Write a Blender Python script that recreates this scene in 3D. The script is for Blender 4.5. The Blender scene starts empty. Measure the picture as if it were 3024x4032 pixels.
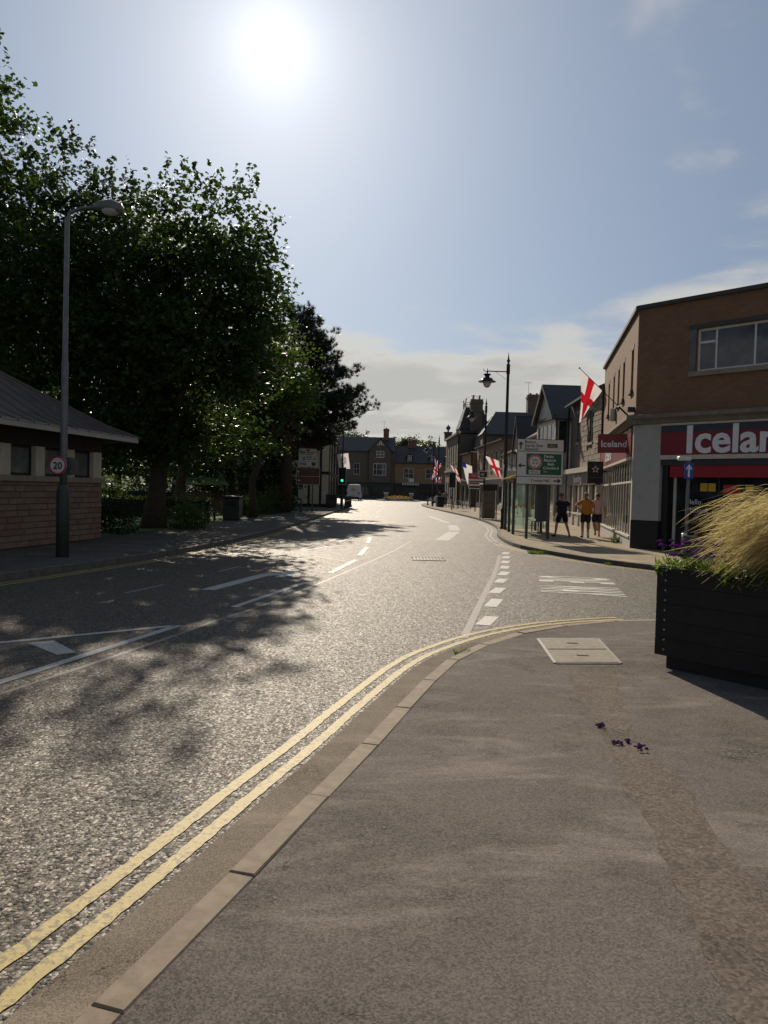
import bpy, bmesh, math, random
import numpy as np
from mathutils import Matrix, Vector, Euler

R = math.radians
SC = bpy.context.scene
COL = SC.collection

# ------------------------------------------------------------------ camera
cam_d = bpy.data.cameras.new("camera")
cam = bpy.data.objects.new("camera", cam_d)
COL.objects.link(cam)
cam_d.sensor_fit = 'HORIZONTAL'
cam_d.sensor_width = 36.0
cam_d.lens = 36.07
cam_d.clip_start = 0.05
cam_d.clip_end = 3000
PITCH, ROLL, CAM_H = R(1.62), R(1.5), 1.75
cam.matrix_world = (Matrix.Translation((0, 0, CAM_H)) @ Matrix.Rotation(R(90) - PITCH, 4, 'X')
                    @ Matrix.Rotation(ROLL, 4, 'Z'))
SC.camera = cam

# ------------------------------------------------------------------ sun, sky
SUN_AZ, SUN_EL = R(-8.94), R(29.2)          # azimuth from +Y towards +X
sun_dir = Vector((math.sin(SUN_AZ) * math.cos(SUN_EL), math.cos(SUN_AZ) * math.cos(SUN_EL), math.sin(SUN_EL)))
sl = bpy.data.lights.new("sun", 'SUN')
sl.energy = 4.6
sl.angle = R(0.55)
sl.color = (1.0, 0.865, 0.69)
sun = bpy.data.objects.new("sun", sl)
COL.objects.link(sun)
sun.rotation_euler = sun_dir.to_track_quat('Z', 'Y').to_euler()
sun.location = (0, 0, 40)

world = bpy.data.worlds.new("World")
SC.world = world
world.use_nodes = True


class NT:
    """small helper for node trees"""
    def __init__(s, tree):
        s.t = tree
        s.t.nodes.clear()

    def n(s, typ, ins=None, **kw):
        nd = s.t.nodes.new(typ)
        for k, v in kw.items():
            setattr(nd, k, v)
        for k, v in (ins or {}).items():
            s.set(nd.inputs[k], v)
        return nd

    def set(s, sock, v):
        if isinstance(v, bpy.types.NodeSocket):
            s.t.links.new(v, sock)
        elif isinstance(v, bpy.types.Node):
            s.t.links.new(v.outputs[0], sock)
        else:
            if sock.type == 'RGBA' and not hasattr(v, '__len__'):
                v = (v, v, v)
            if sock.type == 'RGBA' and len(v) == 3:
                v = (*v, 1.0)
            sock.default_value = v

    def math(s, op, a, b=0.0, c=0.0, clamp=False):
        nd = s.t.nodes.new('ShaderNodeMath')
        nd.operation = op
        nd.use_clamp = clamp
        s.set(nd.inputs[0], a)
        s.set(nd.inputs[1], b)
        s.set(nd.inputs[2], c)
        return nd.outputs[0]

    def vmath(s, op, a, b=None):
        nd = s.t.nodes.new('ShaderNodeVectorMath')
        nd.operation = op
        s.set(nd.inputs[0], a)
        if b is not None:
            s.set(nd.inputs[1], b)
        return nd

    def mix(s, fac, a, b, blend='MIX'):
        nd = s.t.nodes.new('ShaderNodeMix')
        nd.data_type = 'RGBA'
        nd.blend_type = blend
        s.set(nd.inputs[0], fac)
        s.set(nd.inputs[6], a)
        s.set(nd.inputs[7], b)
        return nd.outputs[2]

    def ramp(s, fac, lo, hi, smooth=True):
        nd = s.t.nodes.new('ShaderNodeMapRange')
        nd.interpolation_type = 'SMOOTHSTEP' if smooth else 'LINEAR'
        s.set(nd.inputs[0], fac)
        nd.inputs[1].default_value = lo
        nd.inputs[2].default_value = hi
        return nd.outputs[0]

    def noise(s, vec, scale, detail=3.0, rough=0.55, dist=0.0):
        nd = s.n('ShaderNodeTexNoise', {'Scale': scale, 'Detail': detail, 'Roughness': rough, 'Distortion': dist})
        if vec is not None:
            s.set(nd.inputs['Vector'], vec)
        return nd


w = NT(world.node_tree)
tc = w.n('ShaderNodeTexCoord')
gen = w.vmath('NORMALIZE', tc.outputs['Generated']).outputs[0]
sep = w.n('ShaderNodeSeparateXYZ', {0: gen})
sky = w.n('ShaderNodeTexSky')
sky.sky_type = 'NISHITA'
sky.sun_disc = False
sky.sun_elevation = SUN_EL
sky.sun_rotation = SUN_AZ
sky.air_density = 1.0
sky.dust_density = 0.9
sky.ozone_density = 1.6
ang = w.math('ARCCOSINE', w.math('MINIMUM', w.vmath('DOT_PRODUCT', gen, tuple(sun_dir)).outputs['Value'], 0.999999))
# clear air plus a thin hazy veil that scatters forward, so it is brighter on the sun's side of the sky
skyc = w.mix(1.0, sky.outputs[0], (0.30, 0.34, 0.40), 'MULTIPLY')
fwd = w.math('POWER', 2.718, w.math('MULTIPLY', w.math('POWER', w.math('DIVIDE', ang, R(52)), 2.0), -1.0))
veil = w.vmath('SCALE', (2.72, 3.22, 3.85))
w.set(veil.inputs['Scale'], w.math('ADD', 0.24, w.math('MULTIPLY', fwd, 0.62)))
skyc = w.mix(1.0, skyc, veil.outputs[0], 'ADD')
zc = w.math('MAXIMUM', sep.outputs[2], 0.0)
den = w.math('ADD', zc, 0.10)
cu = w.n('ShaderNodeCombineXYZ', {0: w.math('DIVIDE', sep.outputs[0], den), 1: w.math('DIVIDE', sep.outputs[1], den), 2: 0.35})
n1 = w.noise(cu.outputs[0], 1.15, 9.0, 0.56, 0.25)
n2 = w.noise(cu.outputs[0], 0.42, 3.0, 0.5, 0.3)
nn = w.math('ADD', w.math('MULTIPLY', n1.outputs[0], 0.75), w.math('MULTIPLY', n2.outputs[0], 0.35))
low = w.math('SUBTRACT', 1.0, w.ramp(sep.outputs[2], 0.13, 0.255))
thr = w.math('SUBTRACT', w.math('ADD', nn, w.math('MULTIPLY', low, 0.235)), 0.02)
cm = w.ramp(thr, 0.585, 0.74)
core = w.ramp(thr, 0.66, 0.80)
cloudc = w.mix(core, (8.4, 7.9, 6.9), (6.0, 5.8, 5.4))
skyc = w.mix(w.math('MULTIPLY', cm, 0.85), skyc, cloudc)
# the sun itself seen through the bright hazy air round it
disc = w.math('MULTIPLY', w.math('SUBTRACT', 1.0, w.ramp(ang, R(0.9), R(1.9))), 22.0)
aur = w.math('MULTIPLY', w.math('POWER', 2.718, w.math('MULTIPLY', ang, -1.0 / R(3.0))), 7.0)
glow = w.math('ADD', disc, aur)
gl = w.mix(1.0, (1.0, 0.98, 0.94), (0, 0, 0), 'ADD')
glc = w.vmath('SCALE', gl)
w.set(glc.inputs['Scale'], glow)
skyc = w.mix(1.0, skyc, glc.outputs[0], 'ADD')
bg = w.n('ShaderNodeBackground', {'Color': skyc, 'Strength': 0.085})
w.n('ShaderNodeOutputWorld', {'Surface': bg})

SC.view_settings.view_transform = 'Standard'
SC.view_settings.look = 'None'
SC.view_settings.gamma = 1.0
SC.view_settings.exposure = 0.0
SC.view_settings.use_curve_mapping = False
SC.cycles.use_denoising = True
SC.cycles.max_bounces = 5
SC.cycles.diffuse_bounces = 3
SC.cycles.glossy_bounces = 2
SC.cycles.transmission_bounces = 4
SC.cycles.transparent_max_bounces = 12
SC.cycles.sample_clamp_indirect = 6.0

# ------------------------------------------------------------------ materials
MATS = {}


def newmat(name):
    m = bpy.data.materials.new(name)
    m.use_nodes = True
    t = NT(m.node_tree)
    MATS[name] = m
    return m, t


def finish(t, col, rough=0.8, bump=None, bstr=0.3, bdist=0.01, metal=0.0, spec=0.5, normal=None, **extra):
    p = t.n('ShaderNodeBsdfPrincipled', {'Base Color': col, 'Roughness': rough, 'Metallic': metal, 'Specular IOR Level': spec})
    if bump is not None:
        b = t.n('ShaderNodeBump', {'Height': bump, 'Strength': bstr, 'Distance': bdist})
        t.set(p.inputs['Normal'], b.outputs[0])
    if normal is not None:
        t.set(p.inputs['Normal'], normal)
    for k, v in extra.items():
        t.set(p.inputs[k], v)
    t.n('ShaderNodeOutputMaterial', {'Surface': p})
    return p


def simple(name, col, rough=0.7, var=0.15, scale=6.0, bstr=0.15, metal=0.0, spec=0.5, stain=0.0):
    """painted or plain surface with grain, blotches and a touch of relief"""
    m, t = newmat(name)
    tcn = t.n('ShaderNodeTexCoord')
    n = t.noise(tcn.outputs['Object'], scale, 6.0, 0.62)
    nf = t.noise(tcn.outputs['Object'], scale * 9, 3.0, 0.6)
    f = t.math('ADD', t.math('MULTIPLY', n.outputs[0], 0.7), t.math('MULTIPLY', nf.outputs[0], 0.3))
    k = t.ramp(f, 0.3, 0.7)
    lo = tuple(c * (1 - var) for c in col)
    hi = tuple(min(1, c * (1 + var)) for c in col)
    c = t.mix(k, lo, hi)
    if stain:
        s2 = t.noise(tcn.outputs['Object'], scale * 0.3, 4.0, 0.7, 0.6)
        c = t.mix(t.math('MULTIPLY', t.ramp(s2.outputs[0], 0.48, 0.72), stain), c, tuple(x * 0.45 for x in col))
    rr = t.math('ADD', rough, t.math('MULTIPLY', t.math('SUBTRACT', nf.outputs[0], 0.5), 0.25), clamp=True)
    finish(t, c, rr, f, bstr, 0.01, metal, spec)
    return m


def brickmat(name, c1, c2, mortar, bw, bh, msize=0.012, bstr=0.5, rough=0.9, dirt=0.35):
    """courses laid along (x+y, z) in the wall's own frame"""
    m, t = newmat(name)
    tcn = t.n('ShaderNodeTexCoord')
    sp = t.n('ShaderNodeSeparateXYZ', {0: tcn.outputs['Object']})
    cv = t.n('ShaderNodeCombineXYZ', {0: t.math('ADD', sp.outputs[0], sp.outputs[1]), 1: sp.outputs[2], 2: 0.0})
    b = t.n('ShaderNodeTexBrick', {'Vector': cv.outputs[0], 'Color1': c1, 'Color2': c2, 'Mortar': mortar, 'Scale': 1.0,
                                   'Mortar Size': msize, 'Mortar Smooth': 0.3, 'Bias': 0.0, 'Brick Width': bw, 'Row Height': bh})
    n = t.noise(tcn.outputs['Object'], 1.3, 6.0, 0.65)
    c = t.mix(t.math('MULTIPLY', t.ramp(n.outputs[0], 0.4, 0.75), dirt), b.outputs[0], tuple(x * 0.35 for x in c1))
    n2 = t.noise(tcn.outputs['Object'], 14.0, 4.0, 0.7)
    c = t.mix(t.math('MULTIPLY', n2.outputs[0], 0.5), c, tuple(x * 1.3 for x in c2))
    h = t.math('ADD', t.math('MULTIPLY', b.outputs['Fac'], -1.0), t.math('MULTIPLY', n2.outputs[0], 0.35))
    finish(t, c, rough, h, bstr, 0.012)
    return m


def asphalt(name, base, chip, scale, seed, sheen=0.55, worn=0.3, warm=(1, 0.95, 0.88)):
    """surface dressing: packed stone chips with single stones tilted and dull or bright"""
    m, t = newmat(name)
    tcn = t.n('ShaderNodeTexCoord')
    pos = t.vmath('ADD', tcn.outputs['Object'], (seed, seed * 1.7, 0)).outputs[0]
    v = t.n('ShaderNodeTexVoronoi', {'Vector': pos, 'Scale': scale, 'Randomness': 1.0})
    v2 = t.n('ShaderNodeTexVoronoi', {'Vector': pos, 'Scale': scale * 2.3, 'Randomness': 1.0})
    sepc = t.n('ShaderNodeSeparateXYZ', {0: v.outputs['Color']})
    big = t.noise(pos, 0.55, 5.0, 0.6)
    mid = t.noise(pos, 5.0, 4.0, 0.65)
    shade = t.math('POWER', sepc.outputs[0], 1.7)
    c = t.mix(shade, base, chip)
    gap = t.ramp(v.outputs['Distance'], 0.42, 0.7)
    c = t.mix(t.math('MULTIPLY', gap, 0.85), c, tuple(x * 0.25 for x in base))
    c = t.mix(t.math('MULTIPLY', t.ramp(big.outputs[0], 0.42, 0.68), worn), c, tuple(a * b * 1.9 for a, b in zip(base, warm)))
    c = t.mix(t.math('MULTIPLY', t.ramp(mid.outputs[0], 0.52, 0.75), 0.45), c, tuple(x * 0.5 for x in base))
    h = t.math('ADD', t.math('MULTIPLY', v.outputs['Distance'], -1.0), t.math('MULTIPLY', v2.outputs['Distance'], -0.35))
    h = t.math('ADD', h, t.math('MULTIPLY', sepc.outputs[1], 0.55))
    # every chip lies at its own slight angle
    off = t.vmath('SUBTRACT', v.outputs['Color'], (0.5, 0.5, 0.5))
    off2 = t.vmath('MULTIPLY', off.outputs[0], (0.55, 0.55, 0.0))
    b = t.n('ShaderNodeBump', {'Height': h, 'Strength': 0.55, 'Distance': 0.45 / scale})
    nrm = t.vmath('NORMALIZE', t.vmath('ADD', b.outputs[0], off2.outputs[0]).outputs[0])
    rr = t.math('ADD', sheen, t.math('MULTIPLY', sepc.outputs[2], 0.3), clamp=True)
    finish(t, c, rr, normal=nrm.outputs[0], spec=0.36)
    return m


def pavement_mat(name, base, seed=0.0, fine=150.0, streak=0.5, an=(0.62, 1.7, 1.0)):
    """old tarmac: pale worn streaks, dark damp patches, gritty bare patches, gum spots and hairline cracks"""
    m, t = newmat(name)
    tcn = t.n('ShaderNodeTexCoord')
    pos = t.vmath('ADD', tcn.outputs['Object'], (seed, seed, 0)).outputs[0]
    st = t.vmath('MULTIPLY', pos, an).outputs[0]
    a = t.noise(st, 1.1, 8.0, 0.66, 0.5)
    a2 = t.noise(st, 3.7, 6.0, 0.7, 0.3)
    d = t.noise(pos, 1.15, 6.0, 0.66, 0.3)
    v = t.n('ShaderNodeTexVoronoi', {'Vector': pos, 'Scale': fine})
    sv = t.n('ShaderNodeSeparateXYZ', {0: v.outputs['Color']})
    v3 = t.n('ShaderNodeTexVoronoi', {'Vector': pos, 'Scale': fine * .7})
    sv3 = t.n('ShaderNodeSeparateXYZ', {0: v3.outputs['Color']})
    c = t.mix(t.math('MULTIPLY', t.ramp(d.outputs[0], 0.42, 0.64), 0.75), base, tuple(x * 0.52 for x in base))
    c = t.mix(t.math('MULTIPLY', t.ramp(a.outputs[0], 0.50, 0.66), streak), c, tuple(x * y for x, y in zip(base, (2.35, 2.35, 2.25))))
    c = t.mix(t.math('MULTIPLY', t.ramp(a2.outputs[0], 0.52, 0.72), streak * .6), c, tuple(x * 1.9 for x in base))
    c = t.mix(0.36, c, t.mix(sv.outputs[0], tuple(x * 0.2 for x in base), tuple(x * 2.3 for x in base)))
    grit = t.ramp(t.noise(pos, 1.2, 6.0, 0.75).outputs[0], 0.54, 0.70)
    chips = t.mix(t.math('POWER', sv3.outputs[0], 3.5), tuple(x * 0.25 for x in base), tuple(x * 2.4 for x in base))
    c = t.mix(t.math('MULTIPLY', grit, 0.8), c, chips)
    gum = t.n('ShaderNodeTexVoronoi', {'Vector': t.vmath('ADD', pos, t.vmath('SCALE', a2.outputs['Color']).outputs[0]).outputs[0], 'Scale': 2.2})
    gs = t.n('ShaderNodeSeparateXYZ', {0: gum.outputs['Color']})
    gr = t.math('MULTIPLY', t.math('LESS_THAN', gum.outputs['Distance'], t.math('MULTIPLY', gs.outputs[0], 0.06)), t.math('GREATER_THAN', gs.outputs[1], 0.3))
    c = t.mix(t.math('MULTIPLY', gr, 0.7), c, (0.34, 0.29, 0.22))
    cr = t.n('ShaderNodeTexVoronoi', {'Vector': t.vmath('ADD', pos, t.vmath('SCALE', d.outputs['Color']).outputs[0]).outputs[0], 'Scale': 0.6}, feature='DISTANCE_TO_EDGE')
    crm = t.math('MULTIPLY', t.math('LESS_THAN', cr.outputs['Distance'], 0.0014), t.ramp(d.outputs[0], 0.52, 0.60))
    c = t.mix(t.math('MULTIPLY', crm, 0.8), c, tuple(x * 0.2 for x in base))
    h = t.math('ADD', t.math('MULTIPLY', sv.outputs[1], 0.35), t.math('MULTIPLY', a.outputs[0], 2.0))
    h = t.math('ADD', h, t.math('MULTIPLY', t.math('MULTIPLY', sv3.outputs[1], grit), 0.8))
    h = t.math('SUBTRACT', h, t.math('MULTIPLY', crm, 2.0))
    finish(t, c, 0.88, h, 0.9, 0.005, spec=0.10)
    return m


def leafmat(name, c1, c2, trans=0.45, rough=0.45):
    m, t = newmat(name)
    geo = t.n('ShaderNodeNewGeometry')
    tcn = t.n('ShaderNodeTexCoord')
    n = t.noise(tcn.outputs['Object'], 0.7, 3.0, 0.6)
    k = t.math('ADD', t.math('MULTIPLY', geo.outputs['Random Per Island'], 0.6), t.math('MULTIPLY', n.outputs[0], 0.4))
    c = t.mix(k, c1, c2)
    p = t.n('ShaderNodeBsdfPrincipled', {'Base Color': c, 'Roughness': rough, 'Specular IOR Level': 0.4})
    tr = t.n('ShaderNodeBsdfTranslucent', {'Color': t.mix(0.5, c, (c2[0] * 1.5, c2[1] * 1.5, c2[2] * 0.6))})
    mx = t.n('ShaderNodeMixShader', {0: trans, 1: p, 2: tr})
    t.n('ShaderNodeOutputMaterial', {'Surface': mx})
    return m


def glassmat(name, col=(0.015, 0.02, 0.024), rough=0.06, spec=0.5):
    """opaque window pane, dimness of a room behind painted into its colour: dark and reflecting, a little wavy"""
    m, t = newmat(name)
    tcn = t.n('ShaderNodeTexCoord')
    n = t.noise(tcn.outputs['Object'], 0.9, 3.0, 0.5)
    n2 = t.noise(tcn.outputs['Object'], 2.2, 5.0, 0.6)
    c = t.mix(t.ramp(n2.outputs[0], 0.35, 0.75), col, tuple(min(1, x * 2.6 + 0.01) for x in col))
    finish(t, c, rough, n.outputs[0], 0.04, 0.05, spec=spec)
    return m


asphalt('road_near', (0.060, 0.049, 0.038), (0.27, 0.222, 0.16), 52.0, 0.0, 0.50, 0.4)
asphalt('road_far', (0.080, 0.067, 0.052), (0.18, 0.15, 0.113), 80.0, 31.0, 0.5, 0.5)
pavement_mat('pavement_tarmac', (0.156, 0.135, 0.119), 3.0, 130.0, 0.6)
pavement_mat('trench_tarmac', (0.150, 0.124, 0.102), 9.0, 75.0, 0.3)
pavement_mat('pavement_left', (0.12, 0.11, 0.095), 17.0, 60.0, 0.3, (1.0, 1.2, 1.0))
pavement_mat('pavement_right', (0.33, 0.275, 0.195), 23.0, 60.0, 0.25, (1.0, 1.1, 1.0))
pavement_mat('gutter_concrete', (0.235, 0.195, 0.15), 41.0, 220.0, 0.3)
simple('kerb_concrete', (0.26, 0.205, 0.145), 0.85, 0.25, 9.0, 0.3, stain=0.45)
simple('kerb_dark', (0.13, 0.118, 0.10), 0.88, 0.28, 8.0, 0.3, stain=0.5)
simple('cover_concrete', (0.27, 0.235, 0.18), 0.85, 0.2, 14.0, 0.3, stain=0.35)
simple('steel_edge', (0.35, 0.33, 0.30), 0.45, 0.2, 30.0, 0.2, metal=0.8)
simple('grate_iron', (0.05, 0.048, 0.045), 0.5, 0.2, 30.0, 0.2, metal=0.6)


def paint(name, col, wear=0.45, under=(0.07, 0.065, 0.058)):
    m, t = newmat(name)
    tcn = t.n('ShaderNodeTexCoord')
    n = t.noise(tcn.outputs['Object'], 30.0, 5.0, 0.75)
    big = t.noise(tcn.outputs['Object'], 2.5, 4.0, 0.6)
    v = t.n('ShaderNodeTexVoronoi', {'Vector': tcn.outputs['Object'], 'Scale': 62.0})
    sv = t.n('ShaderNodeSeparateXYZ', {0: v.outputs['Color']})
    lost = t.math('MULTIPLY', t.ramp(t.math('ADD', n.outputs[0], t.math('MULTIPLY', big.outputs[0], 0.35)), 0.66, 0.80), wear)
    c = t.mix(t.ramp(big.outputs[0], 0.3, 0.7), tuple(x * 0.8 for x in col), col)
    c = t.mix(lost, c, under)
    h = t.math('ADD', t.math('MULTIPLY', sv.outputs[1], 0.6), n.outputs[0])
    finish(t, c, 0.62, h, 0.4, 0.006, spec=0.4)
    return m


paint('white_paint', (0.62, 0.60, 0.55), 0.5)
paint('fresh_paint', (0.72, 0.69, 0.61), 0.12)
paint('faded_white_paint', (0.33, 0.315, 0.285), 0.75)
paint('yellow_paint', (0.55, 0.42, 0.135), 0.7)
paint('old_seam', (0.27, 0.25, 0.22), 0.8)

simple('soil', (0.03, 0.022, 0.015), 0.95, 0.4, 12, 0.6)
simple('lawn', (0.10, 0.17, 0.035), 0.9, 0.35, 3.0, 0.5)
simple('terrain', (0.06, 0.075, 0.04), 0.95, 0.3, 0.1, 0.3)
simple('planter_timber', (0.014, 0.013, 0.014), 0.62, 0.35, 5.0, 0.4, spec=0.35)
simple('bolt_zinc', (0.32, 0.31, 0.29), 0.5, 0.2, 40, 0.2, metal=0.6)
simple('black_iron', (0.014, 0.014, 0.016), 0.38, 0.25, 12, 0.15, spec=0.5)
simple('grey_steel', (0.16, 0.165, 0.165), 0.5, 0.15, 8, 0.1, metal=0.35, stain=0.3)
simple('green_grey_steel', (0.075, 0.085, 0.082), 0.5, 0.2, 8, 0.15, metal=0.2, stain=0.4)
simple('column_base', (0.045, 0.06, 0.05), 0.6, 0.3, 6, 0.2, stain=0.4)
brickmat('brown_brick', (0.175, 0.092, 0.048), (0.235, 0.13, 0.072), (0.16, 0.125, 0.09), 0.225, 0.075, 0.010, 0.55)
brickmat('grey_stone', (0.15, 0.135, 0.11), (0.22, 0.195, 0.155), (0.09, 0.085, 0.075), 0.42, 0.16, 0.014, 0.6)
brickmat('gold_stone', (0.20, 0.135, 0.075), (0.26, 0.18, 0.10), (0.16, 0.13, 0.095), 0.36, 0.14, 0.012, 0.5)
brickmat('red_brick', (0.16, 0.075, 0.045), (0.20, 0.10, 0.06), (0.12, 0.10, 0.08), 0.225, 0.075, 0.010, 0.5)
brickmat('dark_stone', (0.10, 0.085, 0.07), (0.145, 0.12, 0.095), (0.06, 0.055, 0.05), 0.42, 0.18, 0.012, 0.6)
brickmat('slate', (0.030, 0.032, 0.036), (0.048, 0.048, 0.05), (0.014, 0.014, 0.016), 0.25, 0.18, 0.008, 0.6, 0.55)
brickmat('stone_tile', (0.105, 0.083, 0.06), (0.145, 0.117, 0.085), (0.05, 0.045, 0.04), 0.32, 0.22, 0.014, 0.8, 0.95)
simple('stone_block', (0.30, 0.235, 0.165), 0.9, 0.3, 7, 0.5, stain=0.55)
simple('stone_block_dark', (0.22, 0.18, 0.13), 0.9, 0.3, 7, 0.5, stain=0.6)
simple('buff_block', (0.24, 0.165, 0.11), 0.9, 0.22, 8, 0.45, stain=0.4)
simple('red_block', (0.21, 0.13, 0.09), 0.9, 0.22, 8, 0.45, stain=0.4)
simple('mortar', (0.12, 0.105, 0.085), 0.95, 0.2, 30, 0.3)
simple('sill_stone', (0.29, 0.24, 0.18), 0.85, 0.2, 7, 0.3, stain=0.4)
simple('cream_render', (0.55, 0.50, 0.38), 0.8, 0.12, 4, 0.12, stain=0.3)
simple('white_render', (0.62, 0.61, 0.57), 0.8, 0.1, 3, 0.1, stain=0.25)
simple('grey_render', (0.40, 0.40, 0.39), 0.8, 0.08, 4, 0.1, stain=0.22)
simple('white_frame', (0.68, 0.67, 0.63), 0.5, 0.08, 12, 0.06, stain=0.2)
simple('cream_frame', (0.55, 0.52, 0.44), 0.55, 0.1, 12, 0.06, stain=0.25)
simple('grey_frame', (0.42, 0.43, 0.42), 0.5, 0.1, 12, 0.06)
simple('black_timber', (0.018, 0.016, 0.015), 0.7, 0.3, 8, 0.3)
simple('dark_blue', (0.016, 0.022, 0.045), 0.5, 0.2, 8, 0.08)
simple('dark_green_paint', (0.018, 0.035, 0.026), 0.5, 0.2, 8, 0.08)
simple('fascia_red', (0.185, 0.010, 0.020), 0.42, 0.1, 5, 0.05)
simple('fascia_navy', (0.028, 0.036, 0.055), 0.45, 0.15, 5, 0.05)
simple('shutter_red', (0.34, 0.012, 0.026), 0.45, 0.12, 5, 0.08)
simple('letter_white', (0.74, 0.75, 0.77), 0.4, 0.05, 10, 0.03)
simple('lead_grey', (0.13, 0.135, 0.14), 0.55, 0.15, 4, 0.15, stain=0.4)
simple('roof_metal', (0.105, 0.085, 0.072), 0.6, 0.25, 4, 0.25, stain=0.5)
simple('fascia_cream', (0.42, 0.40, 0.34), 0.6, 0.15, 5, 0.1, stain=0.4)
simple('coping', (0.055, 0.055, 0.055), 0.7, 0.2, 6, 0.2)
simple('chimney_pot', (0.24, 0.155, 0.10), 0.85, 0.25, 8, 0.25, stain=0.4)
simple('bark', (0.055, 0.042, 0.031), 0.95, 0.4, 9, 0.9)
simple('pine_bark', (0.06, 0.04, 0.03), 0.95, 0.4, 9, 0.9)
simple('sign_white', (0.66, 0.66, 0.64), 0.45, 0.05, 6, 0.03, stain=0.18)
simple('sign_black', (0.012, 0.012, 0.014), 0.5, 0.1, 10, 0.03)
simple('sign_green', (0.0, 0.105, 0.055), 0.45, 0.08, 6, 0.03)
simple('sign_brown', (0.115, 0.042, 0.022), 0.5, 0.1, 6, 0.03, stain=0.3)
simple('sign_blue', (0.012, 0.055, 0.34), 0.45, 0.08, 6, 0.03)
simple('sign_red', (0.48, 0.02, 0.03), 0.45, 0.08, 6, 0.03)
simple('sign_yellow', (0.62, 0.42, 0.03), 0.5, 0.08, 6, 0.03)
simple('shelter_frame', (0.05, 0.066, 0.064), 0.45, 0.2, 10, 0.1)
simple('yellow_dot', (0.75, 0.48, 0.03), 0.5, 0.05, 10, 0.02)
simple('van_white', (0.60, 0.61, 0.63), 0.32, 0.05, 3, 0.03, stain=0.15)
simple('car_silver', (0.30, 0.31, 0.33), 0.3, 0.06, 3, 0.03, metal=0.4)
simple('car_white', (0.62, 0.63, 0.64), 0.28, 0.05, 3, 0.03)
simple('car_dark', (0.03, 0.028, 0.03), 0.25, 0.1, 3, 0.03)
simple('tyre', (0.015, 0.015, 0.015), 0.85, 0.2, 20, 0.2)
simple('bumper', (0.025, 0.025, 0.027), 0.7, 0.15, 10, 0.1)
simple('tail_red', (0.35, 0.01, 0.01), 0.25, 0.05, 10, 0.02)
simple('bin_black', (0.016, 0.017, 0.019), 0.45, 0.2, 10, 0.1)
simple('kiosk_panel', (0.15, 0.125, 0.085), 0.5, 0.2, 3, 0.05, stain=0.3)
simple('skin', (0.42, 0.22, 0.15), 0.55, 0.12, 8, 0.05)
simple('hair_grey', (0.22, 0.19, 0.17), 0.7, 0.25, 40, 0.3)
simple('hair_brown', (0.10, 0.07, 0.05), 0.7, 0.25, 40, 0.3)
simple('cloth_navy', (0.012, 0.016, 0.04), 0.9, 0.2, 30, 0.2)
simple('cloth_black', (0.012, 0.012, 0.015), 0.9, 0.2, 30, 0.2)
simple('cloth_charcoal', (0.03, 0.028, 0.032), 0.9, 0.2, 30, 0.2)
simple('cloth_orange', (0.62, 0.23, 0.03), 0.9, 0.12, 20, 0.15)
simple('cloth_pink', (0.62, 0.47, 0.50), 0.9, 0.08, 20, 0.15)
simple('sock_white', (0.6, 0.6, 0.58), 0.9, 0.1, 30, 0.15)
simple('shoe_blue', (0.03, 0.04, 0.07), 0.7, 0.2, 30, 0.1)
simple('flower_orange', (0.6, 0.2, 0.03), 0.8, 0.3, 20, 0.1)


def clothmat(name, col, trans=0.4):
    m, t = newmat(name)
    tcn = t.n('ShaderNodeTexCoord')
    n = t.noise(tcn.outputs['Object'], 9.0, 4.0, 0.6)
    c = t.mix(t.math('MULTIPLY', n.outputs[0], 0.35), col, tuple(x * 0.7 for x in col))
    d = t.n('ShaderNodeBsdfDiffuse', {'Color': c})
    tr = t.n('ShaderNodeBsdfTranslucent', {'Color': c})
    mx = t.n('ShaderNodeMixShader', {0: trans, 1: d, 2: tr})
    t.n('ShaderNodeOutputMaterial', {'Surface': mx})
    return m


clothmat('flag_white', (0.82, 0.80, 0.80), 0.5)
clothmat('flag_red', (0.62, 0.02, 0.035))
clothmat('flag_blue', (0.02, 0.035, 0.22))
clothmat('flag_grey', (0.34, 0.32, 0.36))
clothmat('shelter_roof', (0.50, 0.37, 0.16), 0.5)
clothmat('petal_purple', (0.16, 0.045, 0.25), 0.35)
clothmat('petal_withered', (0.07, 0.035, 0.10), 0.2)
clothmat('petal_orange', (0.62, 0.19, 0.03), 0.3)
clothmat('petal_yellow', (0.55, 0.42, 0.08), 0.3)
clothmat('globe_glass', (0.78, 0.77, 0.73), 0.5)

leafmat('leaf_maple', (0.022, 0.045, 0.012), (0.060, 0.105, 0.022), 0.42)
leafmat('leaf_dark', (0.018, 0.036, 0.012), (0.042, 0.075, 0.02), 0.35)
leafmat('leaf_light', (0.045, 0.085, 0.018), (0.10, 0.15, 0.03), 0.5)
leafmat('needle', (0.012, 0.022, 0.012), (0.026, 0.042, 0.02), 0.12)
leafmat('shrub_leaf', (0.045, 0.08, 0.018), (0.09, 0.14, 0.03), 0.45)
leafmat('far_leaf', (0.045, 0.075, 0.028), (0.085, 0.12, 0.04), 0.4)
leafmat('planter_leaf', (0.07, 0.13, 0.025), (0.14, 0.22, 0.04), 0.5)
leafmat('silver_leaf', (0.16, 0.17, 0.15), (0.24, 0.25, 0.21), 0.35)
leafmat('straw', (0.33, 0.255, 0.15), (0.55, 0.46, 0.32), 0.5, 0.7)
leafmat('straw_green', (0.13, 0.15, 0.04), (0.26, 0.25, 0.08), 0.5, 0.6)
leafmat('grass_green', (0.06, 0.11, 0.02), (0.12, 0.18, 0.04), 0.45)

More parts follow.
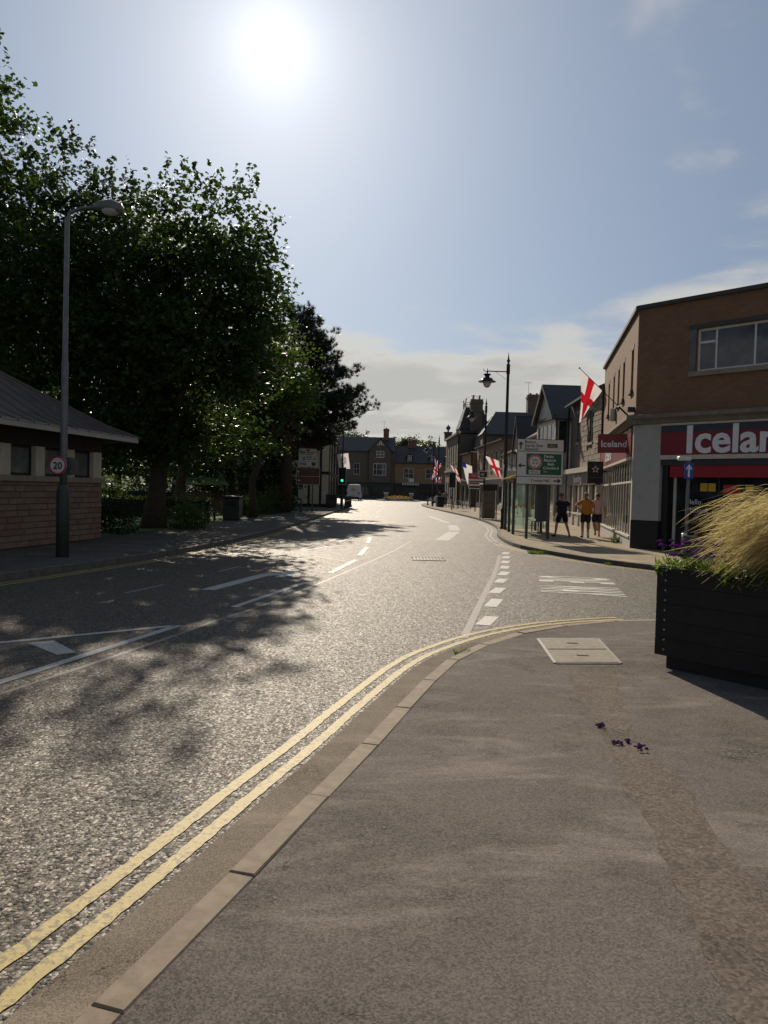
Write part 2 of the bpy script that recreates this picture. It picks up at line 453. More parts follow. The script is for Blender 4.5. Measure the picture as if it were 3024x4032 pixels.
glassmat('window_glass')
glassmat('shop_glass', (0.010, 0.014, 0.016), 0.08, 0.3)
glassmat('sky_glass', (0.03, 0.04, 0.055), 0.05)
glassmat('frosted_glass', (0.055, 0.066, 0.066), 0.35)


def clearglass():
    m, t = newmat('clear_glass')
    fr = t.n('ShaderNodeFresnel', {'IOR': 1.45})
    tcn = t.n('ShaderNodeTexCoord')
    n = t.noise(tcn.outputs['Object'], 1.8, 6.0, 0.65)
    tp = t.n('ShaderNodeBsdfTransparent', {'Color': (0.80, 0.88, 0.85)})
    gl_ = t.n('ShaderNodeBsdfGlossy', {'Color': (0.9, 0.95, 0.95), 'Roughness': 0.08})
    df = t.n('ShaderNodeBsdfTranslucent', {'Color': (0.55, 0.62, 0.58)})
    df2 = t.n('ShaderNodeBsdfDiffuse', {'Color': (0.45, 0.5, 0.47)})
    dirt = t.n('ShaderNodeMixShader', {0: 0.6, 1: df, 2: df2})
    a = t.n('ShaderNodeMixShader', {0: t.math('MULTIPLY', fr.outputs[0], 0.8), 1: tp, 2: gl_})
    b = t.n('ShaderNodeMixShader', {0: t.math('MULTIPLY', t.ramp(n.outputs[0], 0.35, 0.75), 0.4), 1: a, 2: dirt})
    t.n('ShaderNodeOutputMaterial', {'Surface': b})


clearglass()
m_, t_ = newmat('signal_green')
e_ = t_.n('ShaderNodeEmission', {'Color': (0.02, 1.0, 0.55), 'Strength': 1.6})
t_.n('ShaderNodeOutputMaterial', {'Surface': e_})


# ------------------------------------------------------------------ mesh helpers
class MB:
    """collects boxes, bars, tubes and sheets; build() links them as ONE mesh object"""
    def __init__(s, M=None):
        s.v, s.f, s.mi, s.cur = [], [], [], 0
        s.M = M

    def add(s, vs, fs):
        o = len(s.v)
        if s.M is not None:
            vs = [s.M @ Vector(p) for p in vs]
        s.v.extend([tuple(p) for p in vs])
        s.f.extend([tuple(i + o for i in f) for f in fs])
        s.mi.extend([s.cur] * len(fs))

    def box(s, x0, x1, y0, y1, z0, z1):
        vs = [(x0, y0, z0), (x1, y0, z0), (x1, y1, z0), (x0, y1, z0), (x0, y0, z1), (x1, y0, z1), (x1, y1, z1), (x0, y1, z1)]
        s.add(vs, [(0, 3, 2, 1), (4, 5, 6, 7), (0, 1, 5, 4), (1, 2, 6, 5), (2, 3, 7, 6), (3, 0, 4, 7)])
        return s

    def bevbox(s, x0, x1, y0, y1, z0, z1, b=0.01):
        vs = []
        for z, i in ((z0, b), (z0 + b, 0), (z1 - b, 0), (z1, b)):
            vs += [(x0 + i, y0 + i, z), (x1 - i, y0 + i, z), (x1 - i, y1 - i, z), (x0 + i, y1 - i, z)]
        fs = [(3, 2, 1, 0), (12, 13, 14, 15)]
        for k in range(3):
            for j in range(4):
                fs.append((4 * k + j, 4 * k + (j + 1) % 4, 4 * k + 4 + (j + 1) % 4, 4 * k + 4 + j))
        s.add(vs, fs)
        return s

    def quad(s, *p):
        s.add(p, [tuple(range(len(p)))])
        return s

    def tube(s, p0, p1, r0, r1=None, n=8, caps=True):
        r1 = r0 if r1 is None else r1
        p0, p1 = Vector(p0), Vector(p1)
        d = (p1 - p0).normalized()
        u = d.orthogonal().normalized()
        q = d.cross(u)
        vs = []
        for p, r in ((p0, r0), (p1, r1)):
            for i in range(n):
                a = 2 * math.pi * i / n
                vs.append(p + (u * math.cos(a) + q * math.sin(a)) * r)
        fs = [(i, (i + 1) % n, n + (i + 1) % n, n + i) for i in range(n)]
        if caps:
            fs += [tuple(range(n - 1, -1, -1)), tuple(range(n, 2 * n))]
        s.add(vs, fs)
        return s

    def path(s, pts, rads, n=8):
        pts = [Vector(p) for p in pts]
        vs, fs = [], []
        up = None
        for k, p in enumerate(pts):
            d = (pts[min(k + 1, len(pts) - 1)] - pts[max(k - 1, 0)]).normalized()
            if up is None:
                up = d.orthogonal().normalized()
            u = (up - d * up.dot(d))
            u = u.normalized() if u.length > 1e-4 else d.orthogonal().normalized()
            up = u
            q = d.cross(u)
            for i in range(n):
                a = 2 * math.pi * i / n
                vs.append(p + (u * math.cos(a) + q * math.sin(a)) * rads[k])
        for k in range(len(pts) - 1):
            for i in range(n):
                fs.append((k * n + i, k * n + (i + 1) % n, k * n + n + (i + 1) % n, k * n + n + i))
        fs += [tuple(range(n - 1, -1, -1)), tuple(range((len(pts) - 1) * n, len(pts) * n))]
        s.add(vs, fs)
        return s

    def lathe(s, prof, c=(0, 0, 0), n=12):
        vs, fs = [], []
        for r, z in prof:
            for i in range(n):
                a = 2 * math.pi * i / n
                vs.append((c[0] + r * math.cos(a), c[1] + r * math.sin(a), c[2] + z))
        for k in range(len(prof) - 1):
            for i in range(n):
                fs.append((k * n + i, k * n + (i + 1) % n, k * n + n + (i + 1) % n, k * n + n + i))
        fs += [tuple(range(n - 1, -1, -1)), tuple(range((len(prof) - 1) * n, len(prof) * n))]
        s.add(vs, fs)
        return s

    def ball(s, c, rx, ry=None, rz=None, n=10, m=6):
        ry = rx if ry is None else ry
        rz = rx if rz is None else rz
        vs, fs = [(c[0], c[1], c[2] - rz)], []
        for k in range(1, m):
            a = math.pi * k / m
            for i in range(n):
                b = 2 * math.pi * i / n
                vs.append((c[0] + rx * math.sin(a) * math.cos(b), c[1] + ry * math.sin(a) * math.sin(b), c[2] - rz * math.cos(a)))
        vs.append((c[0], c[1], c[2] + rz))
        for i in range(n):
            fs.append((0, 1 + (i + 1) % n, 1 + i))
            for k in range(m - 2):
                a, b = 1 + k * n + i, 1 + k * n + (i + 1) % n
                fs.append((a, b, b + n, a + n))
            fs.append((len(vs) - 1, 1 + (m - 2) * n + i, 1 + (m - 2) * n + (i + 1) % n))
        s.add(vs, fs)
        return s

    def prism(s, poly, z0, z1):
        n = len(poly)
        vs = [(x, y, z0) for x, y in poly] + [(x, y, z1) for x, y in poly]
        fs = [tuple(range(n - 1, -1, -1)), tuple(range(n, 2 * n))]
        fs += [(i, (i + 1) % n, n + (i + 1) % n, n + i) for i in range(n)]
        s.add(vs, fs)
        return s

    def xprism(s, poly, x0, x1):
        """outline in (y, z) swept along x"""
        n = len(poly)
        vs = [(x0, y, z) for y, z in poly] + [(x1, y, z) for y, z in poly]
        fs = [tuple(range(n)), tuple(range(2 * n - 1, n - 1, -1))]
        fs += [((i + 1) % n, i, n + i, n + (i + 1) % n) for i in range(n)]
        s.add(vs, fs)
        return s

    def yprism(s, poly, y0, y1):
        """outline in (x, z) swept along y"""
        n = len(poly)
        vs = [(x, y0, z) for x, z in poly] + [(x, y1, z) for x, z in poly]
        fs = [tuple(range(n)), tuple(range(2 * n - 1, n - 1, -1))]
        fs += [((i + 1) % n, i, n + i, n + (i + 1) % n) for i in range(n)]
        s.add(vs, fs)
        return s

    def wall(s, w, h, holes=(), z0=0.0, x0=0.0, y=0.0, reveal=0.12):
        """front sheet facing -y with openings (x, z, w, h) and their reveals"""
        xs = sorted({x0, x0 + w} | {a for q in holes for a in (q[0], q[0] + q[2])})
        zs = sorted({z0, z0 + h} | {a for q in holes for a in (q[1], q[1] + q[3])})
        for i in range(len(xs) - 1):
            for j in range(len(zs) - 1):
                cx, cz = (xs[i] + xs[i + 1]) / 2, (zs[j] + zs[j + 1]) / 2
                if any(q[0] < cx < q[0] + q[2] and q[1] < cz < q[1] + q[3] for q in holes):
                    continue
                s.quad((xs[i], y, zs[j]), (xs[i + 1], y, zs[j]), (xs[i + 1], y, zs[j + 1]), (xs[i], y, zs[j + 1]))
        for (a, b, c, d) in holes:
            r = y + reveal
            s.quad((a, y, b), (a, y, b + d), (a, r, b + d), (a, r, b))
            s.quad((a + c, y, b), (a + c, r, b), (a + c, r, b + d), (a + c, y, b + d))
            s.quad((a, y, b), (a, r, b), (a + c, r, b), (a + c, y, b))
            s.quad((a, y, b + d), (a + c, y, b + d), (a + c, r, b + d), (a, r, b + d))
        return s

    def build(s, name, mats, parent=None, smooth=False, label=None):
        me = bpy.data.meshes.new(name)
        me.from_pydata(s.v, [], s.f)
        for m in ([mats] if isinstance(mats, str) else mats):
            me.materials.append(MATS[m])
        if s.cur or any(s.mi):
            me.polygons.foreach_set('material_index', s.mi)
        if smooth:
            me.polygons.foreach_set('use_smooth', [True] * len(me.polygons))
        me.update()
        return link(name, me, parent, label)


def link(name, me, parent=None, label=None):
    o = bpy.data.objects.new(name, me)
    COL.objects.link(o)
    if parent is not None:
        o.parent = parent
    if label:
        o['label'] = label
    return o


def npmesh(name, verts, faces_flat, nper, mat, parent=None):
    """fast mesh from numpy arrays; every face has nper corners"""
    me = bpy.data.meshes.new(name)
    nv, nf = len(verts), len(faces_flat) // nper
    me.vertices.add(nv)
    me.vertices.foreach_set('co', np.asarray(verts, dtype=np.float32).ravel())
    me.loops.add(nf * nper)
    me.loops.foreach_set('vertex_index', np.asarray(faces_flat, dtype=np.int32))
    me.polygons.add(nf)
    me.polygons.foreach_set('loop_start', np.arange(0, nf * nper, nper, dtype=np.int32))
    me.materials.append(MATS[mat])
    me.update()
    me.validate()
    return link(name, me, parent)


def tag(o, label, cat, group=None, kind=None):
    o['label'] = label
    if cat:
        o['category'] = cat
    if group:
        o['group'] = group
    if kind:
        o['kind'] = kind
    return o


def thing(name, label, cat, loc=(0, 0, 0), rz=0.0, group=None):
    o = bpy.data.objects.new(name, None)
    o.empty_display_size = 0.3
    COL.objects.link(o)
    o.location = loc
    o.rotation_euler = (0, 0, rz)
    return tag(o, label, cat, group)


def structure(o):
    o['kind'] = 'structure'
    return o


def copy_tree(o, parent=None):
    c = o.copy()
    COL.objects.link(c)
    c.parent = parent
    for ch in list(o.children):
        copy_tree(ch, c)
    return c


def frame(A, B, z=0.0):
    """local frame of a facade: origin at the viewer's left end, x to the right, -y out to the street"""
    d = Vector((B[0] - A[0], B[1] - A[1], 0))
    return Matrix.Translation((A[0], A[1], z)) @ Matrix.Rotation(math.atan2(d.y, d.x), 4, 'Z'), d.length


def facade_thing(name, label, A, B, z=0.1, cat='building', group=None):
    M, L = frame(A, B, z)
    d = math.atan2(B[1] - A[1], B[0] - A[0])
    return thing(name, label, cat, (A[0], A[1], z), d, group), L


def text_mesh(name, body, size, mat, parent, M, extrude=0.004, bold=0.0, align='LEFT', width=None, spacing=1.0, label=None):
    """flat raised lettering in the x-z plane of M, facing -y"""
    cu = bpy.data.curves.new(name, 'FONT')
    cu.body = body
    cu.size = size
    cu.extrude = extrude
    cu.offset = bold
    cu.align_x = align
    cu.space_character = spacing
    cu.resolution_u = 3
    tmp = bpy.data.objects.new('tmp', cu)
    COL.objects.link(tmp)
    bpy.context.view_layer.update()
    me = bpy.data.meshes.new_from_object(tmp.evaluated_get(bpy.context.evaluated_depsgraph_get()))
    bpy.data.objects.remove(tmp)
    bpy.data.curves.remove(cu)
    if width and len(me.vertices):
        xs = [v.co.x for v in me.vertices]
        k = width / max(1e-6, max(xs) - min(xs))
        me.transform(Matrix.Diagonal((k, 1, 1, 1)))
    me.transform(M @ Matrix.Rotation(R(90), 4, 'X'))
    me.materials.clear()
    me.materials.append(MATS[mat])
    me.name = name
    return link(name, me, parent, label)


T = Matrix.Translation


def window(root, x, z, w, h, cols=(0.5,), rows=(0.5,), fm='white_frame', gm='window_glass', y=0.07, t=0.05, M=None, sill=None, name='window'):
    """a framed window; panes are its sub-parts. cols/rows are the inner bar positions as fractions"""
    b = MB(M)
    b.box(x, x + t, y, y + 0.06, z, z + h).box(x + w - t, x + w, y, y + 0.06, z, z + h)
    b.box(x + t, x + w - t, y, y + 0.06, z, z + t).box(x + t, x + w - t, y, y + 0.06, z + h - t, z + h)
    cx = [0] + list(cols) + [1]
    rz = [0] + list(rows) + [1]
    for c in cols:
        b.box(x + w * c - t * .4, x + w * c + t * .4, y + .004, y + 0.055, z + t, z + h - t)
    for i in range(len(cx) - 1):
        xa = x + t if i == 0 else x + w * cx[i] + t * .4
        xb = x + w - t if i == len(cx) - 2 else x + w * cx[i + 1] - t * .4
        for r in rows:
            b.box(xa, xb, y + .008, y + 0.05, z + h * r - t * .35, z + h * r + t * .35)
    o = b.build(name, fm, root)
    for i in range(len(cx) - 1):
        for j in range(len(rz) - 1):
            MB(M).box(x + w * cx[i] + .01, x + w * cx[i + 1] - .01, y + .028, y + .04, z + h * rz[j] + .01, z + h * rz[j + 1] - .01).build('pane', gm, o)
    if sill:
        MB(M).box(x - .08, x + w + .08, -.07, y + .02, z - .13, z - .003).build('sill', sill, o)
    return o


rng = random.Random(7)
nrng = np.random.default_rng(11)


# ================================================================== THE SETTING
def catmull(pts, k=6):
    out = []
    P = [Vector(p) for p in pts]
    P = [P[0] * 2 - P[1]] + P + [P[-1] * 2 - P[-2]]
    for i in range(1, len(P) - 2):
        for j in range(k):
            t = j / k
            a, b, c, d = P[i - 1], P[i], P[i + 1], P[i + 2]
            out.append(0.5 * ((2 * b) + (c - a) * t + (2 * a - 5 * b + 4 * c - d) * t * t + (3 * b - a - 3 * c + d) * t ** 3))
    out.append(P[-2])
    return out


def offset(pts, d):
    """shift a polyline to its left by d"""
    out = []
    for i, p in enumerate(pts):
        q = (pts[min(i + 1, len(pts) - 1)] - pts[max(i - 1, 0)]).normalized()
        out.append(p + Vector((-q.y, q.x)) * d)
    return out


def ribbon(b, pts, d0, d1, z, rag=0.0):
    if rag:
        fine = []
        for p, q in zip(pts, pts[1:]):
            k = max(1, int((q - p).length / .035)) if p.y < 12 else 4
            fine += [p.lerp(q, i / k) for i in range(k)]
        pts = fine + [pts[-1]]
    A, B = offset(pts, d0), offset(pts, d1)
    if rag:
        rr = random.Random(5)
        for L_ in (A, B):
            for i in range(len(L_)):
                L_[i] = L_[i] + Vector((rr.uniform(-rag, rag), rr.uniform(-rag, rag) * .6))
    for i in range(len(pts) - 1):
        b.quad((A[i].x, A[i].y, z), (A[i + 1].x, A[i + 1].y, z), (B[i + 1].x, B[i + 1].y, z), (B[i].x, B[i].y, z))


def bar(b, p, q, w, z, q_w=None):
    p, q = Vector(p), Vector(q)
    d = (q - p).normalized()
    n = Vector((-d.y, d.x))
    w1 = w if q_w is None else q_w
    b.quad(*[(v.x, v.y, z) for v in (p - n * w / 2, q - n * w1 / 2, q + n * w1 / 2, p + n * w / 2)])


ground = structure(MB().quad((-1500, -1500, -.08), (1500, -1500, -.08), (1500, 1500, -.08), (-1500, 1500, -.08)).build('ground', 'terrain'))
road = MB()
N = 40
road.quad((-45, -40, 0), (60, -40, 0), (60, 27.1, 0), (-45, 27.1, 0))
road = structure(road.build('road', 'road_near'))
road2 = structure(MB().quad((-45, 27.1, 0), (60, 27.1, 0), (60, 150, 0), (-45, 150, 0)).build('high_street_road', 'road_far'))

# ---- kerb lines: back edge of the kerb, walked so that the road is on the left (near, right) or right (left side)
near_k = catmull([(-4.2, -9), (-2.35, -3), (-1.62, -0.5), (-1.16, 1.1), (-.81, 2.3), (-.5, 3.31), (-.28, 4.07), (.02, 5.06), (.3, 6.07),
                  (.71, 7.43), (1.09, 8.26), (1.7, 9.16), (2.56, 9.94), (3.75, 10.48), (5.3, 10.4), (7.2, 9.3), (10, 6.8), (16, 1.0)], 8)
left_foot = catmull([(-12.5, -8), (-9.6, 3), (-7.9, 9), (-6.64, 13.32), (-5.62, 17.37), (-5.03, 20.49), (-4.55, 25), (-4.25, 30.92), (-4.0, 40),
                     (-3.81, 48.96), (-3.55, 60), (-3.4, 70.8), (-3.35, 80), (-4.2, 86), (-7, 91), (-14, 96), (-30, 101)], 8)
left_k = offset(left_foot, 0.13)
right_foot = catmull([(22, 2.9), (14, 10.9), (9.6, 15.3), (7.4, 17.4), (5.9, 19.4), (4.9, 22.1), (4.3, 25.5), (4.55, 30.73), (5.35, 36), (5.84, 41.59), (6.0, 48),
                      (5.8, 56.43), (5.1, 70), (4.56, 83.98), (4.7, 97), (6, 105), (11, 111), (25, 114)], 8)
right_k = offset(right_foot, -0.13)

ZN, ZP = 0.07, 0.12


def pavement(name, mat, poly, z):
    return structure(MB().prism([(p[0], p[1]) for p in poly], -.06, z).build(name, mat))


near_pave = pavement('near_pavement', 'pavement_tarmac', [(p.x, p.y) for p in near_k] + [(16, -9)], ZN)
park_edge = [(-30, 92), (-14, 88), (-8.2, 84), (-7.6, 70), (-7.0, 58), (-7.2, 45), (-7.6, 36), (-7.9, 28), (-8.9, 22.6), (-9.2, 17), (-11.4, 3), (-14, -8)]
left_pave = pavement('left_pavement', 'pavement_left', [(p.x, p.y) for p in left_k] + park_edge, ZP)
park = structure(MB().prism([(p[0] - .004, p[1]) for p in park_edge[::-1]] + [(-80, 92), (-80, -8)], -.06, ZP + .03).build('park_lawn', 'lawn'))
right_pave = pavement('right_pavement', 'pavement_right', [(p.x, p.y) for p in right_k] + [(60, 114), (60, 2.9)], ZP)
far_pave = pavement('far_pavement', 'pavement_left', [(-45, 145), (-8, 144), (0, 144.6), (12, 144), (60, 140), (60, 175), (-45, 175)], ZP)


def kerb(parent, line, side, z, mat, step=0.915, upto=1e9):
    """single kerb stones laid along the back edge; side +1 puts them on the left of the walk"""
    me = MB().bevbox(-.5, .5, -.062, .062, -.09, z, 0.007).build('tmp', mat).data
    bpy.data.objects.remove(bpy.data.objects['tmp'])
    acc, i, cur = 0.0, 0, line[0].copy()
    pts = [line[0]]
    for a, b in zip(line, line[1:]):
        L = (b - a).length
        s = step - acc
        while s <= L:
            pts.append(a.lerp(b, s / L))
            s += step
        acc = (acc + L) % step
    for a, b in zip(pts, pts[1:]):
        if a.y > upto or a.y < -2 or a.x > 18:
            continue
        d = b - a
        n = Vector((-d.y, d.x)).normalized() * (side * 0.064)
        o = link('kerb_stone', me, parent)
        c = (a + b) / 2 + n
        o.location = (c.x, c.y, rng.uniform(-.004, .004) + 0.004)
        o.rotation_euler = (rng.uniform(-.01, .01), rng.uniform(-.004, .004), math.atan2(d.y, d.x) + rng.uniform(-.006, .006))
        o.scale = (d.length - 0.006, 1, 1)


kerb(near_pave, near_k, 1, ZN, 'kerb_concrete')
kerb(left_pave, left_k, -1, ZP, 'kerb_dark', upto=88)
kerb(right_pave, right_k, 1, ZP, 'kerb_dark', upto=104)

# concrete channel beside the near kerb
b = MB()
ribbon(b, near_k[20:], .128, .40, .002)
b.build('gutter_channel', 'gutter_concrete', road)

# ---- painted lines (parts of the road)
yl = near_k[20:104]
for d in (.435, .60):
    b = MB()
    ribbon(b, yl, d, d + .075, .004, .006)
    b.build('yellow_line', 'yellow_paint', road)
for d in (.22, .40):
    b = MB()
    ribbon(b, [p for p in left_foot if 3 < p.y < 27.2], -d, -d - .075, .004)
    b.build('yellow_line', 'yellow_paint', road)
    b = MB()
    ribbon(b, [p for p in left_foot if 27 < p.y < 62], -d, -d - .075, .004)
    b.build('yellow_line', 'yellow_paint', road2)
for d in (.22, .40):
    b = MB()
    ribbon(b, [p for p in right_foot if p.x < 16 and p.y < 27], d, d + .075, .004)
    b.build('yellow_line', 'yellow_paint', road)
    b = MB()
    ribbon(b, [p for p in right_foot if 26.9 < p.y < 46], d, d + .075, .004)
    b.build('yellow_line', 'faded_white_paint', road2)


def mark(p, q, w, mat='white_paint', parent=None, q_w=None, name='white_line', z=.0045):
    b = MB()
    bar(b, p, q, w, z, q_w)
    return b.build(name, mat, parent or (road if p[1] < 27 else road2))


seam = catmull([(-4.9, 1.0), (-3.3, 5.6), (-2.37, 8.96), (-2.15, 9.94), (-1.82, 11.09), (-1.31, 13.38), (-.58, 17.24), (.14, 21.22), (1.0, 26.9)], 6)
b = MB()
ribbon(b, seam, -.028, .028, .0025)
b.build('surfacing_seam', 'old_seam', road)  # real centre joint; the light it catches is painted in as a paler strip
b = MB()
ribbon(b, catmull([(-4.3, 26.98), (0, 27.05), (4.2, 27.0)], 6), -.05, .03, .0028)
b.build('surfacing_seam', 'old_seam', road)
b = MB()
ribbon(b, catmull([(1.0, 9.2), (1.38, 11.2), (1.9, 13.9), (2.55, 17.3), (3.3, 21.7)], 6), -.05, .05, .0025)
b.build('surfacing_seam', 'old_seam', road)
mark((-2.52, 9.52), (-4.0, 3.9), .11)
mark((-2.56, 9.50), (-5.9, 6.75), .10)
b = MB()
b.quad((-3.80, 8.25, .0045), (-3.26, 7.72, .0045), (-3.12, 7.86, .0045), (-3.60, 8.42, .0045))
b.build('chevron_bar', 'white_paint', road)
b = MB()
b.quad((-3.8 - 1.0, 6.6, .0045), (-3.62 - .45, 6.0, .0045), (-3.4 - .5, 6.25, .0045), (-3.6 - .95, 6.95, .0045))
b.build('chevron_bar', 'white_paint', road)
# turn arrow
b = MB()
az = .0045
b.quad((-3.05, 12.87, az), (-2.80, 12.85, az), (-2.26, 15.1, az), (-2.44, 15.45, az))
b.quad((-2.44, 15.45, az), (-2.26, 15.1, az), (-2.0, 15.38, az), (-2.16, 15.72, az))
b.quad((-2.08, 14.85, az + .0008), (-1.58, 15.62, az + .0008), (-2.02, 16.45, az + .0008))
b.build('turn_arrow', 'white_paint', road)
mark((-2.14, 11.1), (-1.41, 14.28), .11)
for p, q, wd in [((-1.48, 25.25), (-1.08, 28.2), .12), ((-.51, 25.27), (-.49, 28.3), .14), ((-.62, 20.39), (-.49, 23.41), .14), ((-1.09, 15.96), (-.67, 19.03), .13),
                 ((-2.22, 21.41), (-1.67, 23.36), .10), ((-2.34, 21.83), (-1.64, 26.9), .09)]:
    mark(p, q, wd, z=.005)
for p, q in [((-1.48, 23.43), (-.65, 22.97)), ((-1.21, 25.91), (-.58, 25.6)), ((-2.14, 20.21), (-.81, 18.51)), ((-3.34, 15.66), (-3.14, 16.77)),
             ((-4.1, 12.2), (-3.8, 13.4))]:
    mark(p, q, .085, 'faded_white_paint', z=.004)
for p, q in [((1.23, 10.12), (1.46, 10.86)), ((1.56, 11.78), (1.80, 12.66)), ((1.84, 13.4), (2.09, 14.18)), ((2.16, 15.0), (2.37, 15.7)), ((2.43, 16.38), (2.65, 17.13)),
             ((2.70, 17.82), (2.86, 18.5)), ((2.93, 19.23), (3.10, 19.92)), ((3.16, 20.63), (3.35, 21.36)), ((3.4, 22.1), (3.55, 22.8))]:
    mark((p[0] + .11, p[1]), (q[0] + .11, q[1]), .20, z=.005)
for p, q, wd in [((3.19, 54.24), (3.64, 43), .35), ((3.64, 40.5), (3.24, 34.9), .5), ((3.1, 33.8), (2.1, 27.6), .5)]:
    mark(p, q, wd, 'faded_white_paint', road2, z=.004)
for x, y in [(-.6, 60), (-.45, 66), (-.2, 72), (-.55, 48), (-.6, 40)]:
    mark((x, y), (x + .2, y + 3.2), .14, 'faded_white_paint', road2)
for x0, x1, y in [(-2.9, .9, 78), (-2.7, .7, 79.3), (1.4, 4.2, 76), (-2.6, -.4, 70)]:
    mark((x0, y), (x1, y + .2), .35, 'faded_white_paint', road2)

# ONE WAY lettering, read by drivers turning into the side road
for word, px_, py_, wd in (('ONE', 3.41, 16.55, 1.12), ('WAY', 3.09, 14.85, 1.28)):
    o = text_mesh('road_lettering', word, 2.02, 'fresh_paint', road, Matrix.Identity(4), extrude=0.0, bold=0.05, width=wd)
    o.data.transform(Matrix.Rotation(R(-90), 4, 'X'))
    o.data.transform(T((px_, py_, .0045)) @ Matrix.Rotation(R(-100), 4, 'Z'))

# drain grating in the road
b = MB()
for i in range(9):
    b.box(.80 + i * .085, .80 + i * .085 + .045, 19.45, 20.2, .002, .014)
b.box(.75, 1.6, 19.38, 19.45, .002, .016).box(.75, 1.6, 20.2, 20.27, .002, .016)
b.build('drain_grating', 'grate_iron', road)

# trench patch, access cover and joints in the near pavement
b = MB()
tl = [(1.82, 7.5), (1.67, 6.53), (1.61, 5.78), (1.54, 5.08), (1.42, 4.42), (1.41, 3.95), (1.34, 3.51), (1.28, 3.11), (1.21, 2.73), (1.17, 2.4), (1.08, 1.7), (.95, .5), (.8, -1)]
tr = [(2.32, 7.55), (2.04, 6.5), (1.90, 5.8), (1.80, 5.05), (1.80, 4.42), (1.72, 3.95), (1.68, 3.51), (1.64, 3.11), (1.60, 2.73), (1.56, 2.4), (1.5, 1.7), (1.4, .5), (1.3, -1)]
for i in range(len(tl) - 1):
    k = 5
    for j in range(k):
        def lp(a, s, e): return tuple(a[i][q] + (a[i + 1][q] - a[i][q]) * s + (e if q == 0 else 0) for q in (0, 1))
        s0, s1 = j / k, (j + 1) / k
        e0 = 0.012 * math.sin((i * k + j) * 1.7) + .008 * math.sin((i * k + j) * 4.1)
        e1 = 0.012 * math.sin((i * k + j + 1) * 1.7) + .008 * math.sin((i * k + j + 1) * 4.1)
        A, B, C, D = lp(tl, s0, e0), lp(tr, s0, -e0), lp(tr, s1, -e1), lp(tl, s1, e1)
        b.quad((*A, ZN + .002), (*B, ZN + .002), (*C, ZN + .002), (*D, ZN + .002))
b.build('trench_patch', 'trench_tarmac', near_pave)
cq = [Vector(p) for p in [(1.83, 8.89), (2.54, 8.99), (2.41, 7.69), (1.75, 7.62)]]
b = MB()
for i in range(4):
    bar(b, cq[i], cq[(i + 1) % 4], .05, ZN + .009)
b.build('cover_frame', 'steel_edge', near_pave)
ml, mr = cq[0].lerp(cq[3], .5), cq[1].lerp(cq[2], .5)
for q in ([cq[0], cq[1], mr.lerp(cq[1], .015), ml.lerp(cq[0], .015)], [ml.lerp(cq[3], .015), mr.lerp(cq[2], .015), cq[2], cq[3]]):
    c = sum(q, Vector((0, 0))) / 4
    q = [c + (p - c) * .965 for p in q]
    lid = MB().prism([(p.x, p.y) for p in q[::-1]], ZN - .03, ZN + .014).build('access_cover', 'cover_concrete', near_pave)
    MB().box(c.x - .06, c.x + .06, c.y - .02, c.y + .02, ZN + .012, ZN + .019).build('lifting_slot', 'grate_iron', lid)

# fallen petals, weeds at the kerbs
for i, (x, y, s) in enumerate([(1.61, 5.55, .03), (1.62, 5.16, .035), (1.74, 5.05, .05), (1.70, 5.21, .02)]):
    b = MB()
    for k in range(14):
        a = rng.uniform(0, 6.28)
        r_ = rng.uniform(0, s)
        px, py, pz = x + r_ * math.cos(a), y + r_ * math.sin(a), ZN + .006 + rng.uniform(0, s * .6)
        e = rng.uniform(.006, .014)
        t1 = rng.uniform(-.8, .8)
        b.quad((px - e, py - e, pz), (px + e, py - e * .6, pz + e * t1), (px + e * .8, py + e, pz + e), (px - e, py + e, pz + e * .3))
    o = b.build('fallen_flower', 'petal_withered')
    tag(o, ['small purple flower head fallen on the tarmac, nearest the access cover', 'crumpled purple flower head on the patched tarmac strip',
            'largest clump of fallen purple petals on the tarmac', 'tiny purple petal lying between two fallen flower heads'][i], 'flower', 'flowers fallen on the pavement')


def tuft(name, label, cat, x, y, z, n, h, spread, mat, lean=(0, 0), group=None, wid=.006):
    V, F = [], []
    for k in range(n):
        a, r_ = rng.uniform(0, 6.28), spread * math.sqrt(rng.random())
        px, py = r_ * math.cos(a), r_ * math.sin(a)
        hh = h * rng.uniform(.5, 1)
        dx, dy = math.cos(a) * hh * .5 + lean[0] * hh, math.sin(a) * hh * .5 + lean[1] * hh
        wx, wy = -math.sin(a + 1) * wid, math.cos(a + 1) * wid
        o = len(V)
        V += [(px - wx, py - wy, 0), (px + wx, py + wy, 0), (px + dx * .5 + wx * .7, py + dy * .5 + wy * .7, hh * .7), (px + dx * .5 - wx * .7, py + dy * .5 - wy * .7, hh * .7),
              (px + dx, py + dy, hh)]
        F += [(o, o + 1, o + 2, o + 3), (o + 3, o + 2, o + 4)]
    b = MB(T((x, y, z)))
    b.add(V, F)
    return tag(b.build(name, mat), label, cat, group)


tuft('weed_tuft', 'green grass tuft sprouting at the kerb beside the double yellow lines', 'weed', .86, 8.10, 0.0, 90, .11, .07, 'grass_green')
tuft('weed_tuft', 'long patch of weeds in the gutter before the bus shelter corner', 'weed', 4.62, 22.6, 0.0, 260, .12, .35, 'grass_green', wid=.01)
tuft('weed_tuft', 'small weed at the far kerb of the side road opposite the lettering', 'weed', 5.75, 19.5, 0.0, 60, .10, .10, 'grass_green', wid=.01)
tuft('weed_tuft', 'small green weed at the side road kerb opposite the planter', 'weed', 6.9, 17.85, 0.0, 50, .10, .08, 'grass_green', wid=.01)
tuft('weed_tuft', 'dry weed growing at the foot of the frozen food shop wall', 'weed', 8.15, 27.0, ZP, 70, .28, .12, 'grass_green', wid=.01)


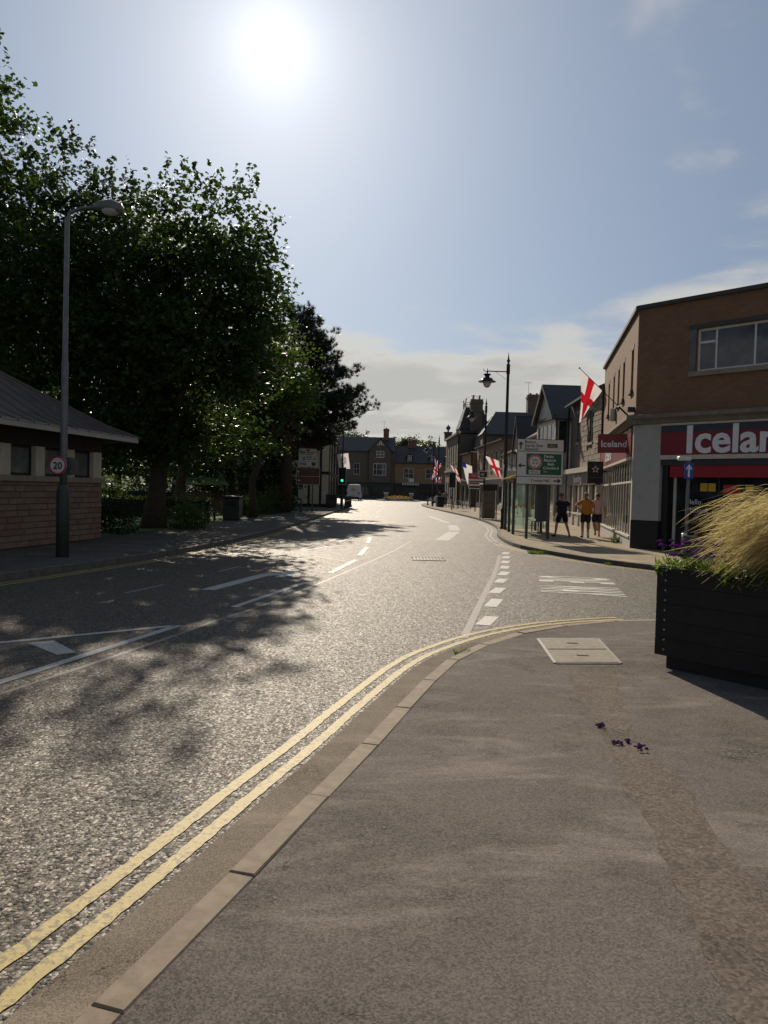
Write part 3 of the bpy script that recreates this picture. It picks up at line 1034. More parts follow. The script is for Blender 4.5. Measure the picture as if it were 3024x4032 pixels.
# ================================================================== TREES AND PLANTS
MAPLE = (np.array([(0, -.5, 0), (.32, -.28, .04), (.5, .1, -.05), (.22, .12, .06), (0, .56, -.06), (-.22, .12, .06), (-.5, .1, -.05), (-.32, -.28, .04)], dtype=np.float64),
         [(0, 1, 3), (1, 2, 3), (0, 3, 5), (3, 4, 5), (0, 5, 7), (5, 6, 7)])
LEAF = (np.array([(0, -.5, 0), (.3, 0, .06), (0, .55, -.03), (-.3, 0, .06)], dtype=np.float64), [(0, 1, 2), (0, 2, 3)])


def rand_rot(n, flat=0.0):
    """random orientations; flat > 0 pulls the leaf normals upwards"""
    q = nrng.normal(size=(n, 3))
    q[:, 2] = np.abs(q[:, 2]) + flat
    nz = q / np.linalg.norm(q, axis=1, keepdims=True)
    a = nrng.normal(size=(n, 3))
    ux = np.cross(a, nz)
    ux /= np.linalg.norm(ux, axis=1, keepdims=True)
    uy = np.cross(nz, ux)
    return np.stack([ux, uy, nz], axis=2)


def leaves(name, pos, size, mat, parent, tpl=LEAF, flat=0.5):
    n = len(pos)
    V, F = tpl
    Rm = rand_rot(n, flat)
    sz = size * nrng.uniform(.6, 1.25, size=n)
    W = np.einsum('nij,kj->nki', Rm, V) * sz[:, None, None] + pos[:, None, :]
    k = len(V)
    F = np.array(F, dtype=np.int64)
    faces = (F[None, :, :] + (np.arange(n) * k)[:, None, None]).reshape(-1)
    return npmesh(name, W.reshape(-1, 3), faces, 3, mat, parent)


def crown_points(ells, n, clump=0.55, per=34, shell=0.62, lacy=0.0):
    """leaf positions in clumps spread through a set of ellipsoids, denser near their skin"""
    vol = np.array([e[3] * e[4] * e[5] for e in ells]) ** 0.8
    vol /= vol.sum()
    out = []
    for e, f in zip(ells, vol):
        m = max(3, int(n * f / per))
        d = nrng.normal(size=(m, 3))
        d /= np.linalg.norm(d, axis=1, keepdims=True)
        r = shell + (1 - shell) * nrng.random(m) ** 0.7
        r *= nrng.uniform(.74, 1.16, size=m)
        inner = nrng.random(m) < 0.3
        r[inner] = nrng.random(inner.sum()) ** .5 * shell
        c = np.array(e[:3]) + d * r[:, None] * np.array(e[3:6])
        k = nrng.poisson(per * nrng.uniform(.35, 1.5, size=m))
        cc = np.repeat(c, k, axis=0)
        cs = np.repeat(nrng.uniform(.55, 1.25, size=m) * clump, k)
        g = nrng.normal(size=(len(cc), 3)) * np.array([.62, .62, .38])
        out.append(cc + g * cs[:, None])
    return np.concatenate(out)


def trunk_mesh(b, base, top, r0, r1, limbs, seed, bend=.25):
    rg = random.Random(seed)
    base, top = Vector(base), Vector(top)
    pts, rad = [], []
    K = 7
    for i in range(K + 1):
        t = i / K
        p = base.lerp(top, t) + Vector((rg.uniform(-1, 1), rg.uniform(-1, 1), 0)) * bend * math.sin(math.pi * t)
        pts.append(p)
        rad.append((r0 + (r1 - r0) * t) * (1.45 if i == 0 else 1.0))
    b.path(pts, rad, 10)
    for (e, t0) in limbs:
        k = min(K, max(1, int(t0 * K)))
        a = pts[k]
        e = Vector(e)
        q, rr = [], []
        r_ = rad[k] * .62
        for i in range(6):
            t = i / 5
            p = a.lerp(e, t) + Vector((rg.uniform(-.2, .2), rg.uniform(-.2, .2), .35 * math.sin(math.pi * t)))
            q.append(p if i else a)
            rr.append(r_ * (1 - t) + .025 * t)
        b.path(q, rr, 6)
        for _ in range(4):
            k2 = rg.randint(2, 4)
            d = Vector((rg.uniform(-1, 1), rg.uniform(-1, 1), rg.uniform(-.1, 1))).normalized() * rg.uniform(.9, 2.0)
            m_ = q[k2] + d * .5 + Vector((0, 0, .12))
            b.path([q[k2], m_, q[k2] + d], [rr[k2] * .6, rr[k2] * .4, .012], 5)


def tree(name, label, base, top, r0, ells, n, size, mat, tpl=LEAF, clump=.55, per=34, seed=1, group=None, shoots=0, extra_limbs=()):
    root = thing(name, label, 'tree', base, 0, group)
    loc = [tuple(np.array(e[:3]) - np.array(base)) + tuple(e[3:6]) for e in ells]
    b = MB()
    tp = Vector(top) - Vector(base)
    rg = random.Random(seed)
    limbs = []
    for e in loc:
        limbs.append(((e[0], e[1], e[2]), rg.uniform(.35, .7)))
        for _ in range(3):
            d = Vector((rg.gauss(0, 1), rg.gauss(0, 1), rg.gauss(.2, 1))).normalized()
            limbs.append(((e[0] + d.x * e[3] * .75, e[1] + d.y * e[4] * .75, e[2] + d.z * e[5] * .75), rg.uniform(.4, .95)))
    trunk_mesh(b, (0, 0, -.1), tp, r0, r0 * .35, limbs + [(l, .5) for l in extra_limbs], seed)
    b.build('trunk', 'bark' if mat != 'needle' else 'pine_bark', root, smooth=True)
    pts = crown_points(loc, n, clump, per)
    if shoots:                         # upright leading shoots on the crown's top
        add = []
        for _ in range(shoots):
            e = loc[nrng.integers(len(loc))]
            a = nrng.uniform(0, 6.28)
            q = nrng.uniform(.0, .75)
            x, y = e[0] + e[3] * q * math.cos(a), e[1] + e[4] * q * math.sin(a)
            z = e[2] + e[5] * math.sqrt(max(0, 1 - q * q))
            k = nrng.integers(8, 18)
            h = nrng.uniform(.4, 1.2)
            t = nrng.random(k)
            add.append(np.stack([x + nrng.normal(size=k) * .13 * (1.2 - t), y + nrng.normal(size=k) * .13 * (1.2 - t), z + t * h], axis=1))
        pts = np.concatenate([pts] + add)
    leaves('crown', pts, size, mat, root, tpl)
    return root


G_PARK = 'broadleaf trees in the park'
tree('maple_tree', 'large maple spreading over the road beside the stone toilet block', (-8.45, 28.2, ZP), (-7.6, 28.2, 9.5), .36,
     [(-7.6, 28.0, 9.5, 2.5, 2.6, 3.1), (-5.45, 27.2, 9.3, 1.6, 1.9, 2.9), (-6.9, 27.0, 6.2, 3.1, 2.6, 2.1), (-9.6, 28.0, 7.4, 2.3, 2.6, 3.9), (-5.1, 28.2, 6.4, 1.5, 1.9, 1.9),
      (-7.2, 28.5, 3.6, 2.8, 2.2, 1.3), (-9.6, 27.6, 3.4, 2.0, 2.0, 1.3), (-4.5, 28.5, 8.6, 1.0, 1.4, 1.6)],
     42000, .175, 'leaf_maple', MAPLE, .46, 26, 3, G_PARK, 80)
tree('maple_tree', 'tall dark maple standing behind the stone toilet block roof', (-12.6, 31.0, ZP), (-12.2, 31, 11), .38,
     [(-12.6, 31, 11.2, 2.7, 2.8, 3.6), (-10.6, 30.4, 9.6, 2.2, 2.4, 4.0), (-14.4, 31, 9.0, 2.8, 2.8, 4.4), (-12.4, 30, 6.3, 3.5, 2.6, 2.6), (-9.9, 31, 4.9, 2.4, 2.2, 1.9)],
     34000, .185, 'leaf_dark', MAPLE, .5, 28, 5, G_PARK, 60)
tree('maple_tree', 'tallest maple rising at the back of the stone toilet block', (-15.2, 26.6, ZP), (-14.4, 26, 12), .38,
     [(-13.7, 25.2, 12.6, 2.2, 2.4, 2.9), (-15.5, 26, 11.0, 2.8, 2.8, 3.6), (-13.6, 26.2, 8.2, 2.8, 2.6, 3.0), (-15.0, 25.4, 5.6, 3.0, 2.6, 2.2)],
     26000, .175, 'leaf_maple', MAPLE, .45, 26, 6, G_PARK, 40)
tree('lime_tree', 'bright green young tree by the kerb between the maple and the pine', (-7.0, 41.0, ZP), (-6.6, 41, 7.4), .22,
     [(-6.0, 40.6, 8.0, 2.3, 2.2, 2.2), (-5.0, 40.8, 6.6, 1.5, 1.8, 1.6), (-7.6, 41, 6.6, 2.5, 2.4, 2.6), (-7.3, 41, 4.5, 2.0, 2.0, 1.2)],
     15000, .19, 'leaf_light', LEAF, .5, 26, 8, G_PARK, 16)
tree('park_tree', 'dense dark tree in the middle of the park lawn', (-11.8, 44, ZP), (-11.4, 44, 9), .33,
     [(-11.5, 44, 9.8, 3.2, 3, 3.6), (-9.2, 43.6, 7.6, 2.4, 2.6, 3.6), (-13.9, 44, 8.0, 3.0, 2.8, 3.6), (-11, 43.5, 5.0, 3.6, 2.6, 1.9)],
     13000, .26, 'leaf_dark', LEAF, .65, 24, 10, G_PARK, 10)
tree('park_tree', 'broad dark tree deep in the park behind the tallest maple', (-21.5, 42, ZP), (-21, 42, 10), .4,
     [(-20, 41, 10.5, 3.8, 3.4, 4.2), (-23.5, 42, 9.5, 3.8, 3.4, 4.6), (-19.5, 41.5, 6.0, 4, 3, 2.8)],
     11000, .30, 'leaf_dark', LEAF, .7, 24, 12, G_PARK, 8)
tree('park_tree', 'shadowy tree beside the half timbered inn', (-10.2, 62, ZP), (-9.8, 62, 8), .3,
     [(-9.6, 61, 8.2, 2.8, 2.8, 3.4), (-8.0, 60.5, 6.0, 2.0, 2.2, 2.6), (-11.6, 62, 6.6, 2.8, 2.8, 3.4)],
     9000, .30, 'leaf_dark', LEAF, .7, 22, 14, G_PARK, 6)
tree('park_tree', 'leafy tree at the far side of the park lawn', (-18.0, 66, ZP), (-17.6, 66, 9), .34,
     [(-17.5, 66, 9.0, 4.0, 3.6, 4.6), (-21.5, 66, 8.0, 3.6, 3.4, 4.4), (-14.6, 65.5, 6.6, 2.8, 3, 3.6)],
     9000, .36, 'leaf_maple', LEAF, .8, 22, 16, G_PARK, 6)
tree('park_tree', 'wide tree closing the view across the park', (-32, 72, ZP), (-31.5, 72, 9), .4,
     [(-30, 72, 8.5, 5, 4, 5), (-36, 72, 9, 5, 4, 5.5), (-33, 71, 4.6, 6, 3, 2.6)], 8000, .42, 'leaf_maple', LEAF, .9, 22, 18, G_PARK, 6)

tree('yew_tree', 'dense dark yew hiding the park side of the timbered inn', (-8.0, 58.2, ZP), (-8.0, 58.2, 6), .35,
     [(-8.0, 58, 5.6, 2.3, 2.2, 3.2), (-8.3, 57.6, 2.8, 2.6, 2.3, 2.5), (-10.6, 58, 4.0, 2.2, 2.2, 3.6)], 15000, .20, 'needle', LEAF, .5, 26, 22, None, 8)
tree('holly_tree', 'dark holly filling the gap behind the young bright tree', (-10.0, 50.5, ZP), (-10.0, 50.5, 5), .25,
     [(-10.0, 50.5, 4.2, 2.4, 2.2, 3.2), (-12.6, 51, 3.4, 2.0, 2.0, 3.0)], 11000, .20, 'leaf_dark', LEAF, .5, 26, 23, None, 6)
G_EDGE = 'trees along the far edge of the park'
for i_, (x_, y_, h_, r__) in enumerate([(-15.5, 84, 11, 4.2), (-22.5, 86, 12, 4.6), (-30, 87, 11, 4.6), (-38, 88, 13, 5), (-47, 88, 12, 5.5), (-27, 60, 9, 3.6)]):
    tree('boundary_tree', ['boundary tree behind the green roofed shelter', 'boundary tree in line with the maple trunk', 'boundary tree above the long clipped hedge', 'boundary tree seen past the toilet block corner',
                           'boundary tree at the end of the belt behind the toilet block', 'lower rounded tree standing forward of the boundary belt'][i_], (x_, y_, ZP), (x_, y_, h_ * .6), .3,
         [(x_, y_, h_ * .62, r__, r__ * .8, h_ * .4), (x_ - r__ * .7, y_ - .5, h_ * .32, r__ * .8, r__ * .7, h_ * .33), (x_ + r__ * .7, y_ - .5, h_ * .3, r__ * .8, r__ * .7, h_ * .31)], 6500, .42, 'leaf_maple', LEAF, .8, 22, 60 + i_, G_EDGE)

# ---- the pine: tiers of boughs ending in upright tufts of needles
pine = thing('pine_tree', 'dark pine with upturned needle tufts leaning over the road', 'tree', (-6.6, 51.0, ZP))
b = MB()
b.path([(0, 0, -.1), (.1, 0, 3), (.0, .1, 6), (.25, 0, 9), (.35, 0, 11.5), (.4, 0, 13.4)], [.44, .36, .3, .22, .12, .03], 10)
tips = []
prg = random.Random(21)
for k in range(54):
    z = 3.9 + 8.9 * (k / 53) ** 1.0
    a = prg.uniform(0, 6.28) if k % 3 else prg.uniform(-.9, .9)
    if z < 5.4 and math.sin(a) < .3:
        z += 1.6
    L = max(.8, (6.4 - max(0, z - 5.6) * .66) * (1 if z > 4.6 else .75)) * prg.uniform(.6, 1.0)
    if math.cos(a) < 0:
        L *= .75
    s = Vector((.25, 0, z))
    e = Vector((.25 + math.cos(a) * L, math.sin(a) * L * .8, z + .10 * L + prg.uniform(-.3, .5)))
    m1 = s.lerp(e, .5) + Vector((0, 0, -.05 * L))
    b.path([s, m1, e], [.075 + .008 * L, .05, .015], 5)
    for q in range(int(6 + L * 6)):
        t = prg.uniform(.25, 1.0)
        p = (s.lerp(m1, t * 2) if t < .5 else m1.lerp(e, t * 2 - 1))
        sd = Vector((-math.sin(a), math.cos(a), 0)) * prg.uniform(-1, 1) * (.25 + (1 - t) * .9 + .25)
        tip = p + sd + Vector((math.cos(a) * .25, math.sin(a) * .25, prg.uniform(.15, .5)))
        b.path([p, p.lerp(tip, .55) - Vector((0, 0, .06)), tip], [.022, .016, .008], 4)
        for _ in range(4):
            tips.append(tip + Vector((prg.gauss(0, .16), prg.gauss(0, .16), prg.gauss(.05, .14))))
b.build('trunk', 'pine_bark', pine, smooth=True)
tp_ = np.array([tuple(p) for p in tips])
PER = 30
base = np.repeat(tp_, PER, axis=0)
n = len(base)
ax = nrng.normal(size=(n, 3)) * np.array([.75, .75, .55]) + np.array([0, 0, .9])
ax /= np.linalg.norm(ax, axis=1, keepdims=True)
ln = nrng.uniform(.14, .30, size=n)
sd_ = np.cross(ax, nrng.normal(size=(n, 3)))
sd_ /= np.linalg.norm(sd_, axis=1, keepdims=True)
o0 = base + nrng.normal(size=(n, 3)) * .04
W = np.stack([o0 - sd_ * .014, o0 + sd_ * .014, o0 + ax * ln[:, None]], axis=1)
npmesh('crown', W.reshape(-1, 3), np.arange(n * 3), 3, 'needle', pine)


def shrub(name, label, c, r, n, size, mat, cat='shrub', group=None, upright=False):
    root = thing(name, label, cat, (c[0], c[1], c[2]), 0, group)
    m = n // 24
    d = nrng.normal(size=(m, 3))
    d /= np.linalg.norm(d, axis=1, keepdims=True)
    d[:, 2] = np.abs(d[:, 2])
    rr = nrng.uniform(.45, 1.05, size=m)
    cc = d * rr[:, None] * np.array(r) * np.array([1, 1, 1.0])
    p = np.repeat(cc, 24, axis=0) + nrng.normal(size=(m * 24, 3)) * np.array([.13, .13, .10]) * (np.mean(r) * .9)
    p[:, 2] = np.maximum(p[:, 2], .03)
    leaves('foliage', p, size, mat, root, LEAF, .3)
    b = MB()
    for k in range(9):
        e = cc[(k * 7) % m] * .8
        b.path([(0, 0, -.05), tuple(e * .5 + np.array([0, 0, .08])), tuple(e)], [.03, .02, .008], 5)
    b.build('stem', 'bark', root)
    return root


G_SH = 'shrubs along the park edge'
shrub('park_shrub', 'dark bushy shrub against the end of the stone toilet block', (-9.0, 25.2, ZP), (1.0, 1.2, 1.45), 3000, .10, 'leaf_dark', group=G_SH)
shrub('park_shrub', 'dusty olive shrub on the pavement edge right beside the maple trunk', (-7.5, 29.2, ZP), (.9, 1.1, 1.25), 2600, .10, 'shrub_leaf', group=G_SH)
shrub('park_shrub', 'low green shrub lit at the edge of the park, nearest the black bins', (-8.1, 43.5, ZP), (1.1, 1.6, 1.15), 2600, .13, 'shrub_leaf', group=G_SH)
shrub('park_shrub', 'rounded green shrub in the middle of the park border', (-7.8, 46.5, ZP), (1.0, 1.5, 1.35), 2400, .13, 'shrub_leaf', group=G_SH)
shrub('park_shrub', 'tall green shrub at the foot of the pine', (-7.3, 49.2, ZP), (.9, 1.2, 1.7), 2400, .13, 'shrub_leaf', group=G_SH)
shrub('park_shrub', 'dark shrub crowding the inn side of the pine trunk', (-7.4, 55.5, ZP), (1.0, 1.6, 2.6), 2600, .17, 'leaf_dark', group=G_SH)
shrub('park_shrub', 'overgrown dark shrub between the pine and the inn', (-8.4, 60.0, ZP), (1.6, 2.0, 3.2), 2600, .2, 'leaf_dark', group=G_SH)
shrub('park_shrub', 'sunlit pale green bush far across the lawn behind the toilet block', (-17.0, 46.0, ZP), (1.8, 1.4, 2.2), 2400, .18, 'leaf_light', group=G_SH)
shrub('park_shrub', 'bright green bush across the lawn under the park tree', (-11.5, 52.0, ZP), (2.0, 1.4, 1.8), 2400, .18, 'leaf_light', group=G_SH)


def hedge(name, label, x0, y0, x1, y1, w_, h, mat, n):
    root = thing(name, label, 'hedge', (x0, y0, ZP))
    L = math.hypot(x1 - x0, y1 - y0)
    a = math.atan2(y1 - y0, x1 - x0)
    root.rotation_euler = (0, 0, a)
    face = nrng.integers(0, 4, size=n)
    p = np.stack([nrng.random(n) * L, (nrng.random(n) - .5) * w_, nrng.random(n) * h], axis=1)
    p[face == 0, 1] = -w_ / 2
    p[face == 1, 1] = w_ / 2
    p[face == 2, 2] = h
    p += nrng.normal(size=p.shape) * .05
    leaves('foliage', p, .11, mat, root, LEAF, .4)
    MB().box(.05, L - .05, -w_ * .4, w_ * .4, 0, h * .93).build('hedge_core', 'black_timber', root)
    return root


hedge('clipped_hedge', 'long clipped hedge with sunlit top across the park behind the maple', -20, 37, -8.6, 38.2, .8, .95, 'shrub_leaf', 9000)
hedge('clipped_hedge', 'far clipped hedge across the park near the lawn shelter', -24, 55, -9.4, 56.5, .9, 1.2, 'leaf_dark', 6000)

# ---- far woods behind the town
G_FAR = 'trees on the rise behind the far houses'
FT = [(-14, 205, 21, 7), (-6.5, 196, 17, 5.0), (0.5, 200, 15.2, 4.5), (5.5, 196, 16.5, 4.2), (10.5, 198, 15.6, 4.6), (15.5, 202, 14.5, 4.5), (21, 200, 15, 5), (-23, 212, 26, 8), (28, 205, 15, 6)]
FL = ['tallest rounded tree directly behind the ridge of the gabled far house', 'tree showing behind the tall far chimney on its park side', 'airy tree just to the shop side of the tall far chimney',
      'tree peeping over the middle of the far terrace roof', 'tree above the broad chimney of the far terrace', 'low tree behind the end dormer of the far terrace',
      'tree behind the turreted bank building', 'highest tree on the rise over the inn roof', 'wide tree hidden behind the shops on the rise']
for i, (x, y, h, r_) in enumerate(FT):
    tree('far_tree', FL[i], (x, y, 0), (x, y, h * .7), .35, [(x, y, h * .66, r_, r_, h * .32), (x - r_ * .6, y, h * .5, r_ * .7, r_ * .7, h * .3), (x + r_ * .65, y, h * .52, r_ * .7, r_ * .7, h * .28)],
         9000, .66, 'far_leaf', LEAF, 1.0, 22, 40 + i, G_FAR)
hv, hf = [], []
HN = 40
for j in range(9):
    for i in range(HN + 1):
        x = -260 + 520 * i / HN
        y = 225 + j * 30
        z = (j / 8) ** .8 * (17 + 7 * math.sin(i * .55) + 4 * math.sin(i * 1.7)) * (1.25 if x < 0 else .9) - 1
        hv.append((x, y, z))
for j in range(8):
    for i in range(HN):
        a = j * (HN + 1) + i
        hf.append((a, a + 1, a + HN + 2, a + HN + 1))
b = MB()
b.add(hv, hf)
hill = structure(b.build('hill', 'terrain', smooth=True))
pts = np.array(hv)[nrng.integers(0, len(hv), 1500)] + np.stack([nrng.uniform(-8, 8, 1500), nrng.uniform(-15, 15, 1500), nrng.uniform(0, 6, 1500)], axis=1)
pts = np.repeat(pts, 14, axis=0) + nrng.normal(size=(1500 * 14, 3)) * 1.6
wood = leaves('hillside_wood', pts, 1.4, 'far_leaf', None)
tag(wood, 'far off green woodland covering the hillside behind the town', 'woodland', None, 'stuff')


# ================================================================== BUILDINGS, RIGHT SIDE
def roof_slab(b, p, q, r_, s, t=.10):
    """a sloping slab with thickness from four corners"""
    n = (Vector(q) - Vector(p)).cross(Vector(s) - Vector(p)).normalized() * t
    top = [Vector(v) for v in (p, q, r_, s)]
    bot = [v - n for v in top]
    b.add(top + bot, [(0, 1, 2, 3), (7, 6, 5, 4), (0, 4, 5, 1), (1, 5, 6, 2), (2, 6, 7, 3), (3, 7, 4, 0)])


def chimney(root, x, y, z0, w_, d, h, pots, mat='dark_stone', potmat='chimney_pot', pot_h=.55, aerial=False):
    b = MB()
    b.box(x, x + w_, y, y + d, z0, z0 + h * .86)
    b.box(x - .07, x + w_ + .07, y - .07, y + d + .07, z0 + h * .86, z0 + h * .93)
    b.box(x + .02, x + w_ - .02, y + .02, y + d - .02, z0 + h * .93, z0 + h)
    o = b.build('chimney', mat, root)
    for i in range(pots):
        cx = x + w_ * (i + .5) / pots if w_ >= d else x + w_ / 2
        cy = y + d / 2 if w_ >= d else y + d * (i + .5) / pots
        MB().lathe([(.10, 0), (.12, .08), (.095, .14), (.105, pot_h - .08), (.135, pot_h - .05), (.13, pot_h), (.09, pot_h)], (cx, cy, z0 + h), 10).build('chimney_pot', potmat, o)
    if aerial:
        b = MB()
        p = Vector((x + w_ * .1, y + d / 2, z0 + h))
        b.tube(p - Vector((0, 0, 1.0)), p + Vector((0, 0, 1.5)), .022, n=5)
        b.tube(p + Vector((-.5, 0, 1.45)), p + Vector((.35, 0, 1.4)), .014, n=4)
        for k in range(6):
            c = p + Vector((-.45 + k * .15, 0, 1.44))
            b.tube(c - Vector((0, .3, 0)), c + Vector((0, .3, 0)), .008, n=4)
            b.tube(c - Vector((0, 0, .18)), c + Vector((0, 0, .18)), .006, n=4)
        b.build('tv_aerial', 'grey_steel', o)
    return o


def lintel(root, x, z, w_, mat='sill_stone', M=None, h=.2):
    return MB(M).box(x - .12, x + w_ + .12, -.03, .06, z, z + h).build('lintel', mat, root)


ZB = ZP
# ---- corner shop: brown brick over a glazed ground floor
CA, CB = (10.12, 36.0), (7.9, 24.5)
shop, L1 = facade_thing('corner_shop', 'brown brick corner shop with dark red fascia and white lettering', CA, CB, ZB - .1, 'shop')
Mroot = frame(CA, CB, ZB - .1)[0]
FD = Vector((.66, -.75)).normalized()
CC = (CB[0] + FD.x * 16, CB[1] + FD.y * 16)
M2 = Mroot.inverted() @ frame(CB, CC, ZB - .1)[0]
HT, ZC = 7.63, 4.24
# street side upper wall with five narrow windows
wx = [L1 - s - .35 for s in (1.2, 3.7, 5.4, 7.2, 9.3)]
holes = [(x, 5.25, .62, 1.35) for x in wx]
b = MB()
b.wall(L1, HT - ZC, holes, ZC, reveal=.16)
b2 = MB(M2)
FW = (1.93, 5.5, 6.2, 1.27)
b2.wall(16, HT - ZC, [FW], ZC, reveal=.16)
b.v += []
o_ = len(b.v)
b.v += b2.v
b.f += [tuple(i + o_ for i in f) for f in b2.f]
b.mi += b2.mi
# back and far end of the block
e2 = M2 @ Vector((16, 0, 0))
e3 = M2 @ Vector((16, 14, 0))
e4 = Vector((0, 14, 0))
for p, q in ((e2, e3), (e3, e4), (e4, Vector((0, 0, 0)))):
    b.quad((p.x, p.y, 0), (q.x, q.y, 0), (q.x, q.y, HT), (p.x, p.y, HT))
b.build('brick_wall', 'brown_brick', shop)
c0 = M2 @ Vector((0, 0, 0))
MB().prism([(0.02, .02), (c0.x - .02, .05), (e2.x, e2.y + .05), (e3.x, e3.y), (e4.x, e4.y)], HT - .5, HT - .1).build('flat_roof', 'lead_grey', shop)
b = MB()
b.box(-.06, L1 + .02, -.10, .24, HT, HT + .12)
b.M = M2
b.box(-.02, 16, -.10, .24, HT + .003, HT + .123)
b.build('parapet_coping', 'coping', shop)
for x in wx:
    window(shop, x, 5.25, .62, 1.35, (), (.62,), 'grey_frame', 'window_glass', y=.10, t=.04)
    MB().box(x - .05, x + .67, -.09, .10, 5.13, 5.247).build('window_sill', 'coping', shop)
    MB().box(x - .05, x + .67, -.012, .10, 6.603, 6.75).build('window_lintel', 'coping', shop)
window(shop, *FW, cols=(.09, .27, .45, .63, .81), rows=(), fm='white_frame', gm='sky_glass', y=.10, t=.07, M=M2)
MB(M2).box(1.97, 2.46, .095, .15, 6.33, 6.40).build('vent_bar', 'white_frame', shop)
MB(M2).box(1.75, 8.4, -.10, .10, 5.36, 5.497).build('window_sill', 'sill_stone', shop)
MB(M2).box(1.70, 8.4, -.04, .10, 6.773, 6.90).build('window_lintel', 'coping', shop)
b = MB(M2)
b.box(1.74, 1.925, -.03, .12, 5.5, 6.77)
b.build('render_panel', 'lead_grey', shop)
# cornice
b = MB()
prof = [(-.0, 4.0), (-.10, 4.0), (-.16, 4.1), (-.30, 4.16), (-.30, 4.28), (0, 4.33)]
b.xprism([(y, z) for y, z in prof], -.05, L1 + .26)
b.M = M2
b.xprism([(y, z + .002) for y, z in prof], -.14, 16)
b.build('cornice', 'grey_stone', shop)
# corner pier with black plinth
b = MB(M2)
b.box(.0, .92, -.05, .30, 1.0, 3.998)
b.build('corner_pier', 'grey_render', shop)
MB(M2).box(-.012, .932, -.062, .31, 0.0, .997).build('pier_plinth', 'sign_black', shop)
# street side: red fascia, glazing with pale mullions
MB().box(-.02, L1 - .32, -.08, .05, 3.02, 3.95).build('side_fascia', 'fascia_red', shop)
MB().box(-.02, L1 - .32, -.10, .05, 2.93, 3.017).build('fascia_edge', 'cream_frame', shop)
text_mesh('fascia_lettering', 'Iceland', 1.0, 'letter_white', shop, T((2.6, -.085, 3.2)), .02, .02)
MB().box(0, .12, -.03, .12, 0, 2.93).build('side_pier', 'cream_frame', shop)
MB().box(L1 - .32, L1 - .02, -.03, .12, 0, 3.997).build('side_pier', 'cream_frame', shop)
nb = 14
gx0, gx1 = .12, L1 - .32
b = MB()
b.box(gx0, gx1, -.03, .12, 0, .42)
b.build('stall_riser', 'grey_render', shop)
for i in range(nb + 1):
    x = gx0 + (gx1 - gx0) * i / nb
    MB().box(x - .03, x + .03, .012, .10, .424, 2.925).build('mullion', 'cream_frame', shop)
MB().box(gx0, gx1, .008, .06, 2.18, 2.25).build('transom', 'cream_frame', shop)
MB().box(gx0, gx1, -.075, .02, .40, .46).build('window_ledge', 'cream_frame', shop)
for i in range(nb):
    xa, xb = gx0 + (gx1 - gx0) * i / nb + .028, gx0 + (gx1 - gx0) * (i + 1) / nb - .028
    MB().box(xa, xb, .03, .05, .43, 2.19).build('glass_pane', 'shop_glass', shop)
    MB().box(xa, xb, .03, .05, 2.24, 2.92).build('glass_pane', 'shop_glass', shop)
# front: fascia, shutter box, shutter and doors
MB(M2).box(.94, 16, -.06, .05, 3.03, 3.72).build('front_fascia', 'fascia_red', shop)
MB(M2).box(.94, 16, -.055, .05, 3.723, 3.93).build('fascia_band', 'fascia_navy', shop)
MB(M2).box(.935, 16, -.08, .05, 3.933, 3.997).build('fascia_edge', 'cream_frame', shop)
MB(M2).box(.935, 16, -.09, .05, 2.90, 3.027).build('fascia_edge', 'cream_frame', shop)
text_mesh('fascia_lettering', 'Iceland', 1.14, 'letter_white', shop, M2 @ T((1.72, -.065, 3.10)), .03, .028, width=3.25)
MB(M2).box(.935, 16, .00, .40, 2.72, 2.895).build('shutter_box', 'fascia_navy', shop)
sh = MB(M2).box(1.2, 16, .06, .40, 2.36, 2.717).build('roller_shutter', 'shutter_red', shop)
for k in range(6):
    MB(M2).box(1.2, 16, .045, .062, 2.37 + k * .058, 2.37 + k * .058 + .045).build('shutter_slat', 'shutter_red', sh)
MB(M2).box(.935, 1.12, .10, .35, 0, 2.72).build('shutter_guide', 'sign_black', shop)
MB(M2).box(1.22, 1.30, .28, .36, 0, 2.36).build('door_post', 'cream_frame', shop)
for k, (xa, xb) in enumerate([(1.12, 1.22), (1.3, 2.6), (2.66, 4.1), (4.16, 6), (6.06, 8), (8.06, 11), (11.06, 16)]):
    MB(M2).box(xa, xb, .33, .35, .05, 2.36).build('shop_window', 'shop_glass', shop)
for xa in (2.60, 4.10, 6.0, 8.0, 11.0):
    MB(M2).box(xa, xa + .06, .30, .36, 0, 2.36).build('window_bar', 'sign_black', shop)
text_mesh('window_lettering', 'Hello.', .22, 'letter_white', shop, M2 @ T((1.62, .322, 1.55)), .001)
text_mesh('window_lettering', 'Matlock', .22, 'letter_white', shop, M2 @ T((1.62, .322, 1.30)), .001)
for k, (x, z, w_, h, m) in enumerate([(2.05, 1.95, .22, .24, 'sign_yellow'), (2.3, 1.95, .22, .24, 'sign_yellow'), (2.75, 1.85, .5, .3, 'sign_red'), (3.4, 1.95, .22, .2, 'sign_yellow')]):
    MB(M2).box(x, x + w_, .318, .325, z, z + h).build('window_poster', m, shop)
# small things on the brick
b = MB()
b.box(L1 - .42, L1 - .18, -.22, -.003, 4.45, 4.60)
b.build('floodlight', 'sign_black', shop)
MB().lathe([(.0, 0), (.1, 0), (.12, .1), (.1, .5), (0, .52)], (L1 - 6.2, -.1, 4.7), 8).build('wall_vent', 'cream_frame', shop)

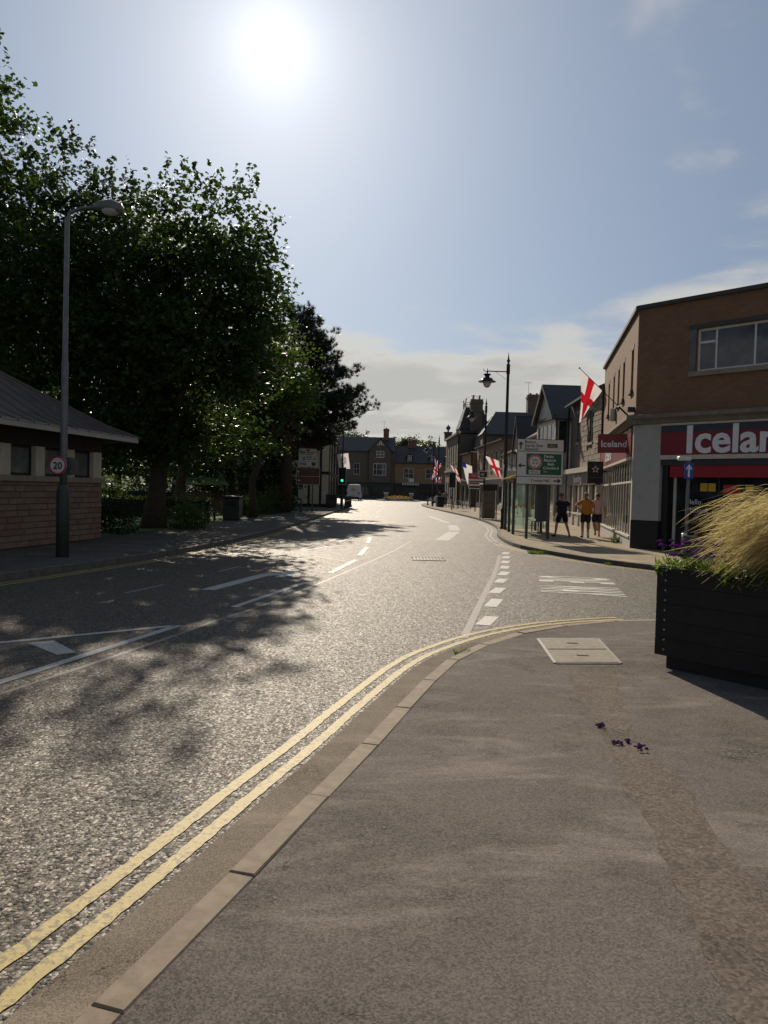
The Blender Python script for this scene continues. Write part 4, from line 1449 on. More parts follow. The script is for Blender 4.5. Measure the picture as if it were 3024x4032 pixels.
# hanging sign on the street side, facing along the pavement
Mh = frame((7.05, 26.35), (8.12, 25.75), 0)[0]
hs = thing('hanging_sign', 'dark red box sign reading Iceland hung over the pavement', 'sign', (7.24, 26.35, 3.22), math.atan2(-.50, 1.07))
MB().bevbox(0, 1.02, 0, .16, 0, .64, .015).build('sign_box', 'fascia_red', hs)
MB().box(1.022, 1.18, .04, .12, -.02, .70).build('bracket', 'sign_black', hs)
text_mesh('lettering', 'Iceland', .305, 'letter_white', hs, T((.10, -.004, .20)), .004, .006)


def flag(name, label, hoist0, hoist1, fly, drop, pattern, nU=14, nV=22, wave=.05, pole=None, narrow=.35, seed=0, skew=(0, 0, 0)):
    """cloth hanging from a staff: hoist0 to hoist1 along the staff, hanging down by drop along fly"""
    root = thing(name, label, 'flag', tuple(hoist0))
    h0, h1 = Vector((0, 0, 0)), Vector(hoist1) - Vector(hoist0)
    b = MB()
    V = []
    for j in range(nV + 1):
        t = j / nV
        for i in range(nU + 1):
            s = i / nU
            k = 1 - narrow * t
            p = h0.lerp(h1, s * k) + Vector(fly) * t + Vector((0, 0, -drop * t)) + Vector(skew) * (s * t)
            ph = s * 9 + t * 4 + seed
            p += Vector((math.sin(ph) * .6, math.cos(ph), 0)) * wave * min(1, t * 3) * (.4 + t)
            V.append(p)
    for j in range(nV):
        for i in range(nU):
            a = j * (nU + 1) + i
            b.cur = pattern((i + .5) / nU, (j + .5) / nV)
            b.add([V[a], V[a + 1], V[a + nU + 2], V[a + nU + 1]], [(0, 1, 2, 3)])
    me = b.build('cloth', ['flag_white', 'flag_red', 'flag_blue', 'flag_grey'], root, smooth=True)
    if pole:
        p0, p1 = Vector(pole[0]) - Vector(hoist0), Vector(pole[1]) - Vector(hoist0)
        MB().tube(p0, p1, .014, .010, 6).ball(p1, .03).build('flag_pole', 'sign_black', root)
        d = (p1 - p0).normalized()
        MB().tube(p0 - d * .15, p0 + d * .3, .03, .03, 8).build('pole_socket', 'sign_black', root)
    return root


def cross(u, v):
    return 1 if abs(u - .5) < .11 or abs(v - .5) < .085 else 0


def union(u, v):
    x, y = v, u
    if abs(y - .5) < .09 or abs(x - .5) < .06:
        return 1
    if abs(y - .5) < .15 or abs(x - .5) < .10:
        return 0
    d = min(abs(y - x), abs(y - (1 - x)))
    return 1 if d < .05 else 0 if d < .11 else 2


def badge(u, v):
    return 3 if ((u - .5) / .3) ** 2 + ((v - .45) / .25) ** 2 < 1 and int(u * 14 + v * 18) % 3 else 0


pb, pt = (7.80, 25.3, 4.50), (6.22, 25.1, 5.88)
hp = lambda k: tuple(pb[i] + (pt[i] - pb[i]) * k for i in range(3))
flag('england_flag', 'large white flag with red cross flying from the brick shop wall', hp(.97), hp(.50), (.02, .0, 0), 1.75, cross, wave=.045, pole=(pb, pt), narrow=.85, skew=(-.02, 0, .25))

# ---- stone shop next door with a black star sign
CAs, CBs = (10.6, 44.2), (10.08, 36.02)
sd, Ls = facade_thing('stone_shop', 'coursed stone shop with three pot chimney and pale shopfront', CAs, CBs, ZB, 'shop')
hs_ = [(1.9, 4.5, .85, 1.55), (5.2, 4.3, .95, 1.6)]
MB().wall(Ls, 3.75, hs_, 3.05, reveal=.14).build('wall', 'dark_stone', sd)
for (x, z, w_, h) in hs_:
    window(sd, x, z, w_, h, (), (.5,), 'grey_frame', 'window_glass', y=.09, t=.07, sill='sill_stone')
    lintel(sd, x, z + h + .003, w_)
blk = {}
crs = 0
for k in range(14):
    z = 3.12 + k * .265
    x = 3.3 + (k % 2) * .21
    while x < Ls - .12:
        w_ = rng.choice([.36, .44, .52])
        w_ = min(w_, Ls - .02 - x)
        clash = any(x < q[0] + q[2] + .14 and x + w_ > q[0] - .14 and z < q[1] + q[3] + .22 and z + .26 > q[1] - .15 for q in hs_)
        if not clash and w_ > .1:
            key = (round(w_, 2), rng.randint(0, 1))
            if key not in blk:
                me = MB().bevbox(0, key[0] - .018, -.045, .0, 0, .247, .012).build('tmpb', ['stone_block', 'stone_block_dark'][key[1]]).data
                bpy.data.objects.remove(bpy.data.objects['tmpb'])
                blk[key] = me
            o = link('stone_block', blk[key], sd)
            o.location = (x, rng.uniform(-.012, .0), z)
        x += w_
b = MB()
roof_slab(b, (-.0, -.32, 6.72), (Ls, -.32, 6.72), (Ls, 3.2, 8.35), (-.0, 3.2, 8.35))
roof_slab(b, (Ls, 6.7, 6.72), (0, 6.7, 6.72), (0, 3.2, 8.353), (Ls, 3.2, 8.353))
b.build('roof', 'stone_tile', sd)
b = MB()
b.box(-.02, Ls, .15, 6.4, 0, 6.6)
b.add([(-.021, .2, 6.5), (-.021, 6.3, 6.5), (-.021, 3.2, 8.2)], [(0, 1, 2)])
b.build('building_core', 'dark_stone', sd)
MB().box(-.03, Ls, -.42, -.30, 6.58, 6.70).build('gutter', 'sign_black', sd)
chimney(sd, 3.0, 2.7, 7.6, 1.5, .8, 1.25, 3, 'dark_stone', pot_h=.75)
MB().tube((.0, -.16, .0), (.0, -.16, 6.6), .06, n=8).build('downpipe', 'sign_black', sd)
MB().box(.1, Ls - .05, -.42, .0, 2.80, 3.05).build('shopfront_cornice', 'cream_frame', sd)
MB().box(.25, Ls - .15, -.20, .0, 2.15, 2.797).build('fascia', 'fascia_navy', sd)
text_mesh('fascia_lettering', 'Superdrug', .55, 'letter_white', sd, T((2.3, -.208, 2.32)), .01, .008)
for x in (.1, 1.9, 3.5, 4.6, 6.2, Ls - .32):
    MB().box(x, x + .22, -.16, .08, 0, 2.147).build('pilaster', 'cream_frame', sd)
for xa, xb in ((.32, 1.9), (2.12, 3.5), (3.72, 4.6), (4.82, 6.2), (6.42, Ls - .32)):
    p_ = MB().box(xa, xb, .0, .03, .72, 2.147).build('shop_window', 'shop_glass', sd)
    MB().box((xa + xb) / 2 - .03, (xa + xb) / 2 + .03, -.03, -.003, .72, 2.147).build('glazing_bar', 'cream_frame', p_)
    MB().box(xa, xb, -.10, .12, 0, .62).build('stall_riser', 'cream_frame', sd)
    MB().box(xa, xb, -.16, .12, .623, .715).build('window_ledge', 'white_frame', sd)
st = thing('hanging_sign', 'square black box sign with a white star outline', 'sign', (8.72, 33.2, 2.28), R(-8))
MB().bevbox(0, .66, 0, .14, 0, .95, .012).build('sign_box', 'sign_black', st)
MB().box(0.0, .66, -.006, -.001, .25, .265).build('sign_seam', 'grey_steel', st)
MB().box(.662, .8, .05, .09, .5, .56).build('bracket', 'sign_black', st)
b = MB()
for k in range(10):
    a0, a1 = math.pi / 2 + k * math.pi / 5, math.pi / 2 + (k + 1) * math.pi / 5
    r0, r1 = (.17, .08) if k % 2 == 0 else (.08, .17)
    c = (.33, .60)
    f = .66
    b.quad((c[0] + r0 * math.cos(a0), -.008, c[1] + r0 * math.sin(a0)), (c[0] + r1 * math.cos(a1), -.008, c[1] + r1 * math.sin(a1)),
           (c[0] + r1 * f * math.cos(a1), -.008, c[1] + r1 * f * math.sin(a1)), (c[0] + r0 * f * math.cos(a0), -.008, c[1] + r0 * f * math.sin(a0)))
b.build('star', 'letter_white', st)


def house(name, label, A, B, eave, ridge, depth, wallmat, roofmat, wins, shopfront=None, fm='white_frame', cat='house', chim=None, group=None, gutter=True, winrows=(.5,), wincols=(.5,), hip=0.0):
    """a street house: wall with openings, roof along the street, windows, optional shopfront"""
    root, L = facade_thing(name, label, A, B, ZB, cat, group)
    z0 = 3.0 if shopfront else 0.0
    MB().wall(L, eave - z0, wins, z0, reveal=.12).build('wall', wallmat, root)
    b = MB()
    b.box(.01, L - .01, .14, depth, 0, eave - .02)
    if not hip:
        for x in (.012, L - .012):
            b.add([(x, .1, eave - .05), (x, depth, eave - .05), (x, depth / 2, ridge - .1)], [(0, 1, 2)])
    b.build('building_core', wallmat, root)
    b = MB()
    h = hip
    if h:
        b.add([(-.15, -.28, eave - .04), (L + .15, -.28, eave - .04), (L + .15, depth + .25, eave - .04), (-.15, depth + .25, eave - .04), (h, depth / 2, ridge), (L - h, depth / 2, ridge)],
              [(0, 1, 5, 4), (1, 2, 5), (2, 3, 4, 5), (3, 0, 4), (3, 2, 1, 0)])
    else:
        roof_slab(b, (-.06, -.28, eave - .06), (L + .06, -.28, eave - .06), (L + .06, depth / 2, ridge), (-.06, depth / 2, ridge))
        roof_slab(b, (L + .06, depth + .25, eave - .06), (-.06, depth + .25, eave - .06), (-.06, depth / 2, ridge + .003), (L + .06, depth / 2, ridge + .003))
    b.build('roof', roofmat, root)
    if gutter:
        MB().box(-.05, L + .05, -.38, -.28, eave - .18, eave - .07).build('gutter', 'sign_black', root)
    for q in wins:
        window(root, *q, cols=wincols, rows=winrows, fm=fm, gm='window_glass', y=.025, t=.06, sill='sill_stone')
    if shopfront:
        col, fcol, bays = shopfront
        MB().box(.02, L - .02, -.22, .0, 2.35, 2.95).build('fascia', fcol, root)
        MB().box(0, L, -.34, .0, 2.953, 3.06).build('shopfront_cornice', col, root)
        for i in range(bays + 1):
            x = .02 + (L - .26) * i / bays
            MB().box(x, x + .22, -.14, .05, 0, 2.347).build('pilaster', col, root)
        for i in range(bays):
            xa, xb = .24 + (L - .26) * i / bays, .02 + (L - .26) * (i + 1) / bays
            MB().box(xa, xb, .02, .05, .55, 2.347).build('shop_window', 'shop_glass', root)
            MB().box(xa, xb, -.08, .08, 0, .547).build('stall_riser', col, root)
    for c in (chim or []):
        chimney(root, *c[:7], **(c[7] if len(c) > 7 else {}))
    return root, L


# white gabled house with a bay
gb, Lg = house('gabled_house', 'pale rendered house with steep gabled bay over the street', (10.45, 50.4), (10.62, 44.25), 6.0, 8.1, 7, 'white_render', 'slate', [], ('cream_frame', 'fascia_navy', 2), gutter=False)
b = MB()
x0, x1, yb = .7, 5.5, -.75
b.box(x0, x1, yb + .13, .0, 3.2, 6.25)
b.build('bay', 'grey_render', gb)
MB().wall(x1 - x0, 3.05, [(x0 + .25, 4.05, x1 - x0 - .5, 1.9)], 3.2, x0, yb, .12).build('bay_front', 'white_render', gb)
window(gb, x0 + .25, 4.05, x1 - x0 - .5, 1.9, (.25, .5, .75), (.45,), 'white_frame', 'window_glass', y=yb + .05, t=.09)
MB().box(x1 + .003, x1 + .05, yb + .2, -.1, 4.1, 5.9).build('side_window', 'window_glass', gb)
b = MB()
xm = (x0 + x1) / 2
b.add([(x0, yb - .02, 6.25), (x1, yb - .02, 6.25), (xm, yb - .02, 8.15)], [(0, 1, 2)])
b.build('gable_panel', 'white_render', gb)
b = MB()
roof_slab(b, (x0 - .28, 3.5, 6.05), (x0 - .28, yb - .3, 6.05), (xm, yb - .3, 8.35), (xm, 3.5, 8.35))
roof_slab(b, (x1 + .28, yb - .3, 6.05), (x1 + .28, 3.5, 6.05), (xm, 3.5, 8.353), (xm, yb - .3, 8.353))
b.build('gable_roof', 'slate', gb)
b = MB()
for s in (-1, 1):
    xe = x0 - .25 if s < 0 else x1 + .25
    b.add([(xe, yb - .33, 5.98), (xe, yb - .33, 6.2), (xm, yb - .33, 8.36), (xm, yb - .33, 8.1)], [(0, 1, 2, 3)] if s < 0 else [(3, 2, 1, 0)])
b.box(x0 - .1, x1 + .1, yb - .12, yb - .02, 6.1, 6.28)
b.build('barge_board', 'black_timber', gb)
b = MB()
b.tube((2.0, 3.4, 8.0), (2.0, 3.4, 9.9), .025, n=5).tube((1.5, 3.4, 9.8), (2.7, 3.4, 9.75), .015, n=4)
for k in range(7):
    b.tube((1.5 + k * .18, 3.1, 9.79), (1.5 + k * .18, 3.7, 9.79), .008, n=4)
    b.tube((1.5 + k * .18, 3.4, 9.55), (1.5 + k * .18, 3.4, 10.0), .008, n=4)
b.build('tv_aerial', 'grey_steel', gb)

# timbered low houses in the middle of the row
h1, Lh = house('timbered_house', 'low house with sunlit stone tile roof beside the gabled house', (10.6, 58.0), (10.46, 50.45), 5.75, 8.0, 7, 'grey_render', 'stone_tile',
               [(.8, 3.9, 1.1, 1.2), (3.2, 3.9, 1.1, 1.2), (5.6, 3.9, 1.1, 1.2)], ('cream_frame', 'dark_green_paint', 3))
for x in (.05, .6, 2.1, 2.9, 4.5, 5.3, 6.9):
    MB().box(x, x + .14, -.035, -.004, 3.05, 5.6).build('timber_stud', 'black_timber', h1)
h2, Lh2 = house('timbered_house', 'low timbered house with a small boarded gable and pale studs', (10.85, 70.0), (10.61, 58.05), 5.2, 7.3, 7, 'white_render', 'stone_tile',
                [(1.0, 3.6, 1.1, 1.1), (3.6, 3.6, 1.1, 1.1), (6.4, 3.6, 1.1, 1.1), (9.4, 3.6, 1.1, 1.1)], ('white_frame', 'fascia_red', 4))
for k in range(13):
    x = .05 + k * .96
    MB().box(x, x + .14, -.035, -.004, 3.05, 5.1).build('timber_stud', 'black_timber', h2)
gx = 8.8
b = MB()
b.add([(gx - 1.5, -.3, 5.0), (gx + 1.5, -.3, 5.0), (gx, -.3, 7.7)], [(0, 1, 2)])
gp_ = b.build('gable_panel', 'white_render', h2)
b = MB()
roof_slab(b, (gx - 1.7, 3.4, 4.9), (gx - 1.7, -.45, 4.9), (gx, -.45, 7.85), (gx, 3.4, 7.85))
roof_slab(b, (gx + 1.7, -.45, 4.9), (gx + 1.7, 3.4, 4.9), (gx, 3.4, 7.853), (gx, -.45, 7.853))
b.build('gable_roof', 'slate', h2)
for k in range(5):
    x = gx - 1.1 + k * .55
    MB().box(x - .04, x + .04, -.335, -.304, 5.0, 5.0 + 2.6 * (1 - abs(x - gx) / 1.55)).build('gable_stud', 'black_timber', gp_)

# stone terrace
house('stone_terrace', 'long coursed stone terrace with tall sash windows over shops', (10.3, 86.5), (10.86, 70.05), 6.7, 6.72, 7, 'gold_stone', 'slate',
      [(1.0 + i * 2.6, 3.9, 1.0, 1.9) for i in range(6)], ('cream_frame', 'fascia_navy', 5), hip=3.2, wincols=())
# large hipped roof behind, with the big chimney
bigh, Lb = house('hipped_house', 'large house with broad slate hipped roof and massive chimney behind the terrace', (10.9, 86.8), (23, 86.8), 8.3, 11.2, 8, 'dark_stone', 'slate',
                 [(1.0 + i * 2.4, 5.6, 1.1, 1.7) for i in range(4)], None, hip=1.9, chim=[(5.6, 3.6, 10.2, 1.5, 1.1, 3.1, 2, dict(mat='dark_stone', pot_h=.2, aerial=True))])
# small stone shop before the bank
house('small_stone_shop', 'narrow stone shop squeezed against the turreted bank', (9.4, 94.6), (9.8, 88.0), 6.3, 6.32, 1.0, 'gold_stone', 'slate',
      [(1.2, 3.8, .8, 1.7), (3.6, 3.8, .8, 1.7)], ('grey_frame', 'sign_black', 2), hip=.4, wincols=())

# ---- turreted bank
BA, BB = (8.55, 109.0), (8.9, 95.0)
bank, Lk = facade_thing('turreted_bank', 'tall dark stone bank with mansard turret and iron cresting', BA, BB, ZB, 'building')
MB().wall(Lk, 8.9, [(1.2 + i * 2.6, 5.4, 1.1, 2.2) for i in range(5)] + [(1.2 + i * 2.6, 2.0 - 1.4, 1.3, 2.4) for i in range(5)], 0).build('wall', 'dark_stone', bank)
for i in range(5):
    window(bank, 1.2 + i * 2.6, 5.4, 1.1, 2.2, (.5,), (.5,), 'grey_frame', t=.07, sill='sill_stone')
    window(bank, 1.2 + i * 2.6, .6, 1.3, 2.4, (.5,), (.6,), 'grey_frame', t=.07)
MB().box(.01, Lk - .01, .14, 10, 0, 8.85).build('building_core', 'dark_stone', bank)
MB().box(-.2, Lk + .2, -.28, .2, 8.75, 9.0).build('cornice', 'sill_stone', bank)
MB().box(-.1, Lk + .1, -.14, .0, 4.3, 4.55).build('string_course', 'sill_stone', bank)
b = MB()
b.add([(-.2, -.2, 8.95), (Lk + .2, -.2, 8.95), (Lk + .2, 10.2, 8.95), (-.2, 10.2, 8.95), (4, 5, 11.0), (Lk - 4, 5, 11.0)], [(0, 1, 5, 4), (1, 2, 5), (2, 3, 4, 5), (3, 0, 4)])
b.build('roof', 'slate', bank)
tx0, tx1, ty0, ty1 = Lk - 5.0, Lk - .9, .3, 3.9
b = MB()
i_ = .75
b.box(tx0, tx1, ty0, ty1, 8.8, 9.6)
vs = [(tx0 - .1, ty0 - .1, 9.6), (tx1 + .1, ty0 - .1, 9.6), (tx1 + .1, ty1 + .1, 9.6), (tx0 - .1, ty1 + .1, 9.6), (tx0 + i_, ty0 + i_, 12.3), (tx1 - i_, ty0 + i_, 12.3), (tx1 - i_, ty1 - i_, 12.3), (tx0 + i_, ty1 - i_, 12.3)]
b.add(vs, [(0, 1, 5, 4), (1, 2, 6, 5), (2, 3, 7, 6), (3, 0, 4, 7), (4, 5, 6, 7)])
tur = b.build('turret', 'slate', bank)
b = MB()
for (x, y) in ((tx0 + i_, ty0 + i_), (tx1 - i_, ty0 + i_), (tx1 - i_, ty1 - i_), (tx0 + i_, ty1 - i_)):
    b.tube((x, y, 12.3), (x, y, 13.2), .04, n=6).ball((x, y, 13.25), .09)
    b.tube((x, y, 13.3), (x, y, 13.55), .03, .005, 5)
for (p, q) in (((tx0 + i_, ty0 + i_), (tx1 - i_, ty0 + i_)), ((tx1 - i_, ty0 + i_), (tx1 - i_, ty1 - i_)), ((tx1 - i_, ty1 - i_), (tx0 + i_, ty1 - i_)), ((tx0 + i_, ty1 - i_), (tx0 + i_, ty0 + i_))):
    for z in (12.38, 12.9):
        b.tube((*p, z), (*q, z), .025, n=5)
    for k in range(1, 10):
        t = k / 10
        x, y = p[0] + (q[0] - p[0]) * t, p[1] + (q[1] - p[1]) * t
        b.tube((x, y, 12.35), (x, y, 12.95), .016, n=4)
cxm, cym = (tx0 + tx1) / 2, (ty0 + ty1) / 2
for s in (0, 1):
    pts = [(cxm + math.cos(a) * 1.25 * (1 - s), cym + math.cos(a) * 1.1 * s, 12.6 + 1.35 * math.sin(a)) for a in [math.pi * k / 12 for k in range(13)]]
    b.path(pts, [.03] * 13, 5)
b.build('iron_cresting', 'sign_black', tur)
chimney(bank, tx1 - .3, 1.5, 9.0, .7, 1.5, 4.2, 2, 'dark_stone', pot_h=.5)
b = MB()
b.box(-.3, .7, -.3, .7, 8.9, 9.9).box(-.4, .8, -.4, .8, 9.9, 10.05)
pier = b.build('corner_pier', 'dark_stone', bank)
MB().lathe([(.12, 0), (.15, .1), (.08, .2), (.3, .45), (.33, .7), (.15, .85), (.05, 1.0), (.0, 1.1)], (.2, .2, 10.05), 10).build('urn', 'dark_stone', pier)

# ================================================================== FAR END OF THE STREET
fl, Lf = house('gabled_far_house', 'dark stone house facing down the street with tall gable and timbered apex', (-9.5, 150), (1.85, 150), 9.2, 12.2, 9, 'dark_stone', 'slate',
               [(.6, 4.6, 1.1, 2.2), (3.4, 4.6, 1.1, 2.2)], ('dark_green_paint', 'dark_green_paint', 4), chim=[(9.0, 3.6, 11, 1.1, 1.4, 2.9, 2, dict(mat='red_brick', pot_h=.2, aerial=True))])
b = MB()
b.box(6.4, 10.6, -.6, -.003, 3.1, 9.3)
b.add([(6.2, -.61, 9.3), (10.8, -.61, 9.3), (8.5, -.61, 11.6)], [(0, 1, 2)])
b.build('front_bay', 'dark_stone', fl)
b = MB()
roof_slab(b, (6.0, 4.4, 9.1), (6.0, -.9, 9.1), (8.5, -.9, 11.8), (8.5, 4.4, 11.8))
roof_slab(b, (11.0, -.9, 9.1), (11.0, 4.4, 9.1), (8.5, 4.4, 11.803), (8.5, -.9, 11.803))
b.build('gable_roof', 'slate', fl)
gpan = MB().yprism([(7.7, 10.3), (9.3, 10.3), (8.5, 11.3)], -.66, -.62).build('gable_panel', 'white_render', fl)
for x in (8.1, 8.5, 8.9):
    MB().box(x - .04, x + .04, -.70, -.663, 10.3, 10.8 + (.35 if x == 8.5 else 0)).build('gable_stud', 'black_timber', gpan)
window(fl, 7.2, 4.5, 2.5, 2.3, (.25, .75), (.5,), 'white_frame', y=-.68, t=.09)
window(fl, 7.75, 7.9, 1.5, 1.3, (.5,), (.5,), 'white_frame', y=-.68, t=.09)

fr, Lr = house('far_terrace', 'golden stone terrace with arched slate dormers and striped awning', (1.9, 150), (24, 150), 7.15, 10.6, 9, 'gold_stone', 'slate',
               [(1.65, 4.1, 2.0, 1.9), (6.0, 4.1, 2.0, 1.9), (11.5, 4.1, 2.0, 1.9)], ('dark_blue', 'sign_black', 7), chim=[(2.6, 4.0, 10.0, 1.7, 1.1, 1.7, 3, dict(mat='red_brick', pot_h=.2))])
for i, x in enumerate((2.4, 6.9, 10.0, 14.5)):
    b = MB()
    b.box(x - .1, x + .95, .15, 1.4, 7.1, 8.5)
    d_ = b.build('dormer', 'slate', fr)
    window(d_, x + .05, 7.25, .75, 1.3, (.5,), (.5,), 'white_frame', y=.06, t=.08, name='dormer_window')
    b = MB()
    roof_slab(b, (x - .35, 2.4, 8.35), (x - .35, -.1, 8.35), (x + .42, -.1, 9.05), (x + .42, 2.4, 9.05), .06)
    roof_slab(b, (x + 1.2, -.1, 8.35), (x + 1.2, 2.4, 8.35), (x + .42, 2.4, 9.053), (x + .42, -.1, 9.053), .06)
    b.build('dormer_roof', 'lead_grey', d_)
aw = []
for k in range(22):
    MB().quad((1.3 + k * .155, -1.1, 2.72), (1.3 + (k + 1) * .155, -1.1, 2.72), (1.3 + (k + 1) * .155, -.23, 3.25), (1.3 + k * .155, -.23, 3.25)).build('awning_stripe', 'white_frame' if k % 2 else 'sign_black', fr)
MB().box(2.7, 3.75, -.10, -.02, 3.35, 4.0).build('notice_board', 'sign_white', fr)

# ================================================================== LEFT SIDE
# ---- half timbered inn
IA, IB = (-5.0, 68.5), (-5.2, 84)
inn, Li = facade_thing('timbered_inn', 'black and white half timbered inn shaded by the pine', IA, IB, ZB, 'building')
Mi = frame(IA, IB, ZB)[0]
M3 = Mi.inverted() @ frame((-15, 68.5), IA, ZB)[0]
iw = [(1.4, 3.9, 1.5, 1.5), (5.4, 3.9, 1.5, 1.5), (10.5, 3.9, 1.5, 1.5), (1.4, .8, 1.6, 1.6), (5.4, .8, 1.6, 1.6), (10.5, .8, 1.6, 1.6)]
b = MB()
b.wall(Li, 6.4, iw, 0)
b.M = M3
iw3 = [(2, 4.0, 1.4, 1.3), (6.4, 4.0, 1.4, 1.3), (2, .9, 1.4, 1.5), (6.4, .9, 1.4, 1.5)]
b.wall(10, 6.4, iw3, 0)
b.build('wall', 'cream_render', inn)
for q in iw:
    window(inn, *q, cols=(.33, .66), rows=(.5,), fm='white_frame', y=.06, t=.06)
for q in iw3:
    window(inn, *q, cols=(.33, .66), rows=(.5,), fm='white_frame', y=.06, t=.06, M=M3)
MB().box(.15, Li - .1, .15, 9.8, 0, 6.3).build('building_core', 'black_timber', inn)
for M_, Lx, ws in ((None, Li, iw), (M3, 10, iw3)):
    for z in (.0, 2.9, 6.1):
        MB(M_).box(0.004, Lx - .004, -.05, -.004, z, z + .26).build('timber_rail', 'black_timber', inn)
    x = .0
    while x < Lx - .2:
        for za, zb in ((.262, 2.898), (3.162, 6.098)):
            if not any(x + .2 > q[0] and x < q[0] + q[2] and za < q[1] + q[3] and zb > q[1] for q in ws):
                MB(M_).box(x + .004, x + .2, -.045, -.004, za, zb).build('timber_stud', 'black_timber', inn)
        x += 1.02
b = MB()
roof_slab(b, (-.5, -.5, 6.25), (Li + .5, -.5, 6.25), (Li + .5, 5, 9.6), (-.5, 5, 9.6))
roof_slab(b, (Li + .5, 10.4, 6.25), (-.5, 10.4, 6.25), (-.5, 5, 9.603), (Li + .5, 5, 9.603))
b.add([(.0, .0, 6.3), (.0, 9.9, 6.3), (.0, 5, 9.45)], [(0, 1, 2)])
b.build('roof', 'slate', inn)
chimney(inn, 6, 4.5, 9.0, 1.5, .9, 1.8, 3, 'red_brick')
b = MB()
b.box(8.5, 8.9, -1.1, -.05, 4.9, 5.0).box(8.5, 8.9, -1.2, -1.1, 4.1, 5.0)
b.build('inn_sign', 'black_timber', inn)

# ---- stone toilet block with hipped metal roof
TA, TB = (-10.15, 8.0), (-8.25, 22.45)
tb, Lt = facade_thing('toilet_block', 'low buff stone block with cream piers and hipped metal roof', TA, TB, ZB, 'building')
D = 6.4
MB().box(.05, Lt - .05, .06, D - .05, 0, 1.62).build('wall_backing', 'mortar', tb)
bm_ = {}
k = 0
z = 0.02
rowh = [.15] * 10 + [.12]
cnt = 0
for r_, h in enumerate(rowh):
    for face in (0, 1):
        x = -.0 - (.23 if r_ % 2 else 0)
        lim = Lt if face == 0 else D
        while x < lim - .01:
            w_ = rng.choice([.44, .52, .60, .36])
            xa, xb = max(x, 0 if face == 0 else .10), min(x + w_, lim)
            x += w_
            if face == 0 and xb < Lt - 8.2:
                continue
            if xb - xa < .05:
                continue
            mt = rng.choice(['buff_block', 'buff_block', 'red_block'])
            key = (round(xb - xa, 2), round(h, 2), mt)
            if key not in bm_:
                me = MB().bevbox(0, key[0] - .012, 0, .10, 0, key[1] - .012, .008).build('tmpb', mt).data
                bpy.data.objects.remove(bpy.data.objects['tmpb'])
                bm_[key] = me
            o = link('stone_block', bm_[key], tb)
            if face == 0:
                o.location = (xa, rng.uniform(-.012, .004), z)
            else:
                o.location = (Lt + rng.uniform(-.004, .010), xa, z)
                o.rotation_euler = (0, 0, R(90))
            cnt += 1
    z += h
MB().box(.0, Lt - 8.25, .0, .08, 0, 1.62).build('plain_wall', 'buff_block', tb)
b = MB()
b.box(-.06, Lt + .07, -.07, .25, 1.625, 1.76)
b.box(Lt - .2, Lt + .073, .25, D, 1.627, 1.757)
b.build('sill_band', 'sill_stone', tb)
px = Lt - .46
piers = []
while px > 0:
    MB().box(px, px + .46 if px > Lt - .6 else px + .40, .02, .30, 1.763, 2.50).build('render_pier', 'cream_render', tb)
    piers.append(px)
    px -= 1.42
for a in piers[:-1]:
    xa, xb = a - 1.02, a
    window(tb, xa, 1.765, xb - xa, .735, (), (), 'black_timber', 'frosted_glass', y=.14, t=.06)
for k in range(4):
    y0 = .3 + k * 1.5
    MB().box(Lt - .28, Lt, y0 + 1.0, y0 + 1.5, 1.763, 2.5).build('render_pier', 'cream_render', tb)
MB().box(.05, Lt - .06, .32, D - .1, 1.6, 2.6).build('inner_core', 'black_timber', tb)
MB().box(.02, Lt - .02, .03, D, 2.503, 2.86).build('soffit_beam', 'black_timber', tb)
OV = .72
b = MB()
b.box(-OV, Lt + OV, -OV, D + OV, 2.86, 2.895)
b.build('soffit', 'black_timber', tb)
b = MB()
for (xa, xb, ya, yb_) in ((-OV - .03, Lt + OV + .03, -OV - .03, -OV), (-OV - .03, Lt + OV + .03, D + OV, D + OV + .03), (Lt + OV, Lt + OV + .03, -OV, D + OV), (-OV - .03, -OV, -OV, D + OV)):
    b.box(xa, xb, ya, yb_, 2.84, 3.00)
b.build('fascia_board', 'fascia_cream', tb)
ex0, ex1, ey0, ey1 = -OV - .05, Lt + OV + .05, -OV - .05, D + OV + .05
half = (ey1 - ey0) / 2
zr = lambda q: 2.97 + .42 * q if q < .7 else 2.97 + .42 * .7 + .62 * (q - .7)
rings = [0, .7, half]
b = MB()
vs = []
for q in rings:
    vs += [(ex0 + q, ey0 + q, zr(q)), (ex1 - q, ey0 + q, zr(q)), (ex1 - q, ey1 - q, zr(q)), (ex0 + q, ey1 - q, zr(q))]
fs = []
for r_ in range(2):
    for j in range(4):
        fs.append((4 * r_ + j, 4 * r_ + (j + 1) % 4, 4 * r_ + 4 + (j + 1) % 4, 4 * r_ + 4 + j))
b.add(vs, fs)
rf = b.build('roof', 'roof_metal', tb)
x = ex1 - .45
while x > Lt - 9.5:
    qm = min(half - .02, ex1 - x)
    pts = [(x, ey0 + q, zr(q) + .012) for q in ([0, .7, qm] if qm > .75 else [0, qm])]
    MB().path(pts, [.022] * len(pts), 5).build('roof_seam', 'roof_metal', rf)
    x -= .62
y = ey0 + .45
while y < ey1 - .3:
    qm = min(y - ey0, ey1 - y)
    pts = [(ex1 - q, y, zr(q) + .012) for q in ([0, .7, qm] if qm > .75 else [0, qm])]
    MB().path(pts, [.022] * len(pts), 5).build('roof_seam', 'roof_metal', rf)
    y += .62
hip_pts = [(ex1 - q, ey0 + q, zr(q) + .01) for q in (0, .7, half)]
MB().path(hip_pts, [.05, .05, .05], 6).build('hip_cap', 'roof_metal', rf)
hip_pts = [(ex1 - q, ey1 - q, zr(q) + .01) for q in (0, .7, half)]
